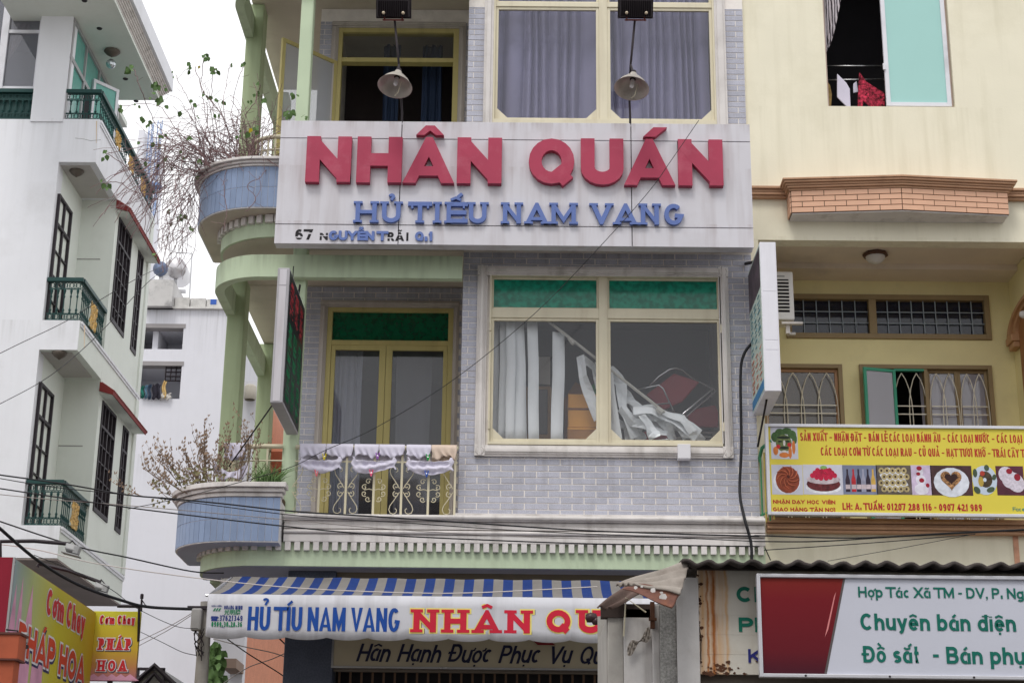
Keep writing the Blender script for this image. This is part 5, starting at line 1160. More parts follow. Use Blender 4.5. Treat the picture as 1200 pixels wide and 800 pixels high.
simple_frame(W2, 'sash', w2[0]+.05, w2[1]-.05, w2[2]+.05, w2[3]-.05, YRB+.03, .035, .05, M_BROWNM)
obj('pane', MB().box(w2[0]+.085, w2[1]-.085, YRB+.05, YRB+.054, w2[2]+.08, w2[3]-.085), MATS['clear_glass'] if False else glass('brownish_pane', (110, 102, 96), .5, refl=.06), W2)
gothic(W2, w2[0]+.085, w2[1]-.085, w2[2], w2[3]-.085, .19)
W3 = simple_frame(RB, 'window', w3[0], w3[1], w3[2], w3[3], YRB-.03, .05, .13, M_OLF)
xa_, xb2, xc_ = atY(1048, 460, YRB).x, atY(1087, 460, YRB).x, atY(1124, 460, YRB).x
mm = MB(); mm.box(xb2-.03, xb2+.01, YRB-.02, YRB+.09, w3[2]+.05, w3[3]-.05); obj('mullion', mm, M_OLF, W3)
for a, b in ((xb2+.01, xc_), (xc_, w3[1]-.05)):
    simple_frame(W3, 'sash', a, b, w3[2]+.05, w3[3]-.05, YRB+.03, .035, .05, M_OLF); obj('pane', MB().box(a+.035, b-.035, YRB+.05, YRB+.054, w3[2]+.08, w3[3]-.085), glass('pale_pane', (190, 188, 198), .4, refl=.06), W3)
    gothic(W3, a+.03, b-.03, w3[2], w3[3]-.08, .19)
gothic(W3, xa_+.01, xb2-.03, w3[2], w3[3]-.08, .19)
# green casement standing open in front of it
M_GRF = mat('green_frame_paint', (60, 150, 120), .5, .06, 4)
f = MB(); gx0 = atY(1013, 460, YRB-.16).x; gx1 = atY(1050, 460, YRB-.05).x; gz0, gz1 = 5.35, atY(1030, 429, YRB-.2).z; a = Vector((gx0, YRB-.16, 0)); b = Vector((gx1, YRB-.06, 0)); d = (b-a).normalized(); n_ = Vector((d.y, -d.x, 0)); L = (b-a).length
def gb_(mb_, s0, s1, z0, z1, t=.03): mb_.obox(a+d*(s0+s1)/2+Vector((0, 0, (z0+z1)/2)), d, Z_, n_, s1-s0, z1-z0, t)
gb_(f, 0, .035, gz0, gz1); gb_(f, L-.035, L, gz0, gz1); gb_(f, .035, L-.035, gz1-.035, gz1, .029); gb_(f, .035, L-.035, gz0, gz0+.035, .029)
GC = obj('open_sash', f, M_GRF, W3); g2 = MB(); gb_(g2, .035, L-.035, gz0+.035, gz1-.035, .005); obj('pane', g2, MATS['pale_pane'], GC); GC['label'] = 'green painted sash standing open'
obj('green_top_bar', MB().box(gx1, xb2-.03, YRB-.02, YRB+.03, w3[3]-.075, w3[3]-.05), M_GRF, W3)
c, m_ = curtain('c', xb2, w3[1]-.1, 5.3, w3[3], YRB+.3, M_WHCL, 4, .02, 12)
tag(obj('curtain', c, mat('pale_mauve_curtain', (186, 180, 192), .9, .1, 3), smooth=True), 'pale mauve curtain behind the arched grille window above the yellow banner', 'curtain')
# side wall of the veranda with a wooden arched opening
XSW = atY(1181, 328, YRB).x
obj('side_wall', MB().box(XSW, XSW+.2, YR+.2, YRB-.001, 4.9, zla+.055), M_OLIVE, RB)
M_WOOD = mat('brown_arch_wood', (160, 112, 72), .6, .12, 4, bump=.1)
yc_a = atX(1214, 400, XSW).y; zsp = atX(1186, 402, XSW).z; ry = 19.27-yc_a; rz = atX(1208, 347, XSW).z-zsp; ar = MB()
mk = lambda f1, f2: [(ry*f1*math.cos(t), rz*f2*math.sin(t)) for t in np.linspace(0, math.pi, 22)]
for (po, pi_, pr) in ((mk(1, 1), mk(.86, .86), .10), (mk(.86, .86), mk(.72, .72), .065)):
    k = len(po); V = [(x, yc_a+y, zsp+z) for x in (XSW-pr, XSW-.001) for (y, z) in po+pi_]; F = []
    for i in range(k-1): F += [(i, i+1, k+i+1, k+i), (i, 2*k+i, 2*k+i+1, i+1), (k+i, k+i+1, 3*k+i+1, 3*k+i)]
    ar.add(V, F)
AR = obj('arch', ar, mat('arch_moulding', (184, 142, 104), .6, .08, 4), RB)
obj('arch_foot', MB().box(XSW-.115, XSW-.001, yc_a+ry*.7, yc_a+ry*1.02, zsp-.09, zsp).box(XSW-.09, XSW-.001, yc_a+ry*.72, yc_a+ry*.98, zsp-.16, zsp-.09), MATS['arch_moulding'], AR, bevel=.012)
obj('door_panel', MB().prism([p_ for p_ in mk(.72, .72)]+[(-ry*.72, -3), (ry*.72, -3)], (XSW-.02, yc_a, zsp), Y_, Z_, -X_, -.015, .0), M_WOOD, AR)
obj('arch_lamp', MB().lathe([(0, 0), (.045, 0), (.05, .04), (.03, .08), (0, .09)], (XSW-.03, yc_a+ry*.2, zsp+.1), (-1, 0, .1), 14), MATS['opal_glass'], AR, smooth=True)
# green railing end left of the banner
M_GRR = mat('green_railing_paint', (70, 140, 100), .6, .1, 5); M_YRR = mat('yellow_railing_paint', (190, 170, 90), .6, .1, 5)
xr_ = atY(889, 560, 18.1).x
rl = obj('railing', MB().tube([(xr_+.10, 17.72, atY(899, 516, 17.72).z), (xr_+.02, 17.9, atY(889, 532, 17.98).z+.05), (xr_-.0, 18.04, atY(889, 540, 18.04).z)], .02, 8), M_GRR, RB)
for k in range(4): yk = 17.75+.075*k; obj('baluster', MB().tube([(xr_+.10-.03*k, yk, zlb-.02), (xr_+.10-.03*k, yk, atY(894, 530, yk).z)], .010, 6), M_GRR if k % 2 else M_YRR, rl)
obj('cross_bar', MB().tube([(xr_+.1, 17.75, zlb+.08), (xr_, 18.02, zlb+.08)], .012, 6), M_GRR, rl)
# air conditioner
AC = thing('air_conditioner', 'white air conditioner outdoor unit on brackets behind the blank lightbox', 'air conditioner', atY(915, 374, 18.7)); ya = 18.62
a0, a1 = atY(893, 374, ya), atY(929, 318, ya); M_ACW = mat('ac_white', (222, 220, 218), .45, .03, 4, streak=.2)
obj('casing', MB().box(a0.x, a1.x, ya, ya+.3, a0.z, a1.z), M_ACW, AC, bevel=.015)
obj('grille_recess', MB().box(a0.x+.05, a1.x-.055, ya-.003, ya, a0.z+.09, a1.z-.1), M_DARK, AC)
for k in range(9): z = lerp(a0.z+.1, a1.z-.11, (k+.5)/9); obj('slat', MB().box(a0.x+.045, a1.x-.05, ya-.018, ya-.004, z-.007, z+.007), M_ACW, AC)
obj('handle', MB().box(a0.x+.1, a1.x-.1, ya-.004, ya, a1.z-.07, a1.z-.055), mat('ac_grey', (150, 150, 150), .5), AC)
for dx in (.02, -.12): obj('foot_rail', MB().box(a1.x-.08 if dx < 0 else a1.x-.16, a1.x+(.09 if dx > 0 else .02), ya-.02+(.12 if dx < 0 else 0), ya+.03+(.12 if dx < 0 else 0), a0.z-.06-(.09 if dx < 0 else 0), a0.z-.03-(.09 if dx < 0 else 0)), M_TRIM, AC, bevel=.004)
obj('bracket', MB().obox((a1.x-.08, ya+.05, a0.z-.1), X_, Z_, Y_, .05, .12, .04), M_TRIM, AC, bevel=.004)
# ================================================================== YELLOW BANNER
YN = 17.72
n0, n1 = atY(900, 604, YN), atY(1215, 604, YN); nz0, nz1 = atY(1050, 604.5, YN).z, atY(1050, 498, YN).z
BN = thing('shop_banner', 'long yellow cake shop banner with red lettering and food pictures on the cream house', 'sign', ((n0.x+n1.x)/2, YN, nz0))
M_YEL = mat('banner_yellow', (216, 200, 74), .55, .03, 2); obj('sheet', MB().box(n0.x+.03, n1.x-.03, YN, YN+.02, nz0+.03, nz1-.03), M_YEL, BN)
fr = MB(); bars(fr, n0.x, n1.x, nz0, nz1, YN-.02, YN+.05, .034); obj('frame', fr, mat('aluminium_frame', (206, 206, 212), .35, .05, 4, metal=.3), BN, bevel=.004)
YNt = YN-.002; M_BRD = mat('banner_red', (176, 50, 40), .6)
obj('lettering', text_at('SẢN XUẤT - NHẬN ĐẶT - BÁN LẺ CÁC LOẠI BÁNH ÂU - CÁC LOẠI NƯỚC - CÁC LOẠI', 938, 1198, 508, 517.5, YNt, .15, gap=.07, space=.28, stag=.0002), M_BRD, BN)
obj('lettering', text_at('CÁC LOẠI CƠM TỪ CÁC LOẠI RAU - CỦ QUẢ - HẠT TƯƠI KHÔ - TRÁI CÂY TƯƠI', 962, 1212, 525, 534.5, YNt, .15, gap=.07, space=.28, stag=.0002), M_BRD, BN)
obj('lettering', text_at('NHẬN DẠY HỌC VIÊN', 906, 979, 585.5, 590, YNt, .24, gap=.12, space=.4, stag=.0002), M_BRD, BN)
obj('lettering', text_at('GIAO HÀNG TẬN NƠI', 906, 979, 594.3, 599, YNt, .24, gap=.12, space=.4, stag=.0002), M_BRD, BN)
obj('lettering', text_at('LH: A. TUẤN: 01207 288 116 - 0907 421 989', 987.5, 1151, 589.5, 597.8, YNt, .19, gap=.1, space=.35, stag=.0002), mat('banner_crimson', (176, 32, 44), .6), BN)
obj('lettering', text_at('Face', 1187, 1201, 594, 598.5, YNt, .16, stag=.0002), mat('banner_teal', (50, 130, 120), .6), BN)
def pic(xa, xb, ya, yb, m, k=0):
    p = atY(xa, yb, YN); q = atY(xb, ya, YN); o = obj('picture', MB().box(p.x, q.x, YN-.0015-k*.0005, YN, p.z, q.z), m, BN); return p, q, o
M_PB = mat('picture_pale', (196, 196, 208), .6, .06, 6); M_PD = mat('picture_dark', (70, 44, 46), .6, .3, 8); M_PG = mat('picture_blue_grey', (120, 126, 150), .6, .25, 5)
def blob(px, py, rx, ry, m, parent, lay_=1, n=18, rot=0., noise=0., seed=0, Yp=None):
    random.seed(seed+int(px*7)); c = atY(px, py, (Yp or YN)); s_ = .0091; pts = []
    for i in range(n):
        t = 2*math.pi*i/n; r = 1+random.uniform(-noise, noise); x, z = rx*s_*math.cos(t)*r, ry*s_*1.05*math.sin(t)*r
        pts.append((x*math.cos(rot)-z*math.sin(rot), x*math.sin(rot)+z*math.cos(rot)))
    return MB().prism(pts, c, X_, Z_, -Y_, .002+.0006*lay_, .002+.0006*lay_)
def addb(parent, m, lst, name='printed_shape'):
    mb_ = MB()
    for i, a_ in enumerate(lst): kw = a_[5] if len(a_) > 5 else {}; mb_.join(blob(a_[0], a_[1], a_[2], a_[3], m, parent, a_[4]+i*.02, **kw))
    tag(obj(name, mb_, m, parent), kind='stuff')
C = lambda nm, rgb, v=.2, s_=12: mat('print_'+nm, rgb, .6, v, s_)
# face made of vegetables
_, _, P = pic(904, 934, 500.5, 537.5, M_PB); addb(P, C('plate', (206, 206, 212)), [(919, 520, 14.5, 17, 0)])
addb(P, C('leaf', (70, 100, 56), .35, 30), [(914, 507, 6, 5, 1), (922, 505, 6, 4, 1.2), (928, 509, 5, 5, 1.1), (908.5, 512, 5, 6, 1.3), (931, 514, 3, 6, 1)])
addb(P, C('face_green', (104, 116, 70), .4, 40), [(918.5, 519, 9.5, 10, 2)]); addb(P, C('dark_green', (38, 48, 36)), [(918, 512.5, 8, 1.6, 3), (914, 517, 2.6, 1, 3.2), (923, 517, 2.8, 1, 3.2), (918.5, 524.5, 6, 1.6, 3.3)])
addb(P, C('tomato', (190, 40, 46)), [(912, 523, 2.4, 2.4, 4), (925, 521, 2.5, 2.5, 4)]); addb(P, C('carrot', (206, 120, 60)), [(930, 524, 2, 8, 2), (926, 530, 2, 7, 2.1), (909, 528, 3, 5, 2.2), (919, 533, 6, 3, 2.3)]); addb(P, C('white_nose', (212, 206, 200)), [(919, 519, 1.4, 3.4, 4.2), (919, 528.6, 3, 1.2, 4.1)])
obj('lettering', text_at('tươi ngon', 906, 921, 534.8, 536.8, YN-.004, .2, stag=.0001), C('magenta', (190, 60, 110)), P) if False else None
# spiral bundt cake
_, _, P = pic(905, 940, 544.5, 579, M_PB); addb(P, C('plate2', (218, 218, 226)), [(922, 564, 16, 14, 0)]); addb(P, C('cake_brown', (140, 66, 44), .35, 20), [(923, 562, 14.2, 15.5, 1)])
sp_ = MB(); c = atY(923, 559, YN)
for k in range(9):
    a0 = k*2*math.pi/9; P_ = [c+Vector(((.02+.105*t)*math.cos(a0+t*1.3), -.006, (.02+.11*t)*math.sin(a0+t*1.3))) for t in (0, .25, .5, .75, 1)]; sp_.tube(P_, [.002, .005, .007, .006, .003], 4)
tag(obj('printed_shape', sp_, C('cake_light', (186, 104, 74), .3), P), kind='stuff'); addb(P, C('cake_hole', (82, 34, 26)), [(924, 558, 2, 2, 3)])
# cherry cake
_, _, P = pic(942, 987, 544.5, 579, M_PB); addb(P, C('plate3', (226, 226, 232)), [(965, 571, 21, 7, 0)]); addb(P, C('cake_dark', (96, 36, 40), .5, 25), [(965, 567, 20, 8.5, 1)]); addb(P, C('icing', (190, 176, 182), .3, 20), [(965, 561.5, 20, 5.5, 2)])
addb(P, C('cherry', (176, 24, 60), .35, 30), [(965+dx, 557+dy, 2.9, 3, 3+.1*i) for i, (dx, dy) in enumerate(((-13, 0), (-8, 2), (-3, 3), (3, 3), (8, 2), (13, 0), (-10, -3), (-5, -2), (0, -1), (5, -2), (10, -3), (-7, -6), (-2, -5), (3, -6), (7, -6)))]); addb(P, C('mint', (120, 160, 90)), [(965, 547.5, 4, 2, 5)])
# bottles
_, _, P = pic(988.5, 1027, 545, 579, M_PG)
for i, (x, rgb) in enumerate(((994, (50, 36, 50)), (1001, (176, 40, 50)), (1007, (46, 40, 60)), (1012.5, (150, 150, 170)), (1018, (44, 34, 50)), (1024, (196, 160, 80)))):
    c = atY(x, 576, YN); m_ = C('bottle%d' % i, rgb); mb_ = MB(); mb_.prism([(-.024, 0), (.024, 0), (.024, .13), (.009, .19), (.009, .25), (-.009, .25), (-.009, .19), (-.024, .13)], c, X_, Z_, -Y_, .003, .003); obj('printed_bottle', mb_, m_, P)
    obj('printed_label', MB().prism([(-.024, .03), (.024, .03), (.024, .08), (-.024, .08)], c, X_, Z_, -Y_, .0036, .0036), C('label', (196, 180, 186)), P)
# ring biscuits
_, _, P = pic(1028, 1067, 545, 579, mat('print_table', (96, 86, 78), .6, .3, 10)); st_ = MB()
c = atY(1047.5, 562, YN); st_.prism([((.165 if i % 2 else .125)*math.cos(i*math.pi/8), (.15 if i % 2 else .115)*math.sin(i*math.pi/8)) for i in range(16)], c, X_, Z_, -Y_, .003, .003); obj('printed_shape', st_, C('doily', (214, 216, 222)), P)
rr_ = [(1047.5+(i-2)*6.6+(j % 2)*3.3-1.6, 562+(j-1.5)*7.2, 3.4, 3.6, 2+.01*i) for j in range(4) for i in range(5)]
addb(P, C('biscuit', (176, 160, 118), .25, 20), rr_); addb(P, C('biscuit_hole', (60, 44, 36)), [(a, b, 1.3, 1.4, 3) for a, b, *_ in rr_])
# tiered white cake
_, _, P = pic(1069, 1090.5, 545, 579.5, C('lilac', (196, 180, 204))); addb(P, C('white_cake', (214, 210, 222)), [(1078, 553, 4, 4, 1), (1079, 562, 6, 6, 1.1), (1080, 573, 8.5, 6.5, 1.2)]); addb(P, C('red_flower', (150, 24, 48)), [(1077, 548.5, 3.2, 2.6, 3), (1076, 555, 2.4, 2, 3), (1080, 562.5, 3, 2.6, 3), (1087, 568.5, 2.2, 2.4, 3)])
# heart chocolate cake
_, _, P = pic(1092, 1138, 545.5, 580, M_PD); addb(P, C('plate4', (210, 214, 224)), [(1115, 565, 21, 17, 1)]); hp = []
for i in range(30): t = 2*math.pi*i/30; hp.append((.0083*.95*16*math.sin(t)**3*.9/1., .0083*(13*math.cos(t)-5*math.cos(2*t)-2*math.cos(3*t)-math.cos(4*t))*.9))
c = atY(1114.5, 561.5, YN); h_ = MB().prism(hp, c, X_, Z_, -Y_, .0045, .0045); obj('printed_shape', h_, mat('print_almond_cake', (150, 110, 72), .6, .8, 28, speck=.6, fine=50), P)
obj('printed_shape', MB().prism([(x*.62, z*.55+.012) for x, z in hp], c, X_, Z_, -Y_, .005, .005), C('chocolate', (52, 28, 24)), P)
# round plate with ring salad
P = obj('picture', blob(1154, 562.5, 14.6, 17, None, None, 0), C('plate5', (190, 202, 218), .05), BN); addb(P, C('ring_dark', (74, 60, 44), .5, 20), [(1155, 561.5, 8, 9.5, 1)]); addb(P, C('ring_yellow', (176, 150, 66)), [(1149.5, 564, 3.2, 6, 2)]); addb(P, C('ring_red', (170, 60, 44)), [(1151, 554.5, 3, 3, 2.1)]); addb(P, C('plate5b', (196, 206, 220)), [(1154, 562, 2, 2.4, 3)])
addb(P, C('sage', (70, 86, 66)), [(1145, 574, 3.5, 4.5, 2, {'rot': .6}), (1161, 573.5, 5, 3, 2, {'rot': .4}), (1165, 559, 2.4, 3.6, 2, {'rot': -.3}), (1142.5, 554, 2.6, 5, 2), (1156, 548, 3, 3.6, 2)])
# white heart cake
_, _, P = pic(1169, 1198.5, 546, 580, mat('print_maroon', (84, 40, 54), .6, .3, 8)); addb(P, C('white_cake2', (206, 198, 210), .2, 40), [(1179, 556, 9, 9.5, 1, {'rot': .3}), (1190, 565, 10, 12, 1.2, {'rot': .5}), (1184, 562, 10, 10, 1.4)]); addb(P, C('rose', (150, 30, 48)), [(1182.5, 552, 3.6, 3.2, 3), (1192, 559, 3.8, 4.2, 3)])
# ================================================================== KIOSK IN FRONT
YK = 11.4
M_WMET = mat('rusty_white_metal', (206, 202, 192), .6, .05, 3, streak=.55, dirt=(172, 140, 100), dirtamt=.3, dscale=2.2, bump=.1)
def stain_bands(m, bands, rgb, rgb2):
    t = m.node_tree; N = t.nodes; L = t.links; b = N['Principled BSDF']; cur = b.inputs['Base Color'].links[0].from_socket; g = N.new('ShaderNodeNewGeometry'); sp_ = N.new('ShaderNodeSeparateXYZ'); L.new(g.outputs['Position'], sp_.inputs[0])
    n = N.new('ShaderNodeTexNoise'); n.inputs['Scale'].default_value = 9; n.inputs['Detail'].default_value = 6; L.new(g.outputs['Position'], n.inputs['Vector'])
    mp = N.new('ShaderNodeMapping'); mp.inputs['Scale'].default_value = (30, 1, 1.6); L.new(g.outputs['Position'], mp.inputs['Vector']); n2 = N.new('ShaderNodeTexNoise'); n2.inputs['Scale'].default_value = 1.5; n2.inputs['Detail'].default_value = 6; L.new(mp.outputs[0], n2.inputs['Vector'])
    for xc, w_, amt in bands:
        a1 = N.new('ShaderNodeMath'); a1.operation = 'MULTIPLY_ADD'; a1.inputs[1].default_value = .05; a1.inputs[2].default_value = -.025-xc; L.new(n.outputs['Fac'], a1.inputs[0])
        a2 = N.new('ShaderNodeMath'); a2.operation = 'ADD'; L.new(sp_.outputs['X'], a2.inputs[0]); L.new(a1.outputs[0], a2.inputs[1]); a3 = N.new('ShaderNodeMath'); a3.operation = 'ABSOLUTE'; L.new(a2.outputs[0], a3.inputs[0])
        mr = N.new('ShaderNodeMapRange'); mr.interpolation_type = 'SMOOTHSTEP'; mr.inputs['From Min'].default_value = w_; mr.inputs['From Max'].default_value = 0; mr.inputs['To Max'].default_value = amt*2; L.new(a3.outputs[0], mr.inputs['Value'])
        mu = N.new('ShaderNodeMath'); mu.operation = 'MULTIPLY'; mu.use_clamp = True; L.new(mr.outputs[0], mu.inputs[0]); L.new(n2.outputs['Fac'], mu.inputs[1])
        q = N.new('ShaderNodeMix'); q.data_type = 'RGBA'; L.new(mu.outputs[0], q.inputs['Factor']); L.new(cur, q.inputs['A']); q.inputs['B'].default_value = lin(*(rgb if amt < .8 else rgb2)); cur = q.outputs['Result']
    L.new(cur, b.inputs['Base Color'])
_x = lambda px: atY(px, 730, 11.4).x
stain_bands(M_WMET, [(_x(824), .10, .62), (_x(843), .09, .5), (_x(836.5), .03, 1.0), (_x(852), .018, .6), (_x(829), .014, .9)], (200, 150, 92), (166, 100, 44))
K = thing('kiosk', 'small street kiosk with rust streaked cream metal wall and dark wavy roof edge', 'kiosk', (3.5, YK, .13))
kz = lambda py, px=900, Y=YK: atY(px, py, Y).z
k0, k1 = atY(818, 740, YK).x, 5.0
zk0, zk1 = kz(790), kz(664)
wm = MB(); 
nb = 11
pieces = []
for k in range(nb): z0_, z1_ = lerp(zk0, zk1, k/nb), lerp(zk0, zk1, (k+1)/nb); obj('wall_board', MB().box(k0+(.008*math.sin(k*2.1)), k1, YK+(.0012 if k % 2 else 0), YK+.03, z0_, z1_-.0002), M_WMET, K)
M_RUST = mat('rust', (164, 104, 48), .9, .3, 14, dirtamt=.5, dirt=(90, 50, 30), dscale=9); M_RUSTD = mat('dark_rust', (84, 54, 38), .9, .3, 12)
M_RUSTT = M_WMET.copy(); M_RUSTT.name = 'rust_stain'
# rust streaks belong to the sheet: stains with their own shape, thin flakes
def streak(px, w0_, y0, y1, m, k, seed):
    random.seed(seed); n = 22; L_, R_ = [], []
    for i in range(n+1):
        y = lerp(y0, y1, i/n); c = px+.5*math.sin(i*.6+seed); ww = w0_*(.6+.4*math.sin(i*.9+seed*2))*(1-.3*i/n)*random.uniform(.7, 1.2)
        L_.append(atY(c-ww, y, YK-.002-k*.0006)); R_.append(atY(c+ww, y, YK-.002-k*.0006))
    mb_ = MB()
    for i in range(n): mb_.quad(L_[i+1], R_[i+1], R_[i], L_[i])
    obj('rust_streak', mb_, m, K)
0 and streak(837, 2.6, 667, 779, mat('rust_orange', (190, 130, 66), .9, .25, 14, dirtamt=.6, dirt=(214, 190, 150), dscale=8), 1, 1); streak(836.5, .7, 668, 786, mat('rust_deep', (150, 92, 40), .9, .3, 14), 2, 2)
0 and streak(824, 2.2, 668, 776, mat('rust_pale', (200, 166, 114), .9, .2, 9, dirtamt=.8, dirt=(206, 200, 188), dscale=6), 1, 3); 0 and streak(852, .8, 667, 770, MATS['rust_pale'], 1, 4); 0 and streak(845, 1.2, 690, 778, MATS['rust_pale'], 1.5, 7)
random.seed(9)
fl = MB()
for i in range(70):
    if i < 45: x, y = random.gauss(838, 14), 790-abs(random.gauss(0, 7))
    else: x, y = 817+abs(random.gauss(0, 4)), random.uniform(668, 790)
    if x < 815 or x > 888: continue
    c = atY(x, y, YK-.004); r = random.uniform(.003, .016)**1.; n = 9; fl.prism([(r*random.uniform(.5, 1.2)*math.cos(t*6.283/n)*random.uniform(.8, 1.8), r*random.uniform(.5, 1.2)*math.sin(t*6.283/n)) for t in range(n)], c, X_, Z_, -Y_, -.001+.0002*(i % 9), -.001+.0002*(i % 9))
tag(obj('rust_flakes', fl, M_RUSTD, K), kind='stuff')
vn = MB(); random.seed(5)
for j in range(0):
    x, y = random.uniform(820, 860), random.uniform(675, 770); P_ = []
    for i in range(6): P_.append(atY(x, y, YK-.006)); x += random.uniform(-3, 5); y += random.uniform(-1, 7)
    vn.tube(P_, .0022, 4)
x, y = 812, 680; P_ = []
for i in range(16): P_.append(atY(x, y, YK-.02)); x += random.uniform(-1.2, 1.8); y += 6.2
vn.tube(P_, .004, 4)
tag(obj('dead_creeper', vn, mat('dead_stem', (70, 58, 48), .9)), 'dry creeper stems clinging to the rusty kiosk wall', 'creeper', kind='stuff')
obj('lettering', text_at('CH', 863, 903, 687, 705, YK-.004, .24, gap=.12), mat('kiosk_green_print', (10, 112, 92), .6), K)
obj('lettering', text_at('PH', 866, 904, 723, 740, YK-.004, .24, gap=.12), MATS['kiosk_green_print'], K)
obj('lettering', text_at('K', 877, 892, 760, 776, YK-.004, .2), mat('kiosk_blue_print', (40, 44, 120), .6), K)
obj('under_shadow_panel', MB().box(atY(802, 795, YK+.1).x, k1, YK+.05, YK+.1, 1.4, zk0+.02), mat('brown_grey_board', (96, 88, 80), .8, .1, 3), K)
# posts and boards on the left
M_CEM = mat('cement_board', (170, 166, 160), .9, .1, 4, streak=.5, dirt=(110, 104, 98), dirtamt=.4, bump=.3); M_CEML = mat('whitewashed_board', (200, 197, 195), .85, .08, 4, streak=.85, dirt=(128, 118, 110), dirtamt=.45, bump=.2)
def kbox(name, xa, xb, y, yb_px, m, Y, dep=.05, skew=0):
    a, b = atY(xa, 798, Y), atY(xb, 798, Y); zt__ = atY(xa, y, Y).z; return obj(name, MB().box(a.x, b.x, Y, Y+dep, .13, zt__), m, K, bevel=.006)
kbox('side_board', 713, 731, 716, 0, M_CEM, YK+.12); kbox('side_board', 731.3, 765, 712, 0, M_CEML, YK+.10); kbox('post', 765.3, 774, 708, 0, M_CEML, YK+.04, .1); kbox('post', 774.3, 794, 700, 0, mat('rough_concrete_post', (150, 148, 144), .95, .2, 9, speck=.3, bump=.6), YK+.0, .18)
kbox('pilaster', 794.5, 821, 676, 0, M_CEML, YK-.03, .14)
obj('side_wall', MB().box(atY(713, 760, YK).x, atY(713, 760, YK).x+.05, YK+.17, YK+1.6, .13, kz(716)), M_CEM, K); obj('back_wall', MB().box(atY(713, 760, YK).x, k1, YK+1.6, YK+1.65, .13, kz(680)), M_CEM, K)
obj('bolt', MB().box(atY(762, 700, YK).x, atY(767, 700, YK).x, YK+.0, YK+.04, kz(737), kz(706)).box(atY(760, 700, YK).x, atY(769, 700, YK).x, YK-.01, YK+.02, kz(728), kz(725)), MATS['dark_rust'], K)
sd2 = MB(); ww0, ww1 = atY(735, 763, YK+.08), atY(762, 741, YK+.08)
def weed(u, v): return tuple(ww0.lerp(ww1, u)+Vector((0, -.02-.015*math.sin(u*40)*math.sin(v*9), (v-.5)*.09*(.6+.5*math.sin(u*9)))))
obj('dirt_patch', MB().grid(weed, 24, 5), mat('dirty_lint', (150, 142, 134), .95, .25, 20, bump=.5), K)
tr_ = MB().tube([atY(731, 745, YK+.06), atY(733.5, 700, YK+.02), atY(757, 717, YK+.05)], .006, 5); obj('loose_rod', tr_, M_CREAMBAR, K)
# roofs: dark wavy edge and the broken light sheet
def wavy(u, v):
    x = atY(800, 660, YK-.25).x+(k1+1-atY(800, 660, YK-.25).x)*u; z = kz(661.5, 900, YK-.25)-.004*u
    return (x, YK-.25+1.9*v, z+.30*v*.6+.014*math.sin(x/.1495*6.283)+.004*math.sin(x*14)+.002*math.sin(x*97)+.012)
M_ROOF = mat('weathered_fibre_cement', (74, 68, 66), .95, .3, 6, dirtamt=.5, dirt=(40, 36, 34), bump=.5)
obj('roof_sheet', MB().grid(wavy, 340, 2), M_ROOF, K, smooth=True, solid=.022)
obj('eave_board', MB().box(atY(806, 670, YK-.03).x, k1+.5, YK-.08, YK-.04, kz(668, 900, YK-.06), kz(661, 900, YK-.06)), mat('dark_board', (50, 44, 42), .9, .2, 4), K)  # dark strip along the wall top, just below the roof edge
def sheetpoly(P, amp, n, m, name, th_=.012, nu=30, nv=5):
    a, b, c, d = [Vector(p) for p in P]
    def fn(u, v): p = a.lerp(b, u).lerp(d.lerp(c, u), v); return tuple(p+Vector((0, -.3, 1)).normalized()*amp*math.sin(v*n*6.283)+Vector((0, 0, .006*math.sin(u*7+v*3))))
    return obj(name, MB().grid(fn, nu, nv*6), m, K, smooth=True, solid=th_)
M_SHT = mat('grey_corrugated', (148, 140, 132), .9, .2, 6, dirtamt=.85, dirt=(92, 78, 68), bump=.3)
sheetpoly([atY(722, 686, YK-.2), atY(810, 655, YK-.1), atY(797, 696, YK-.5), atY(744, 685, YK-.35)], .011, 3.5, M_SHT, 'broken_roof_sheet')
sheetpoly([atY(700, 712, YK-.2), atY(745, 676, YK+.3), atY(762, 690, YK+.2), atY(716, 714, YK-.1)], .010, 1.5, mat('brown_corrugated', (96, 76, 70), .9, .2, 6, dirtamt=.4, bump=.4), 'broken_roof_sheet')
sheetpoly([atY(730, 690, YK-.3), atY(748, 684, YK-.35), atY(797, 695, YK-.47), atY(787, 712, YK-.5)], .006, 1., mat('rust_brown_sheet', (122, 86, 76), .9, .2, 8, dirtamt=.5, dirt=(160, 100, 60), dscale=4, bump=.4), 'rusty_ridge_sheet')
fl = MB(); random.seed(3)
for x, y, r in ((765, 691, .02), (777, 699, .024), (752, 687, .008), (745, 688, .012), (775, 694, .01)): c = atY(x, y, YK-.52); fl.prism([(r*random.uniform(.7, 1.3)*math.cos(t), r*random.uniform(.6, 1.1)*math.sin(t)) for t in np.linspace(0, 5.4, 7)], c, X_, Z_, -Y_, 0, .002)
obj('paint_flakes', fl, M_TRIM, K)
obj('roof_beam', MB().box(atY(713, 715, YK+.1).x-.05, atY(795, 700, YK).x, YK+.1, YK+.2, kz(722), kz(706)), mat('dark_rotten_wood', (58, 48, 44), .9, .3, 8), K)
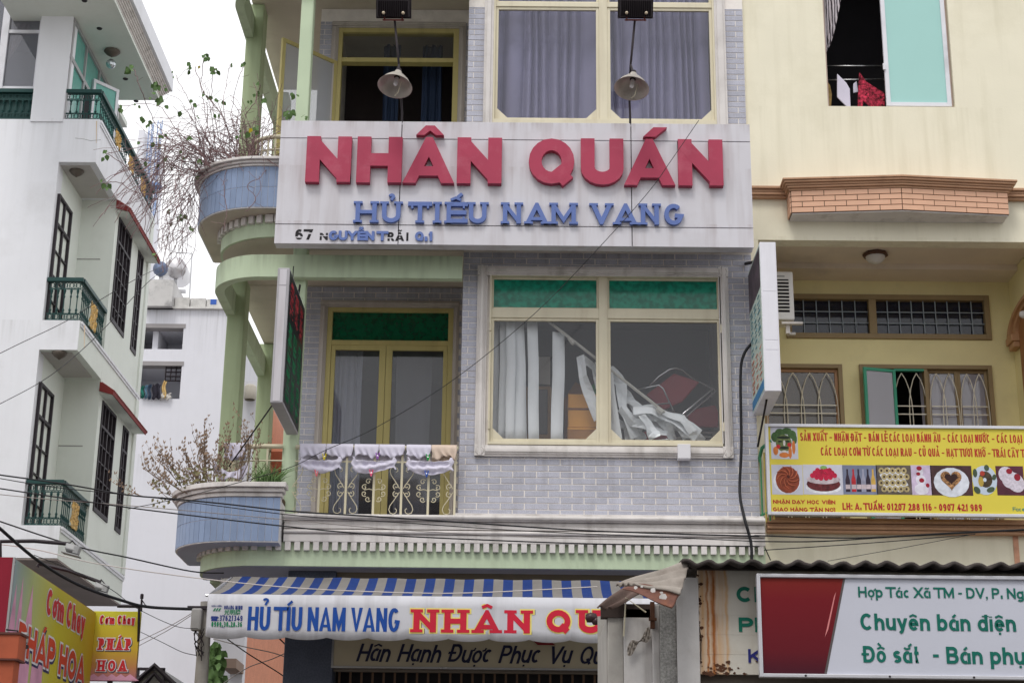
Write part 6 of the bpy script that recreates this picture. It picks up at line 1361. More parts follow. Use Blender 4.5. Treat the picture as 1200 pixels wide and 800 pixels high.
# the white shop sign on the kiosk
YG = 11.2
g0 = atY(888, 730, YG); xg0 = g0.x; zg1, zg0 = (atY(888, 672, YG).z), atY(890, 793, YG).z
rise = -.0
HS = thing('shop_sign', 'white framed shop sign with red field and green lettering on the kiosk', 'sign', (4.2, YG, zg0))
obj('board', MB().box(xg0+.02, 4.9, YG, YG+.03, zg0+.02, zg1-.02), mat('sign_grey_white', (198, 200, 212), .45, .03, 2), HS)
fr = MB(); bars(fr, xg0, 4.92, zg0, zg1, YG-.02, YG+.04, .024); obj('frame', fr, MATS['aluminium_frame'], HS, bevel=.004)
A1, A2, A3, A4 = atY(892.5, 675, YG-.002), atY(988, 675, YG-.002), atY(966, 789, YG-.002), atY(893.5, 789, YG-.002)
A1.x = A4.x = xg0+.026; A1.z = A2.z = zg1-.026; A3.z = A4.z = zg0+.026
M_CRIM = mat('crimson_print', (132, 4, 24), .7, .12, 1.6, dirtamt=.2, dirt=(100, 4, 34), dscale=.9, spec=.15)
pass; M_CRIM = None
RF_LATE = (A1, A2, A3, A4)
0 and obj('red_field', MB().add([A4, A3, A2, A1], [(0, 1, 2, 3)]), M_CRIM, HS); e_ = MB(); e_.add([A3+Y_*.0005, A3+Vector((.016, .0005, 0)), A2+Vector((.014, .0005, 0)), A2+Y_*.0005], [(0, 1, 2, 3)]); obj('grey_edge', e_, mat('edge_grey', (90, 84, 84), .5), HS)
hb = MB(); q0, q1 = lerp(A3, A2, .38), lerp(A3, A2, .86); hb.add([q0+Vector((-.045, -.001, 0)), q0+Vector((-.02, -.001, .05)), q1+Vector((-.03, -.001, 0)), q1+Vector((-.045, -.001, -.03))], [(0, 1, 2, 3)]); obj('printed_gleam', hb, mat('gleam_print', (214, 130, 130), .5), HS)
M_GRP = mat('sign_green_print', (6, 104, 90), .5)
obj('lettering', text_at('Hợp Tác Xã TM - DV, P. Nguyễn', 1006, 1236, 688, 700.5, YG-.003, .18, gap=.09, space=.3), M_GRP, HS)
obj('lettering', text_at('Chuyên bán điện', 1008.5, 1191, 719, 738.5, YG-.003, .19, gap=.09, space=.36), M_GRP, HS)
obj('lettering', text_at('Đồ sắt', 1012, 1079, 756.5, 776, YG-.003, .19, gap=.09, space=.36), M_GRP, HS); obj('lettering', text_at('- Bán phụ', 1094, 1202, 757.5, 777.5, YG-.003, .19, gap=.09, space=.36), M_GRP, HS)
for k in range(4): obj('fixing_screw', MB().lathe([(0, .006), (.007, .004), (.008, 0)], (xg0+.3+k*.55, YG-.02, zg0+.012), (0, -1, 0), 8), M_IRON, HS)
# ================================================================== WHITE HOUSE ON THE LEFT
X1, X2, YL, Y2, Y3 = -7.9, -7.278, 26.0, 27.63, 30.4
M_WALL = mat('white_wall_paint', (228, 229, 234), .85, .025, 1.2, streak=.08, dirt=(165, 163, 160), dirtamt=.2, dscale=.8, bump=.12, drips=((14.06, .9, .25), (10.45, .5, .3), (7.05, .5, .3)))
M_WALLG = mat('pale_greenish_wall_paint', (222, 227, 220), .85, .025, 1.2, streak=.07, dirt=(165, 165, 155), dirtamt=.16, dscale=.8, bump=.12)
M_DGREEN = mat('dark_green_iron', (28, 66, 64), .5, .1, 5); M_DBLK = mat('dark_brown_shutter', (50, 44, 50), .55, .1, 5); M_TEAL = glass('teal_film_glass', (110, 180, 168), .82, .15, .05, refl=.05)
M_GOLD = mat('gold_relief', (196, 160, 92), .5, .25, 14, speck=.4, fine=25, bump=.5); M_RTILE = mat('red_roof_tile', (122, 48, 46), .8, .15, 6, rnd=.12)
LB = thing('white_house', 'tall white corner house with dark green ornate balconies and red tiled window hoods', 'house', (-9.5, YL, 0))
lev = [(6.53, 7.05), (9.94, 10.45), (13.26, 14.06)]        # balcony slab undersides and tops
uw = (-13., atY(45, 60, YL).x, 14.05, 16.8)
lv = (-9.7, -8.30)
w_ = MB()
w_.box(-14, X1-.12, YL+.3, Y3, 6.6, 13.26); wall_with_holes(w_, -14, X1, 6.53, 17.5, YL, YL+.3, [uw]); 
w_.box(-14, X1-.121, YL+.31, Y3, 13.27, 14.0); w_.box(-14, X1-.5, Y3-.3, Y3, 14.0, 17)
w_.box(-14, -8.3, YL+.9, Y3-.01, 0, 6.6)
obj('wall', w_, M_WALL, LB)
sw_ = MB(); 
holes = []
win = [(27.84, 28.86, 11.09, 13.03), (29.43, 29.86, 11.07, 13.02), (27.84, 28.86, 7.70, 9.63), (29.43, 29.86, 7.70, 9.62)]
# side wall: built from boxes in Y,Z round the openings
ys = sorted({Y2, Y3}|{a for a, b, c, d in win}|{b for a, b, c, d in win})
for a, b in zip(ys[:-1], ys[1:]):
    hz_ = sorted([(c, d) for (p, q, c, d) in win if p <= a+1e-6 and q >= b-1e-6]); cur = 6.53
    for c, d in hz_:
        if c > cur: sw_.box(X2-.2, X2, a, b, cur, c)
        cur = d
    sw_.box(X2-.2, X2, a, b, cur, 13.26)
for z, zz in ((7.05, 9.94), (10.45, 13.26)): sw_.box(X1-.119, X2-.2, Y2, Y2+.15, z, zz)
sw_.box(X1-.119, X2-.2, Y3-.2, Y3-.001, 6.6, 13.2)
obj('side_wall', sw_, M_WALLG, LB)
rw = MB(); 
for (zb, zt) in ((7.05, 9.94), (10.45, 13.26)): rw.box(X1-.119, X1, YL+.3, Y2, zb, zt)
obj('recess_wall', rw, M_WALLG, LB)
for i, (zb, zt) in enumerate(lev):
    s_ = MB(); s_.box(X1+.001, X2-.001, YL, Y3 if i == 2 else Y2, zb, zt) if i != 2 else s_.box(X1+.001, X2-.001, YL, Y3, zb, zt)
    obj('balcony_slab', s_, M_WALLG if i < 2 else M_WALL, LB)
    obj('slab_front', MB().box(X1+.001, X2-.001, YL-.006, YL-.0005, zb+.002, zt-.002), M_WALL, LB)
    m_ = MB(); m_.box(X2, X2+.035, YL+.02, Y3, zt-.055, zt-.01); m_.box(X2, X2+.02, YL+.03, Y3, zt-.1, zt-.056); obj('string_course', m_, M_WALL, LB)
    sc_ = MB(); sc_.box(X1+.0, X2-.12, YL+.12, Y2-.12, zb-.012, zb-.001); obj('ceiling', sc_, mat('recess_ceiling', (186, 182, 178), .9, .05), LB)
sfm = MB().box(-9.6, X2-.002, YL+.002, Y3-.002, 6.50, 6.529); obj('soffit', sfm, mat('brown_grey_soffit', (140, 130, 126), .9, .1, 2), LB)
obj('wall_groove', MB().box(X1+.001, X2-.21, Y2-.004, Y2+.001, 12.13, 12.15).box(X1+.001, X2-.21, Y2-.004, Y2+.001, 8.75, 8.77), mat('groove_grey', (150, 150, 146), .9), LB)
obj('corner_pilaster', MB().box(X2-.01, X2+.03, Y3-.22, Y3+.0, 10.45, 14.0).box(X2-.01, X2+.03, Y3-.22, Y3+.0, 7.06, 10.34), M_WALLG, LB)
# hairline cracks and a rust run on the plaster
crk = MB(); random.seed(31)
for pts in ([(88, 162), (98, 163), (106, 165), (118, 164)],):
    crk.tube([atY(x, y, YL-.007) for x, y in pts], .004, 3)
tag(obj('crack', crk, mat('crack_grey', (120, 118, 116), .9), LB), kind='stuff')
for x, y0, y1 in ((98.5, 381, 408), (112.5, 142, 168)):
    a_, b_ = atY(x, y1, YL-.007), atY(x+1.4, y0, YL-.007); obj('rust_run', MB().add([(a_.x, YL-.0072, a_.z), (a_.x+.008, YL-.0072, a_.z), (b_.x, YL-.0072, b_.z), (b_.x-.02, YL-.0072, b_.z)], [(0, 1, 2, 3)]), mat('rust_run', (206, 186, 160), .9), LB)
# upper floor
pier = MB().box(atY(45, 60, YL).x, X1+.0, YL-.03, YL, 14.0, 17.4); obj('pier', pier, M_WALL, LB)
tw_ = MB(); fy = [26.05, 26.95, 27.9, 28.6, 29.4]; 
for y in fy: tw_.box(X1-.05, X1+.02, y-.035, y+.035, 14.06, 15.98)
tw_.box(X1-.05, X1+.021, 26.0, 29.4, 15.22, 15.30); tw_.box(X1-.05, X1+.021, 26., 29.4, 15.92, 15.99); TWF = obj('glazed_screen', tw_, mat('grey_aluminium', (168, 166, 168), .4, metal=.3), LB)
for a, b in zip(fy[:-1], fy[1:]):
    for c, d in ((14.08, 15.22), (15.30, 15.92)): obj('teal_pane', MB().box(X1-.02, X1-.014, a+.035, b-.035, c, d), M_TEAL, TWF)
obj('dark_gap', MB().box(X1+.022, X1+.03, 27.0, 27.45, 14.1, 15.16), M_DARK, TWF)
oc = MB(); A0 = Vector((X1+.02, 27.5, 0)); B0 = Vector((atY(138, 108, 27.9).x, 27.95, 0)); d = (B0-A0).normalized(); nn = Vector((d.y, -d.x, 0)); L = (B0-A0).length
def ob_(mb_, s0, s1, z0, z1, t): mb_.obox(A0+d*(s0+s1)/2+Vector((0, 0, (z0+z1)/2)), d, Z_, nn, s1-s0, z1-z0, t)
zo = atY(138, 106, 27.95).z; ob_(oc, 0, .05, 14.1, zo, .05); ob_(oc, L-.06, L, 14.1, zo, .05); ob_(oc, .05, L-.06, zo-.06, zo, .05); ob_(oc, .05, L-.06, 14.1, 14.16, .05)
OC = obj('open_casement', oc, M_WPVC, LB); og = MB(); ob_(og, .05, L-.06, 14.16, zo-.06, .01); obj('teal_pane', og, M_TEAL, OC)
obj('ceiling', MB().box(-8.4, X1-.05, 26.3, Y3, 15.99, 16.1), M_WALLG, LB)
ev = MB(); ev.box(-9., -7.06, 23.5, 29.2, 16.0, 16.06); EV = obj('eave', ev, M_WALLG, LB)
cn = MB()
for k in range(6): cn.box(-8., -7.05+.027*k, 23.5, 29.2+.025*k, 16.061+.032*k, 16.061+.032*(k+1)-.002)
obj('cornice', cn, M_TRIM, EV); obj('roof_edge', MB().box(-9, -6.86, 23.5, 29.35, 16.26, 16.6), M_WALL, EV)
def ceil_lamp(p, r=.13, par=LB):
    a = obj('ceiling_lamp', MB().lathe([(0, 0), (r, 0), (r*1.05, -.02), (r*.7, -.07), (r*.2, -.11), (0, -.13)], p, Z_, 16), mat('bronze_lamp', (96, 88, 80), .5, .1), par, smooth=True); return a
p = atZ(90, 200, 13.25); ceil_lamp(p, .12); p = atZ(70, 413, 9.93); ceil_lamp(p, .12)
p = atZ(131.5, 60, 15.99); cl_ = ceil_lamp(p, .14); obj('mirror_ball', MB().lathe([(0, .09), (.05, .075), (.08, .04), (.09, 0), (.08, -.04), (.05, -.075), (0, -.09)], p-Z_*.26, Z_, 14), mat('mirror_facets', (190, 196, 200), .2, .4, 30, metal=.8), cl_)
for x, y in ((99, 1), (116.5, 33.5), (147, 92.5), (159.5, 118.5)): obj('downlight', MB().lathe([(.0, -.004), (.04, -.004), (.045, -.012), (.05, 0)], atZ(x, y, 15.999), Z_, 12), M_IRON, LB)
# front window upper left
WF = MB(); xw = atY(3, 60, YL).x
bars(WF, uw[0], uw[1], uw[2], uw[3], YL+.1, YL+.2, .06); WF.box(xw-.09, xw+.03, YL+.09, YL+.19, uw[2]+.06, uw[3]-.06)
zh = atY(20, 33.5, YL).z; WF.box(xw+.03, uw[1]-.06, YL+.105, YL+.18, zh-.03, zh+.03); zh2 = atY(20, 98, YL).z; WF.box(xw+.03, uw[1]-.06, YL+.105, YL+.18, zh2-.04, zh2)
WFo = obj('window', WF, M_WPVC, LB); obj('pane', MB().box(uw[0]+.06, uw[1]-.06, YL+.14, YL+.145, uw[2]+.06, uw[3]-.06), glass('grey_pane', (120, 122, 134), .4, refl=.08), WFo)
def pc(u, v):
    # pink curtain gathered to the left
    y = lerp(-10, 77, v); xr = np.interp(y, [-10, 8, 35, 78], [45, 43, 33.5, 5]); return (lerp(xw-.02, atY(xr, y, YL+.24).x, u), YL+.24+.02*math.sin(u*26)*(1-v*.7), atY(8, y, YL+.24).z)
tag(obj('curtain', MB().grid(pc, 30, 12), mat('pink_curtain', (206, 186, 184), .9, .08, 3), smooth=True), 'pale pink curtain drawn aside in the top left window of the white house', 'curtain')
def pc2(u, v): return (xw-.15-.9*u, YL+.24+.02*math.sin(u*26), lerp(16.75, zh-.1, v))
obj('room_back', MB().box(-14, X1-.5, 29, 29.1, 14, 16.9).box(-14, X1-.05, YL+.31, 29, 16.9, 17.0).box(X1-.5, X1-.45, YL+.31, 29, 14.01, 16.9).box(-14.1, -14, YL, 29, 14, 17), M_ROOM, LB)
# shutters and doors
def slat_window(y0, y1, z0, z1, X, face=1, name='window', cols=4, rows=5, arch=True):
    f = MB(); t = .05; x0, x1 = X-.09, X+.02
    f.box(x0, x1, y0, y0+t, z0, z1); f.box(x0, x1, y1-t, y1, z0, z1); f.box(x0, x1, y0+t, y1-t, z0, z0+t*1.6); f.box(x0, x1, y0+t, y1-t, z1-t, z1); f.box(x0, x1, y0+t, y1-t, lerp(z0, z1, .76), lerp(z0, z1, .76)+t)
    for k in range(1, cols): y = lerp(y0, y1, k/cols); w__ = .03 if k != cols//2 else .055; f.box(x0+.01, x1-.008, y-w__/2, y+w__/2, z0+t*1.6, z1-t)
    W = obj(name, f, M_DBLK, LB, bevel=.004)
    for r in range(1, rows): z = lerp(z0, z1*.0+lerp(z0, z1, .76), r/rows); obj('rail', MB().box(x0+.02, x1-.015, y0+t, y1-t, z-.012, z+.012), M_DBLK, W)
    obj('pane', MB().box(X-.06, X-.055, y0+t, y1-t, z0+t, z1-t), glass('shutter_pane', (150, 146, 140), .55, refl=.06), W); return W
for (a, b, c, d) in win: slat_window(a, b, c, d, X2, cols=(4 if b-a > .6 else 2))
obj('room_backing', MB().box(X2-.5, X2-.45, Y2+.2, Y3-.2, 7, 13), mat('beige_room', (150, 140, 126), .9), LB)
for (y0, y1, z0, z1) in ((26.12, 26.95, 10.45, 12.74), (26.16, 26.95, 7.05, 9.45)): slat_window(y0, y1, z0, z1, X1+.03, name='door', cols=2, rows=4)
# hoods with red tiles
tl = None
def hood(y0, y1, z):
    global tl
    xo = X2+.235; h = MB(); n = 1
    h.prism([(0, 0), (.225, -.0), (.225, .03), (0, .19)], (X2, y0, z), X_, Z_, -Y_, -(y1-y0), 0); H_ = obj('window_hood', h, M_WALLG, LB)
    k = 0; y = y0-.02
    while y < y1+.02:
        dm_ = Vector((.24, 0, -.16)); L_ = dm_.length; c = Vector((X2+.125, y+.045, z+.115+.012)); ang = math.atan2(-dm_.z, dm_.x)
        if tl is None: tl = obj('roof_tile', MB().tube([(-.14, 0, 0), (.14, 0, 0)], .047, 8), M_RTILE, H_, origin=(0, 0, 0)); tl.location = c-wl(H_); tl.rotation_euler = (0, ang, 0); tl.scale = (1, 1, .6)
        else: inst(tl, 'roof_tile', H_, c, rot=(0, ang, 0), scale=(1, 1, .6))
        y += .094
    obj('tile_edge', MB().box(xo-.012, xo+.006, y0-.02, y1+.02, z-.012, z+.05), M_RTILE, H_)
    obj('end_tile', MB().prism([(-.0, .05), (.245, -.02), (.245, .04), (-.0, .215)], (X2, y0-.045, z), X_, Z_, -Y_, -.02, .012), M_RTILE, H_)
p = atY(150, 245, 27.7); hood(27.62, atX(187, 303, X2+.235).y, atY(150, 248, 27.62).z); hood(27.62, atX(171, 502, X2+.235).y, atY(128, 462, 27.62).z)
# railings
bal = None
def railing(p0, p1, zb, zt, name='railing', gold=(), cap=True, sp=.115):
    global bal
    p0, p1 = Vector(p0), Vector(p1); d = (p1-p0); L = d.length; d.normalize(); n = Vector((d.y, -d.x, 0)); h = zt-zb; ang = math.atan2(d.y, d.x)
    r = MB()
    def bb(mb_, s0, s1, z0, z1, t): mb_.obox(p0+d*(s0+s1)/2+Vector((0, 0, (z0+z1)/2)), d, Z_, n, s1-s0, z1-z0, t)
    bb(r, -.03, L+.03, zt-.07, zt, .09); R = obj(name, r, M_DGREEN, LB, bevel=.006)
    for z in (zb+.02, zb+.13, zt-.19): q = MB(); bb(q, 0, L, z-.009, z+.009, .016); obj('cross_bar', q, M_DGREEN, R)
    og_ = MB(); k = 0
    n_ = int(L/sp)
    for k in range(n_+1):
        s = (k+.5)*L/(n_+1)
        for zc in (zb+.075, zt-.13):
            c = p0+d*s+Vector((0, 0, zc)); og_.tube([c+d*.042*math.cos(t)+Z_*.042*math.sin(t) for t in np.linspace(0, 2*math.pi, 9)], .008, 3, caps=False)
            c2 = c+d*(L/(n_+1))*.5; og_.tube([c2+d*.03*math.cos(t)+Z_*.045*math.sin(t) for t in np.linspace(0, 2*math.pi, 7)], .007, 3, caps=False)
        if any(a <= s/L <= b for a, b in gold): continue
        c = p0+d*s+Vector((0, 0, zb+.13)); hb_ = h-.13-.19
        if bal is None: bal = obj('baluster', MB().lathe([(.008, 0), (.022, .04), (.014, .08), (.024, .14), (.010, .22), (.010, .62), (.02, .70), (.009, .76), (.018, .84), (.026, .93), (.012, 1.)], (0, 0, 0), Z_, 6), M_DGREEN, R, origin=(0, 0, 0)); bal.location = c-wl(R); bal.scale = (1, 1, hb_)
        else: inst(bal, 'baluster', R, c, scale=(1, 1, hb_))
    tag(obj('ring_ornament', og_, M_DGREEN, R), kind='stuff')
    for a, b in gold:
        def gf_(u, v): s = lerp(a, b, u)*L; bmp = .018*math.sin(u*14+v*5)*math.sin(v*17+u*4)+.01*math.sin(u*31+v*23); return tuple(p0+d*(s+(u-.5)*.03*math.sin(v*21))+n*(.03+bmp)+Z_*lerp(zb+.12, zt-.19, v))
        obj('gold_panel', MB().grid(gf_, 10, 22), M_GOLD, R, solid=.01)
    return R
i0 = .04
for (zb, zt_) in ((10.45, 11.20), (7.05, 7.79)):
    railing((X1+.04, YL+.05, 0), (X2-.045, YL+.05, 0), zb, zt_); railing((X2-.045, YL+.1, 0), (X2-.045, Y2-.02, 0), zb, zt_, gold=((.35, .62),))
railing((X1-.18, YL+.05, 0), (X2-.045, YL+.05, 0), 14.06, 14.63); railing((X2-.045, YL+.1, 0), (X2-.045, Y3-.05, 0), 14.06, 14.63, gold=((.25, .34), (.5, .59), (.74, .83)))
railing((-9.9, YL+.05, 0), (uw[1]-.02, YL+.05, 0), 14.06, 14.63); obj('railing_backing', MB().box(-9.9, uw[1], YL+.09, YL+.1, 14.07, 14.6), M_DGREEN, LB)
# ================================================================== vegetarian restaurant signs
XC = -4.6; s1n, s1f = atX(17, 655, XC).y, 18.13; zs1 = 4.46
M_PRA = mat('lotus_pink', (206, 150, 176), .6, .2, 4); M_PRR = mat('veg_letter_red', (196, 44, 52), .6, .08, 5); M_PRO = mat('veg_letter_orange', (200, 70, 44), .6, .08, 5); M_WHP = mat('letter_outline_white', (220, 216, 220), .6); M_SHD = mat('letter_shadow_navy', (52, 50, 92), .6)
def print_bg(name, axis, stops):
    m = mat(name, (200, 190, 70), .6, .03, 2); t = m.node_tree; b = t.nodes['Principled BSDF']; g = t.nodes.new('ShaderNodeNewGeometry'); sp_ = t.nodes.new('ShaderNodeSeparateXYZ'); mr = t.nodes.new('ShaderNodeMapRange'); r = t.nodes.new('ShaderNodeValToRGB')
    t.links.new(g.outputs['Position'], sp_.inputs[0]); t.links.new(sp_.outputs['XYZ'.index(axis[0])], mr.inputs['Value']); mr.inputs['From Min'].default_value = axis[1]; mr.inputs['From Max'].default_value = axis[2]
    e = r.color_ramp.elements; e[0].position, e[0].color = stops[0][0], lin(*stops[0][1]); e[1].position, e[1].color = stops[-1][0], lin(*stops[-1][1])
    for p_, c_ in stops[1:-1]: q = e.new(p_); q.color = lin(*c_)
    t.links.new(mr.outputs[0], r.inputs[0]); t.links.new(r.outputs[0], b.inputs['Base Color']); return m
A1, A2, A3, A4 = RF_LATE; obj('red_field', MB().add([A4, A3, A2, A1], [(0, 1, 2, 3)]), print_bg('crimson_print_fade', ('Z', zg0, zg1), [(0, (56, 0, 26)), (.25, (96, 0, 20)), (.75, (112, 0, 18)), (1, (124, 28, 14))]), HS)
V1 = thing('restaurant_sign', 'large yellow vegetarian restaurant sign with lotus, seen obliquely at the lower left', 'sign', (XC-.2, (s1n+s1f)/2, 2.1), 'vegetarian restaurant signs')
obj('casing', MB().box(XC-.8, XC-.012, s1n, s1f, 2.1, zs1), mat('dark_red_casing', (134, 14, 40), .5, .05, 2), V1)
obj('face', MB().box(XC-.012, XC, s1n+.02, s1f-.0, 2.12, zs1-.01), print_bg('veg_print_side', ('Y', s1n, s1f), [(0, (140, 158, 166)), (.22, (176, 184, 120)), (.5, (196, 184, 50)), (1, (196, 164, 40))]), V1); obj('edge_strip', MB().box(XC-.013, XC+.006, s1n-.004, s1n+.02, 2.1, zs1), M_STEEL, V1)
def vtext(s_, y0, y1, zb, h, wt, m, grow=0., dx=0., dz=0., dy=0., parent=None, slab=False, gap=.12):
    o_ = Vector((XC+.002+dx, y0+dy, zb+dz)); mb_ = text(s_, o_, Y_, Z_, X_, h, wt, width=y1-y0, gap=gap, space=.35, slab=slab, stag=.0003, grow=grow); return obj('lettering', mb_, m, parent)
ya_, yb_2 = atX(56, 690, XC).y, atX(99, 730, XC).y; zt1 = atX(58, 683, XC).z
for gw, dx, m, o1 in ((.12, 0, M_WHP, 0), (0, .003, M_PRR, 0)): vtext('Cơm Chay', ya_, yb_2, zt1-.30, .25, .26, m, gw, dx, 0, 0, V1)
yc_, yd_ = atX(21, 740, XC).y, atX(99, 780, XC).y; zp = atX(24, 722, XC).z; hp_ = zp-atX(24, 762, XC).z
for gw, dx, m, dz_, dy_ in ((.14, 0, M_SHD, -.022, .03), (.14, .0032, M_WHP, 0, 0), (0, .0064, M_PRO, 0, 0)): vtext('PHÁP HOA', yc_, yd_, zp-hp_*1.15, hp_, .27, m, gw, dx, dz_, dy_, V1, slab=False, gap=.14)
pt_ = MB()
for k, (y, zb, hh, ww, ln) in enumerate(((s1n+.12, 3.3, .95, .14, .02), (s1n+.32, 3.3, 1.05, .12, 0), (s1n+.62, 3.35, .98, .17, .03), (s1n+1.05, 3.4, .62, .2, .18), (s1n+.5, 2.3, .9, .5, .1), (s1n+1.3, 2.3, .8, .4, .2))):
    pt_.prism([(-ww, 0), (-ww*.9, hh*.4), (ln, hh), (ww*.9, hh*.4), (ww, 0)], (XC, y, zb), Y_, Z_, X_, .0008+.0003*k, .0008+.0003*k)
obj('lotus_petals', pt_, M_PRA, V1)
YV = 18.15; b0, b1 = atY(110, 797, YV), atY(162, 716, YV); b1.x = atY(165, 716, YV).x; b0.x = atY(112, 716, YV).x-.02
V2 = thing('restaurant_sign', 'small yellow vegetarian restaurant sign facing the street, right of the big one', 'sign', ((b0.x+b1.x)/2, YV, b0.z), 'vegetarian restaurant signs')
obj('board', MB().box(b0.x, b1.x, YV, YV+.06, b0.z, b1.z), print_bg('veg_print_front', ('Z', b0.z, b1.z), [(0, (176, 110, 130)), (.2, (190, 130, 80)), (.45, (200, 166, 50)), (1, (196, 190, 50))]), V2, bevel=.004)
YW = YV-.002; b_h = b1.z-b0.z
for gw, yo, dx, m in ((.12, 0, 0, M_WHP), (0, -.003, 0, M_PRR)): obj('lettering', text_at('Cơm Chay', 116.5, 157.5, 720.5, 731, YW+yo, .26, gap=.12, space=.3, grow=gw, stag=.0002), m, V2)
for s_, a, b, yt, yb_3 in (('PHÁP', 114, 154, 747.5, 761), ('HOA', 112.5, 149, 773, 786)):
    for gw, yo, d1, m in ((.16, .004, .8, M_SHD), (.16, .0, 0, M_WHP), (0, -.004, 0, M_PRR)): obj('lettering', text_at(s_, a+d1, b+d1, yt+d1, yb_3+d1, YW+yo-.004, .23, gap=.1, slab=True, grow=gw, stag=.0002), m, V2)
lp = MB()
for k in range(5): x = lerp(b0.x+.06, b1.x-.06, k/4); lp.prism([(-.1, 0), (0, .07), (.1, 0)], (x, YW, b0.z+.004), X_, Z_, -Y_, .0004*k, .0004*k)
obj('lotus_petals', lp, M_PRA, V2); obj('top_bar', MB().tube([(atY(140, 712, YV).x, YV-.1, b1.z+.04), (b1.x, YV-.1, b1.z+.04)], .02, 6).tube([(b1.x, YV-.1, b1.z+.05), (b1.x, YV, b1.z-.32)], .014, 6), M_IRON, V2)
obj('bottom_bar', MB().box(b1.x-.3, b1.x-.25, YV+.01, YV+.05, b0.z-.4, b0.z), M_IRON, V2)
# sign floodlights on arms
def arm_lamp(lab, pts, Y, lamp_px, ang=0):
    P = [atY(x, y, Y) for x, y in pts]; c = atY(*lamp_px, Y); g = thing('sign_floodlight', lab, 'floodlight', c-Z_*.05, 'floodlights on arms over the yellow signs'); obj('arm', MB().tube(P, .018, 8), M_IRON, g)
    u = Vector((1, 0, -.25)).normalized(); obj('visor', MB().obox(c-Z_*.06, u, Y_, Vector((.25, 0, 1)), .17, .12, .012).obox(c+X_*.05-Z_*.02, u, Y_, Vector((.25, 0, 1)), .05, .08, .07), MATS['ac_grey'], g, bevel=.004)
    obj('body', MB().obox(c-Z_*.005, u, Vector((0, -.8, .4)), Vector((0, .4, .8)), .11, .07, .07), MATS['ac_grey'], g, bevel=.012); obj('yoke', MB().tube([c-X_*.06, c+X_*.0+Z_*.07, c+X_*.07-Z_*.01], .007, 6), M_IRON, g)
arm_lamp('small floodlight on a long dark arm below the lowest balcony corner', [(0, 652), (1, 634), (40, 633.5), (82, 637)], 15.2, (84, 642)); arm_lamp('small floodlight on an arm above the top edge of the oblique yellow sign', [(44, 664), (46, 660), (80, 668), (118, 682)], 16.5, (118, 687))
g = thing('spotlight', 'small spotlight on a bracket before the big yellow sign, beside the orange downpipe', 'spotlight', atY(28, 758, 14.6)); c = atY(28, 747, 14.6)
obj('housing', MB().obox(c, X_, Z_, Y_, .07, .09, .06), MATS['ac_grey'], g, bevel=.01); obj('bracket', MB().box(c.x-.06, c.x+.04, 14.57, 14.63, c.z-.09, c.z-.06).tube([c-X_*.05-Z_*.06, c-X_*.06+Z_*.06, c-X_*.16+Z_*.07], .008, 6), M_IRON, g)
# orange downpipe head
DPp = thing('downpipe', 'orange painted rainwater pipe with a square hopper at the lower left corner', 'downpipe', atY(6, 800, 13.)); YP = 13.
M_ORP = mat('orange_pipe_paint', (168, 84, 56), .6, .12, 6, streak=.3, dirt=(110, 60, 46)); a, b = atY(-8, 742, YP), atY(20, 772, YP)
obj('hopper', MB().box(a.x, b.x, YP, YP+.2, b.z, a.z), M_ORP, DPp, bevel=.008); obj('rim', MB().box(a.x-.01, b.x+.012, YP-.012, YP+.21, a.z-.005, a.z+.012).box(a.x-.01, b.x+.006, YP-.008, YP+.2, b.z-.008, b.z+.006), mat('dark_rim', (92, 52, 44), .6), DPp); obj('pipe', MB().box(a.x, b.x-.025, YP+.02, YP+.17, .13, b.z-.001), M_ORP, DPp, bevel=.008)
# ================================================================== BACKGROUND BUILDINGS
YBk = 44.
M_FAR = mat('far_white_paint', (214, 214, 220), .9, .02, .5, drips=((17, 1.6, .45), (12.8, 1, .3)), streak=.05, dirt=(150, 148, 148), dirtamt=.1, dscale=.3)
FB = thing('apartment_block', 'plain white building behind, between the white corner house and the green column', 'building', (-9, YBk, 0))
xe = atY(272, 440, YBk).x; zc = atY(230, 363, YBk).z
h1 = (atY(160, 395, YBk).x, atY(214.5, 395, YBk).x, atY(190, 409, YBk).z, atY(190, 383.5, YBk).z); h2 = (atY(150, 450, YBk).x, atY(211.5, 450, YBk).x, atY(190, 467, YBk).z, atY(190, 427.5, YBk).z)
fw = MB(); wall_with_holes(fw, -16, xe, 0, zc, YBk, YBk+.25, [h1, h2]); fw.box(xe-.25, xe, YBk+.25, 56, 0, zc); fw.box(-16, xe, YBk+1.6, YBk+1.8, 0, zc-.01); fw.box(-16, xe-.26, YBk+.25, YBk+1.6, h1[2]-.3, h1[2]); fw.box(-16, xe-.26, YBk+.25, YBk+1.6, h2[2]-.3, h2[2]); fw.box(-16, xe-.26, YBk+.25, YBk+1.6, h1[3]+.02, h1[3]+.2); fw.box(-16, xe-.26, YBk+.25, YBk+1.6, h2[3]+.02, h2[3]+.2); fw.box(-16, xe, YBk+.26, 56, zc-.02, zc-.0)
fw.box(h1[1]-.9, h1[1]-.75, YBk+.3, YBk+1.59, h1[2], h1[3]+.02); obj('wall', fw, M_FAR, FB)
for hh in (h1, h2): obj('lintel', MB().box(hh[0], hh[1]+.05, YBk-.02, YBk+.3, hh[3]-.02, hh[3]+.1), mat('grey_lintel', (150, 146, 146), .9), FB)
M_PAR = mat('stained_parapet', (206, 204, 200), .9, .06, 2, dirtamt=.6, dirt=(120, 118, 116), dscale=1.4, bump=.2)
zp0, zp1 = zc, atY(240, 349, YBk).z
for k, (xa, xb) in enumerate(((205, 223), (223.6, 242), (242.6, 262), (262.6, 275))): obj('parapet_panel', MB().box(atY(xa, 355, YBk).x, atY(xb, 355, YBk).x-.02, YBk-.02, YBk+.15, zp0+.06, zp1-.02*k), M_PAR, FB)
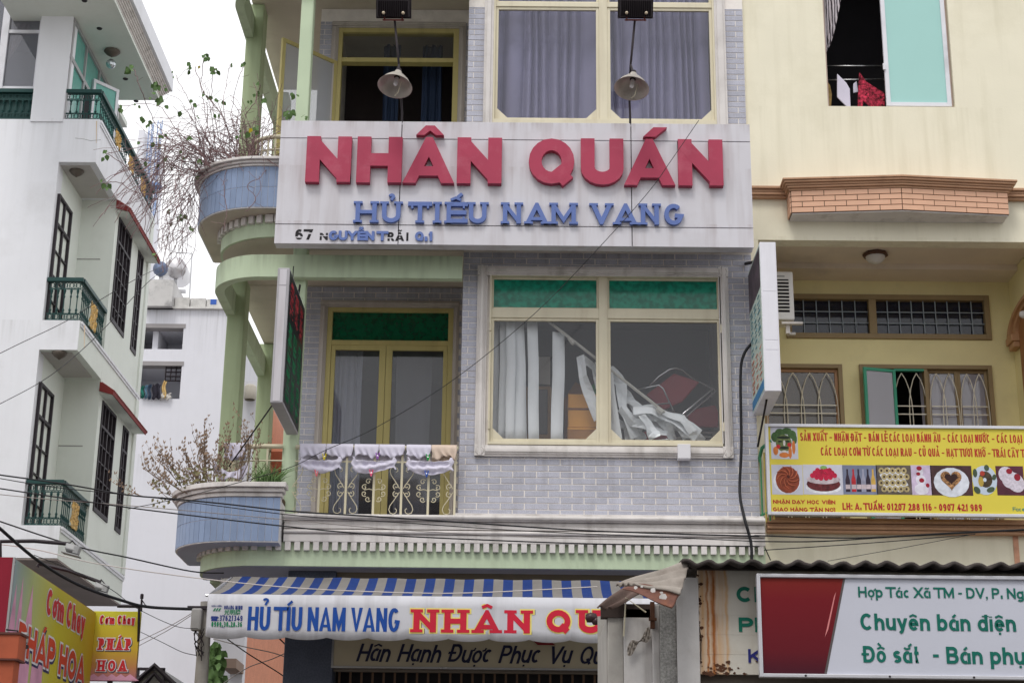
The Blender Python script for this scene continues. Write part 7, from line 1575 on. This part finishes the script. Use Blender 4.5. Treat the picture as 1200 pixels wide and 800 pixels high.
obj('parapet_ledge', MB().box(-16, xe+.02, YBk-.12, YBk+.2, zc, zc+.055), M_PAR, FB)
obj('tank_base', MB().box(atY(174, 345, YBk).x, atY(205, 345, YBk).x, YBk-.3, YBk+1.5, zc, atY(190, 332, YBk).z), mat('mouldy_concrete', (196, 194, 192), .9, .1, 2, dirtamt=.9, dirt=(110, 110, 112), dscale=1.6, bump=.3), FB)
zb_k = atY(190, 332, YBk).z
wg = MB(); gxa, gxb = atY(194, 440, YBk+.1).x, h2[1]-.02
for k in range(4): z = lerp(atY(200, 446, YBk+.1).z, h2[3]-.05, k/3); wg.tube([(gxa, YBk+.1, z), (gxb, YBk+.1, z)], .02, 4)
for k in range(4): x = lerp(gxa, gxb, k/3); wg.tube([(x, YBk+.1, atY(200, 446, YBk+.1).z), (x, YBk+.1, h2[3]-.02)], .018, 4)
obj('window_grille', wg, M_IRON, FB)
def tank(px0, py0, px1, py1, r, lab, Y, cap):
    a, b = atY(px0, py0, Y), atY(px1, py1, Y+1.6); ax = (b-a); L = ax.length; g = thing('water_tank', lab, 'water tank', a-Z_*r, 'rooftop water tanks')
    obj('drum', MB().lathe([(r*.98, 0), (r, .05), (r, L-.1), (r*.8, L)], a, ax, 24), mat('stainless_tank', (196, 194, 196), .35, .1, 1, metal=.6), g, smooth=True); obj('end_cap', MB().lathe([(0, -.14), (r*.5, -.11), (r*.85, -.04), (r, 0.01)], a, ax, 24), cap, g, smooth=True)
    obj('stand', MB().box(a.x-.05, a.x+.05, Y+.1, Y+.2, zb_k, a.z-r+.05).box(a.x-.3, a.x+.3, Y+.1, Y+.2, zb_k, zb_k+.08), M_STEEL, g)
tank(188, 315, 198, 322, .21, 'smaller stainless water tank with a blue end on the white roof', YBk-.2, mat('blue_tank_end', (104, 116, 142), .5, .4, 6)); tank(206, 314, 212, 326, .30, 'larger pale stainless water tank behind the blue ended one', YBk+.6, MATS['stainless_tank'])
tag(obj('antenna_frame', MB().tube([atY(222, 349, YBk), atY(225, 297, YBk), atY(206, 296, YBk)], .02, 6), M_STEEL), 'thin bent metal pipe standing on the white roof beside the tanks', 'pipe')
tag(obj('roof_box', MB().box(atY(247, 352, YBk).x, atY(254, 352, YBk).x, YBk-.03, YBk, atY(250, 357, YBk).z, atY(250, 351, YBk).z), mat('blue_paint_patch', (60, 96, 176), .7)), 'small blue patch on the roof parapet of the white building', 'patch')
for i, (xa, xb, yt, yb_4, rgb, lab) in enumerate(((165, 169, 453, 466, (40, 110, 96), 'teal shirt, leftmost of the washing in the opening'), (169.5, 173, 452, 466, (90, 120, 140), 'blue grey shirt next to the teal one in the opening'), (173.5, 177.5, 451, 467, (56, 70, 90), 'dark blue shirt between blue grey and black washing'), (178, 188.5, 450, 467, (44, 42, 52), 'wide black garment in the middle of the washing'), (189, 195, 447, 466, (196, 166, 110), 'tan garment hanging at the right of the black one'), (188, 200, 461, 467.5, (190, 186, 180), 'pale bundle of cloth at the right end of the washing'))):
    p, q = atY(xa, yb_4, YBk-.1), atY(xb, yt, YBk-.1)
    def cf(u, v): return (lerp(p.x, q.x, u)+.02*math.sin(v*7), YBk-.1-.03*math.sin(u*12+i), lerp(p.z, q.z, v)+.03*math.sin(u*9+i))
    tag(obj('garment', MB().grid(cf, 10, 8), mat('cloth_%d' % i, rgb, .9, .2, 6), smooth=True, solid=.02), lab, 'garment', 'washing in the opening of the far white building')
# orange house in the side street
YO = 32.; M_OW = mat('orange_wall', (196, 126, 78), .85, .06, 1.5); M_OWD = mat('salmon_brick_wall', (206, 140, 112), .85, .08, 6, speck=.15)
OB = thing('orange_house', 'narrow orange and white house in the side street, seen under the balcony', 'house', (-5, YO, 0)); xo = atY(303.5, 470, YO).x; zt_o = atY(300, 447, YO).z
obj('wall', MB().box(-5.84, xo, YO, YO+.3, 0, zt_o).box(-5.84, xo-.3, YO+.3, 40, 0, zt_o-.3), M_FAR, OB); obj('side_wall', MB().box(xo-.3, xo, YO+.301, 40, 0, zt_o-.02), M_OWD, OB)
zb_o = atY(300, 782, YO).z
for zz in (zb_o, zb_o+2.3):
    obj('balcony', MB().box(xo, xo+.55, YO+1., YO+7, zz+2.15, zz+2.3), M_OWD, OB)
    rg = obj('grille', MB().box(xo+.5, xo+.54, YO+1, YO+7, zz+3.2, zz+3.26), M_IRON, OB)
    for k in range(22): y = YO+1.02+k*.27; obj('bar', MB().box(xo+.5, xo+.53, y, y+.03, zz+2.3, zz+3.2), M_IRON, rg)
    for k in range(3): obj('bar', MB().box(xo+.505, xo+.535, YO+1, YO+7, zz+2.45+k*.25, zz+2.48+k*.25), M_IRON, rg)
obj('eave_box', MB().box(-5.5, xo+.02, YO-.9, YO-.001, zb_o-.12, zb_o+.05), mat('grey_brown_soffit', (140, 120, 108), .9), OB); obj('water_butt', MB().lathe([(.1, 0), (.12, .02), (.12, .26), (.09, .3), (0, .31)], (xo-.16, YO-.15, zt_o-.42), Z_, 14), mat('beige_plastic', (190, 184, 172), .6), OB, smooth=True)
OB2 = thing('orange_house', 'plain orange wall of the next house down the side street, behind the dark tiled pier', 'house', (-4, 41, 0)); obj('wall', MB().box(-5.6, -2.9, 41, 44, 0, 7.2), M_OW, OB2); obj('roof_slab', MB().box(-5.7, -2.8, 40.7, 44, 7.2, 7.35), M_FAR, OB2)
FH = thing('far_house', 'pale far house with a louvred stair front seen between column and balcony ceiling', 'building', (-5.3, 60, 0)); xh0, xh1 = atY(288, 400, 60).x, atY(318, 400, 60).x
obj('wall', MB().box(xh0, xh0+.28, 60, 60.4, 0, atY(296, 405, 60).z).box(xh0+.9, xh0+1.0, 60, 60.4, 0, atY(296, 405, 60).z), M_FAR, FH)
for k in range(7): zz = atY(300, 372, 60).z+k*.42-1.2; obj('louvre', MB().box(xh0+.2+.12*(6-k), xh1-.12*k+.1, 60, 60.5, zz, zz+.16), M_FAR, FH)
# tower and lattice masts
TW = thing('tower_block', 'slim pale tower block far away above the white roofs', 'building', (atY(166, 230, 140).x, 140, 0)); obj('wall', MB().box(atY(158.5, 200, 140).x, atY(164.5, 200, 140).x, 140, 146, 0, atY(160, 152, 140).z).box(atY(164.5, 200, 140).x, atY(170.5, 200, 140).x, 141, 147, 0, atY(166, 149, 140).z), mat('tower_grey', (214, 214, 220), .9, .02), TW)
for k in range(5): obj('window_band', MB().box(atY(161, 200, 140).x, atY(163.3, 200, 140).x, 139.95, 140, 30+k*4.2-6, 32+k*4.2-6), mat('tower_window', (170, 176, 190), .6), TW)
M_MBL = mat('blue_mast_paint', (120, 146, 190), .6, .1, 1)
for i, (xa, yt, lab) in enumerate(((173, 144, 'blue lattice mast far behind, left of the pair, with a red tip'), (183, 141, 'blue lattice mast far behind, right of the pair'))):
    Ym = 90; X = atY(xa, 200, Ym).x; zt_m = atY(xa, yt, Ym).z; ms = MB()
    for dx, dy in ((-.13, 0), (.13, 0), (0, .2)): ms.box(X+dx-.02, X+dx+.02, Ym+dy-.02, Ym+dy+.02, 0, zt_m)
    zz = 18.
    while zz < zt_m-.3: ms.tube([(X-.13, Ym, zz), (X+.13, Ym, zz+.35), (X-.13, Ym, zz+.7)], .02, 4, caps=False); zz += .7
    g = obj('lattice_mast', ms, M_MBL); tag(g, lab, 'mast', 'blue lattice masts')
    obj('platform', MB().box(X-.35, X+.35, Ym-.3, Ym+.3, zt_m-4.3, zt_m-4.1), M_MBL, g)
# small black roofed structure at the bottom
GB = thing('black_gable', 'black framed little gable roof at the bottom edge beside the small yellow sign', 'roof', atY(180, 800, 22)); YG2 = 22.
a, b, c = atY(154, 803, YG2), atY(181, 779, YG2), atY(206, 803, YG2)
obj('frame', MB().tube([a, b, c], .035, 4).tube([atY(168, 803, YG2), atY(181, 789, YG2), atY(194, 803, YG2)], .03, 4), M_IRON, GB); obj('roof', MB().add([a+Y_*.05, b+Y_*.05, c+Y_*.05, a+Y_*2, b+Y_*2, c+Y_*2], [(0, 1, 4, 3), (1, 2, 5, 4)]), mat('grey_roof', (130, 130, 134), .7), GB, solid=.03)
obj('gable_board', MB().add([a+Y_*.08, b+Y_*.08, c+Y_*.08], [(0, 1, 2)]), mat('grey_gable', (150, 148, 140), .8), GB, solid=.02); obj('top_bar', MB().box(atY(161, 783, YG2).x, atY(193, 783, YG2).x, YG2, YG2+.05, atY(170, 784.5, YG2).z, atY(170, 781.5, YG2).z).box(atY(161, 783, YG2).x, atY(163, 783, YG2).x, YG2, YG2+.05, a.z, atY(170, 783, YG2).z).box(atY(191, 783, YG2).x, atY(193, 783, YG2).x, YG2, YG2+.05, a.z, atY(170, 783, YG2).z), M_IRON, GB)
# utility pole, its box
YPo = 17.35; px_ = atY(237, 780, YPo).x
UP = thing('utility_pole', 'grey concrete utility pole behind the left end of the awning', 'utility pole', (px_, YPo, .13)); obj('pole', MB().lathe([(.10, 0), (.062, atY(237, 705, YPo).z-.13)], (px_, YPo, .13), Z_, 16), M_CONC, UP, smooth=True)
c = atY(232, 728, YPo); obj('splice_box', MB().box(c.x-.05, c.x+.06, YPo-.14, YPo-.05, c.z-.11, c.z+.12), mat('grey_box', (150, 148, 146), .6, .1, 6), UP, bevel=.02); obj('cross_arm', MB().box(c.x-.1, px_+.1, YPo-.1, YPo-.06, atY(235, 713, YPo).z-.015, atY(235, 713, YPo).z+.015), M_IRON, UP)
cp_ = MB(); random.seed(7)
for k in range(7): P_ = [atY(231+random.uniform(-4, 10), 735+random.uniform(-3, 5)+8*i+random.uniform(-3, 3), YPo-.12) for i in range(5)]; cp_.tube(P_, .005, 4)
obj('loose_wires', cp_, M_IRON, UP)
M_CAB = mat('cable_black', (30, 30, 34), .6); M_CABL = mat('cable_grey', (150, 142, 138), .6)
def sm(P, n=6):
    P = [P[0]]+P+[P[-1]]; out = []
    for i in range(1, len(P)-2):
        for k in range(n): t = k/n; a, b, c, d = P[i-1:i+3]; out.append(.5*((2*b)+(c-a)*t+(2*a-5*b+4*c-d)*t*t+(3*b-a-3*c+d)*t**3))
    return out+[P[-2]]
def cable(pts, Y, r, lab, m=None, grp='overhead cables'):
    ys_ = Y if isinstance(Y, (list, tuple)) else [Y]*len(pts); P = sm([atY(x, y, yy) for (x, y), yy in zip(pts, ys_)]); return tag(obj('overhead_cable', MB().tube(P, r, 5), m or M_CAB, smooth=True), lab, 'cable', grp)
cable([(-40, 551), (70, 566), (148, 579.5), (201, 584), (262, 590), (345, 599), (440, 605), (560, 613), (700, 622), (890, 628)], 17.15, .0085, 'thick black cable, topmost of the bundle crossing the lower blue planter')
cable([(-40, 553), (60, 570), (190, 584), (345, 603.5), (470, 612), (620, 622), (780, 629), (884, 634)], 17.2, .005, 'thin black cable just under the topmost one across the lower blue planter')
cable([(-40, 566), (105, 588), (198, 600.5), (340, 617), (440, 626), (560, 632), (700, 637), (890, 640)], 17.1, .0075, 'black cable, lowest of the bundle crossing the lower blue planter')
cable([(-40, 575), (60, 585), (150, 592), (330, 608), (450, 619), (600, 628), (760, 632), (884, 627)], 17.25, .0045, 'thin grey cable in the middle of the bundle at the planter', M_CABL)
cable([(-40, 597), (83, 638), (150, 653), (224, 669), (262, 671)], [15.5, 16, 16.4, 17.2, 17.7], .0075, 'black cable sloping down past the underside of the lower planter')
cable([(-30, 634), (40, 643), (113, 660), (224, 676), (340, 688), (470, 694), (560, 694), (700, 687)], [16, 16.2, 16.4, 16.7, 16.7, 16.7, 16.7, 16.5], .0055, 'light coloured cable hanging in front of the awning stripes', mat('cable_white', (200, 192, 188), .6))
cable([(-30, 592), (0, 619), (45, 657), (92, 685), (142, 703), (176, 711), (237, 713.5)], [14.5, 14.8, 15.4, 16, 16.6, 17, 17.3], .016, 'thickest black cable running from the left edge down to the pole')
cable([(40, 650), (85, 668), (130, 690), (160, 712), (205, 733), (232, 736)], [15, 15.6, 16.2, 16.8, 17.1, 17.2], .0035, 'hair thin black wire sagging beside the thickest cable')
for i, (a, b) in enumerate((((160, 752), (233, 713)), ((161, 757), (234, 714)))): cable([a, ((a[0]+b[0])/2, (a[1]+b[1])/2+2), b], [19, 18, 17.3], .004, ('upper' if i == 0 else 'lower')+' of two grey wires rising from the small yellow sign to the pole', M_CABL)
cable([(165, 740), (190, 752), (215, 764), (236, 768)], [19, 18.2, 17.6, 17.3], .004, 'thin wire dropping from the small yellow sign to the pole')
cable([(-20, 424), (20, 404), (78, 376), (118, 351), (161, 326), (190, 312)], [22, 22.5, 24, 24.9, 25.5, 30], .0055, 'thin cable crossing the middle balcony railing of the white house')
cable([(-20, 482), (0, 473), (59, 440), (112, 395), (172, 332), (192, 318)], [21, 21.5, 23.5, 25, 26, 30], .0055, 'thin cable rising past the recess lamp of the white house')
cable([(150, 596), (212, 583), (287, 563), (340, 547.5), (382, 527), (442, 500), (534, 443), (628, 366), (704, 288), (760, 225), (788, 186), (819, 141)], [17.2, 17.2, 17.2, 17.1, 17.1, 17.0, 16.9, 16.9, 16.95, 17.0, 17.05, 17.2], .004, 'single thin wire rising diagonally across door, window and big sign')
cable([(242, 655), (300, 720), (345, 765), (385, 805)], [18.2, 19, 20, 21], .009, 'black cable descending to the right in front of the orange house')
cable([(262, 745), (290, 765), (330, 790), (350, 806)], 19.5, .007, 'second descending cable below the scalloped awning edge')
cable([(250, 748), (285, 757), (318, 764), (336, 770)], 20., .006, 'upper pale wire strung in front of the orange house', M_CABL); cable([(262, 800), (290, 782), (318, 772), (336, 764)], 20.1, .006, 'lower pale wire strung in front of the orange house', M_CABL)
cable([(884, 627), (1001, 630), (1115, 624), (1200, 620), (1240, 618)], 17.6, .008, 'black cable along the brown ledge moulding, topmost on the cream wall', grp='cables on the cream house'); cable([(884, 634), (960, 634), (1060, 628), (1200, 621), (1240, 619)], 17.65, .007, 'black cable just below the topmost on the cream wall', grp='cables on the cream house')
cable([(884, 645), (1018, 636), (1143, 625.5)], 17.7, .005, 'thin cable rising slowly to the right over the cream wall', grp='cables on the cream house'); cable([(970, 657), (1060, 641), (1143, 625)], 17.7, .003, 'hair thin wire rising steeply to the right over the cream wall', grp='cables on the cream house')
cable([(888, 604), (891, 625), (896, 640), (903, 656)], 17.9, .006, 'short black cable curving down beside the cream house corner', grp='cables on the cream house')
cable([(882, 401), (872, 415), (868, 440), (869, 520), (867, 575), (872, 605), (880, 635), (881, 660)], [17.9, 17.88, 17.88, 17.88, 17.88, 17.6, 17.6, 17.6], .017, 'thick black cable hanging down the right edge of the grey brick wall', grp='cables on the brick wall')
cable([(344, 312), (343, 330), (343, 355)], 17.7, .006, 'short dark cable hanging beside the top of the dark lightbox', grp='cables on the brick wall')
bx_ = obj('insulator', MB().lathe([(0, -.06), (.04, -.05), (.05, 0), (.03, .05), (0, .06)], atY(693, 723, 16.3), (1, 0, .2), 12).lathe([(0, -.05), (.03, -.04), (.04, 0), (.02, .04), (0, .05)], atY(699, 727, 16.3), (1, 0, .3), 12), mat('dark_porcelain', (60, 42, 44), .3), smooth=True); tag(bx_, 'dark brown twin insulator at the broken corner of the kiosk roof', 'insulator')
im = MB(); p = atY(166, 702, 19.2); im.tube([p, atY(165.5, 716, 19.2)], .012, 6).tube([p, atY(170, 708, 19.2), atY(176, 712, 19.2)], .006, 5).lathe([(0, 0), (.02, .01), (.02, .06), (0, .07)], p-Z_*.0, Z_, 8); tag(obj('sign_bracket', im, M_IRON), 'thin bracket with a small insulator above the small yellow sign', 'bracket')
# ================================================================== PLANTS
M_TWIG = mat('vine_twig', (128, 104, 104), .9, .2, 20); M_LEAF = mat('vine_leaf', (84, 112, 62), .7, .3, 9); M_DRY = mat('dry_leaf', (146, 124, 104), .9, .25, 14); M_DTW = mat('dry_twig', (116, 98, 84), .9, .2, 20); M_GRASS = mat('grass_blade', (84, 112, 62), .6, .3, 9)
def wander(p, d, L, step, wob, grav, rnd):
    P = [Vector(p)]; d = Vector(d).normalized(); n = max(2, int(L/step))
    for i in range(n):
        d = (d+Vector((rnd.uniform(-wob, wob), rnd.uniform(-wob, wob)*.7, rnd.uniform(-wob, wob)-grav))).normalized(); P.append(P[-1]+d*step)
    return P
def leafs(mb, p, r, rnd, down=.6, nw=1.):
    u = Vector((rnd.uniform(-1, 1), rnd.uniform(-.6, .6), rnd.uniform(-1, .2)-down)).normalized(); s = u.cross(Vector((rnd.uniform(-.9, .9), -1, rnd.uniform(-.9, .9)))).normalized(); q = u.cross(s); s = s*nw
    mb.add([p, p+u*r*.35+s*r*.42-q*r*.08, p+u*r*.75+s*r*.28, p+u*r*1.1, p+u*r*.75-s*r*.28, p+u*r*.35-s*r*.42-q*r*.08], [(0, 1, 2, 3), (0, 3, 4, 5)])
rnd = random.Random(11)
VN = thing('climbing_plant', 'straggling half bare vine tangled over the upper blue planter with few green leaves', 'plant', (-3.3, 17.7, 9.45)); tw = MB(); lf_ = MB()
base = [Vector((rnd.uniform(-3.75, -2.85), rnd.uniform(17.6, 18.1), 9.44)) for _ in range(20)]
stems = []
for b in base:
    for k in range(3):
        P = wander(b, (rnd.uniform(-.9, .25), rnd.uniform(-.3, .2), rnd.uniform(.3, 1)), rnd.uniform(.4, 1.0), .06, .22, .0, rnd); stems.append(P); tw.tube(P, [lerp(.0075, .0035, i/len(P)) for i in range(len(P))], 3, caps=False)
for P in list(stems):
    for k in range(8):
        q = P[rnd.randrange(1, len(P))]; Q = wander(q, (rnd.uniform(-1.3, .5), rnd.uniform(-.4, .3), rnd.uniform(-.5, .7)), rnd.uniform(.15, .7), .05, .26, .03, rnd); tw.tube(Q, .003, 3, caps=False)
        if rnd.random() < .6: stems.append(Q)
        if rnd.random() < .03: leafs(lf_, Q[-1], rnd.uniform(.05, .08), rnd)
# thicket between planter and left: drooping strands
for k in range(120):
    s0 = Vector((rnd.uniform(-4.4, -3.7), rnd.uniform(17.5, 18.1), rnd.uniform(9.2, 9.9))); Q = wander(s0, (rnd.uniform(-1, .1), rnd.uniform(-.2, .2), rnd.uniform(-.9, .1)), rnd.uniform(.3, .9), .055, .2, .05, rnd); tw.tube(Q, rnd.uniform(.0025, .0045), 3, caps=False)
    if rnd.random() < .03: leafs(lf_, Q[len(Q)//2], .05, rnd)
for k in range(26):
    s0 = atY(222+rnd.uniform(-8, 4), 215+rnd.uniform(-10, 15), 17.6); e0 = atY(rnd.uniform(184, 232), rnd.uniform(270, 318), 17.6); Q = [s0.lerp(e0, t)+Vector((.10*math.sin(t*5+k), .1*math.sin(t*3+k), .04*math.sin(t*9+k))) for t in np.linspace(0, 1, 14)]; tw.tube(Q, .0032, 3, caps=False)
    for j in range(3, 14, 3): tw.tube(wander(Q[j], (rnd.uniform(-1, 1), 0, rnd.uniform(-1, .2)), rnd.uniform(.06, .2), .04, .3, .1, rnd), .0022, 3, caps=False)
for pts in ([(240, 183), (200, 165), (180, 140), (165, 105), (157, 82)], [(250, 183), (242, 140), (236, 100), (240, 66)], [(262, 183), (250, 130), (248, 90), (254, 80)], [(255, 183), (230, 140), (218, 110), (205, 88)], [(275, 180), (262, 130), (265, 100), (270, 76)], [(280, 180), (272, 130), (280, 90), (288, 74)],
            [(240, 185), (205, 150), (185, 124), (140, 124)], [(260, 180), (262, 140), (240, 110), (228, 78)], [(300, 185), (305, 140), (300, 115), (306, 100)], [(285, 185), (286, 140), (300, 118), (298, 97)], [(225, 200), (190, 170), (150, 176), (125, 180)], [(215, 205), (180, 205), (150, 196), (127, 180)], [(210, 215), (170, 228), (140, 214), (122, 215)],
            [(310, 185), (330, 200), (342, 215), (343, 240), (345, 262), (335, 250)], [(325, 185), (338, 195), (340, 225), (348, 228)], [(265, 200), (262, 222), (266, 245), (262, 270)], [(318, 185), (308, 205), (290, 218), (300, 232), (288, 248)], [(222, 230), (218, 260), (206, 285), (196, 305)], [(225, 215), (205, 250), (195, 290), (190, 320)]):
    Q = sm([atY(x, y, 17.42 if y > 190 and x > 260 else 17.6+rnd.uniform(-.2, .2)) for x, y in pts], 6); Q = [q+Vector((rnd.uniform(-.01, .01), 0, rnd.uniform(-.01, .01))) for q in Q]; tw.tube(Q, .0042, 4, caps=False)
    for j in range(4, len(Q)-1, 4):
        tw.tube(wander(Q[j], (rnd.uniform(-1, 1), 0, rnd.uniform(-.2, 1)), rnd.uniform(.05, .22), .04, .25, 0, rnd), .0025, 3, caps=False)
for (x, y, n, s_) in ((240, 66, 7, .11), (225, 76, 5, .1), (253, 82, 7, .1), (221, 82, 4, .08), (204.5, 87, 2, .06), (245, 68, 5, .1), (153, 79, 6, .12), (183, 98, 8, .11), (187, 114, 9, .12), (195, 101, 5, .09), (176, 112, 3, .08), (239, 110, 4, .08), (247, 112, 4, .08), (255, 114, 4, .08), (262, 120, 5, .08), (226, 120, 4, .09), (196, 126, 5, .09), (141, 126, 5, .09), (166, 138, 4, .09), (174, 146, 4, .09), (160, 124, 3, .07), (255, 137, 4, .1),
                      (299, 108, 5, .09), (309, 117, 6, .11), (292, 120, 4, .09), (305, 98, 4, .08), (288, 74, 4, .08), (270, 74, 3, .06), (345, 110, 6, .09), (340, 132, 9, .11), (334, 134, 6, .1), (357, 135, 5, .09), (341, 170, 3, .11), (339, 152, 2, .07), (290, 155, 6, .1), (302, 150, 6, .1), (281, 156, 5, .09), (191, 160, 4, .09), (222, 160, 4, .09), (236, 190, 5, .09), (212, 252, 6, .1), (222, 265, 3, .09), (182, 300, 4, .09), (198, 248, 3, .08), (123, 175, 3, .1), (123, 184, 2, .09), (122, 212, 3, .1), (125, 218, 2, .1), (232, 137, 3, .07)):
    for k in range(max(2, int(n*.75))): leafs(lf_, atY(x+rnd.uniform(-3, 3), y+rnd.uniform(-4, 3), 17.55+rnd.uniform(-.1, .1)), s_*rnd.uniform(.4, .8), rnd)
tag(obj('twigs', tw, M_TWIG, VN), kind='stuff'); tag(obj('leaves', lf_, M_LEAF, VN), kind='stuff'); y_ = MB(); leafs(y_, atY(295, 150, 17.4), .06, rnd); leafs(y_, atY(234, 77, 17.4), .04, rnd); obj('yellow_leaf', y_, mat('yellow_leaf', (210, 190, 50), .6), VN)
# dry shrub on the lower planter
SB = thing('dry_shrub', 'dry brown leafed shrub spreading left from the lower blue planter', 'shrub', (-3.5, 17.75, 5.66)); t2 = MB(); l2 = MB(); lg2 = MB()
tips = []
def sbranch(p, d, L, r, lvl):
    P = wander(p, d, L, .045, .16, -.02, rnd); t2.tube(P, [lerp(r, r*.5, i/len(P)) for i in range(len(P))], 3, caps=False)
    for i in range(2, len(P)):
        if lvl < 3 and rnd.random() < (.42 if lvl < 2 else .5): dd = (P[i]-P[i-1]).normalized(); sbranch(P[i], dd+Vector((rnd.uniform(-.7, .5), rnd.uniform(-.5, .5), rnd.uniform(.1, .9))), L*rnd.uniform(.35, .6), r*.6, lvl+1)
        if lvl >= 1:
            for _ in range(3):
                if rnd.random() < .75: leafs(l2, P[i]+Vector((rnd.uniform(-.01, .01),)*3), rnd.uniform(.022, .042), rnd, -1.8, .5)
for k in range(24):
    b = Vector((-3.62+.03*k*.8+rnd.uniform(-.1, .1), 17.72+rnd.uniform(-.05, .2), 5.64)); t = k/23; sbranch(b, (lerp(-1.3, .35, t)+rnd.uniform(-.3, .3), rnd.uniform(-.3, .3), lerp(.45, 1.2, min(1, t*1.6))), rnd.uniform(.42, .62), .007, 0)
for k in range(110): p = atY(rnd.uniform(203, 262), rnd.uniform(548, 572), 17.7+rnd.uniform(-.1, .1)); leafs(lg2, p, rnd.uniform(.025, .05), rnd, -.6)
for k in range(26): p = atY(rnd.gauss(188, 7), rnd.uniform(560, 592), 17.6); leafs(lg2, p, rnd.uniform(.025, .045), rnd, .8)
tag(obj('twigs', t2, M_DTW, SB), kind='stuff'); tag(obj('dry_leaves', l2, M_DRY, SB), kind='stuff'); tag(obj('lower_leaves', lg2, mat('olive_leaf', (122, 116, 84), .8, .3, 12), SB), kind='stuff')
gr_ = MB(); 
for k in range(90):
    b = atY(rnd.uniform(300, 328), 570, 17.75)+Y_*rnd.uniform(-.1, .1); lean = rnd.uniform(-1, 1); L_ = rnd.uniform(.16, .32); P = [b+Vector((lean*L_*t*t*.8, 0, L_*t*(1-.35*abs(lean)*t))) for t in (0, .35, .7, 1)]; gr_.tube(P, [.005, .006, .004, .0005], 3, caps=False)
tag(obj('grass_plant', gr_, M_GRASS), 'tufted green grassy plant on the lower planter next to the green post', 'plant', kind=None)
ps = MB(); 
for k in range(130): leafs(ps, atY(rnd.uniform(240, 262), rnd.uniform(752, 800), 24+rnd.uniform(-.3, .3)), .12, rnd)
tag(obj('potted_bush', ps, M_LEAF), 'small dark green bush behind the utility pole in the side street', 'bush')
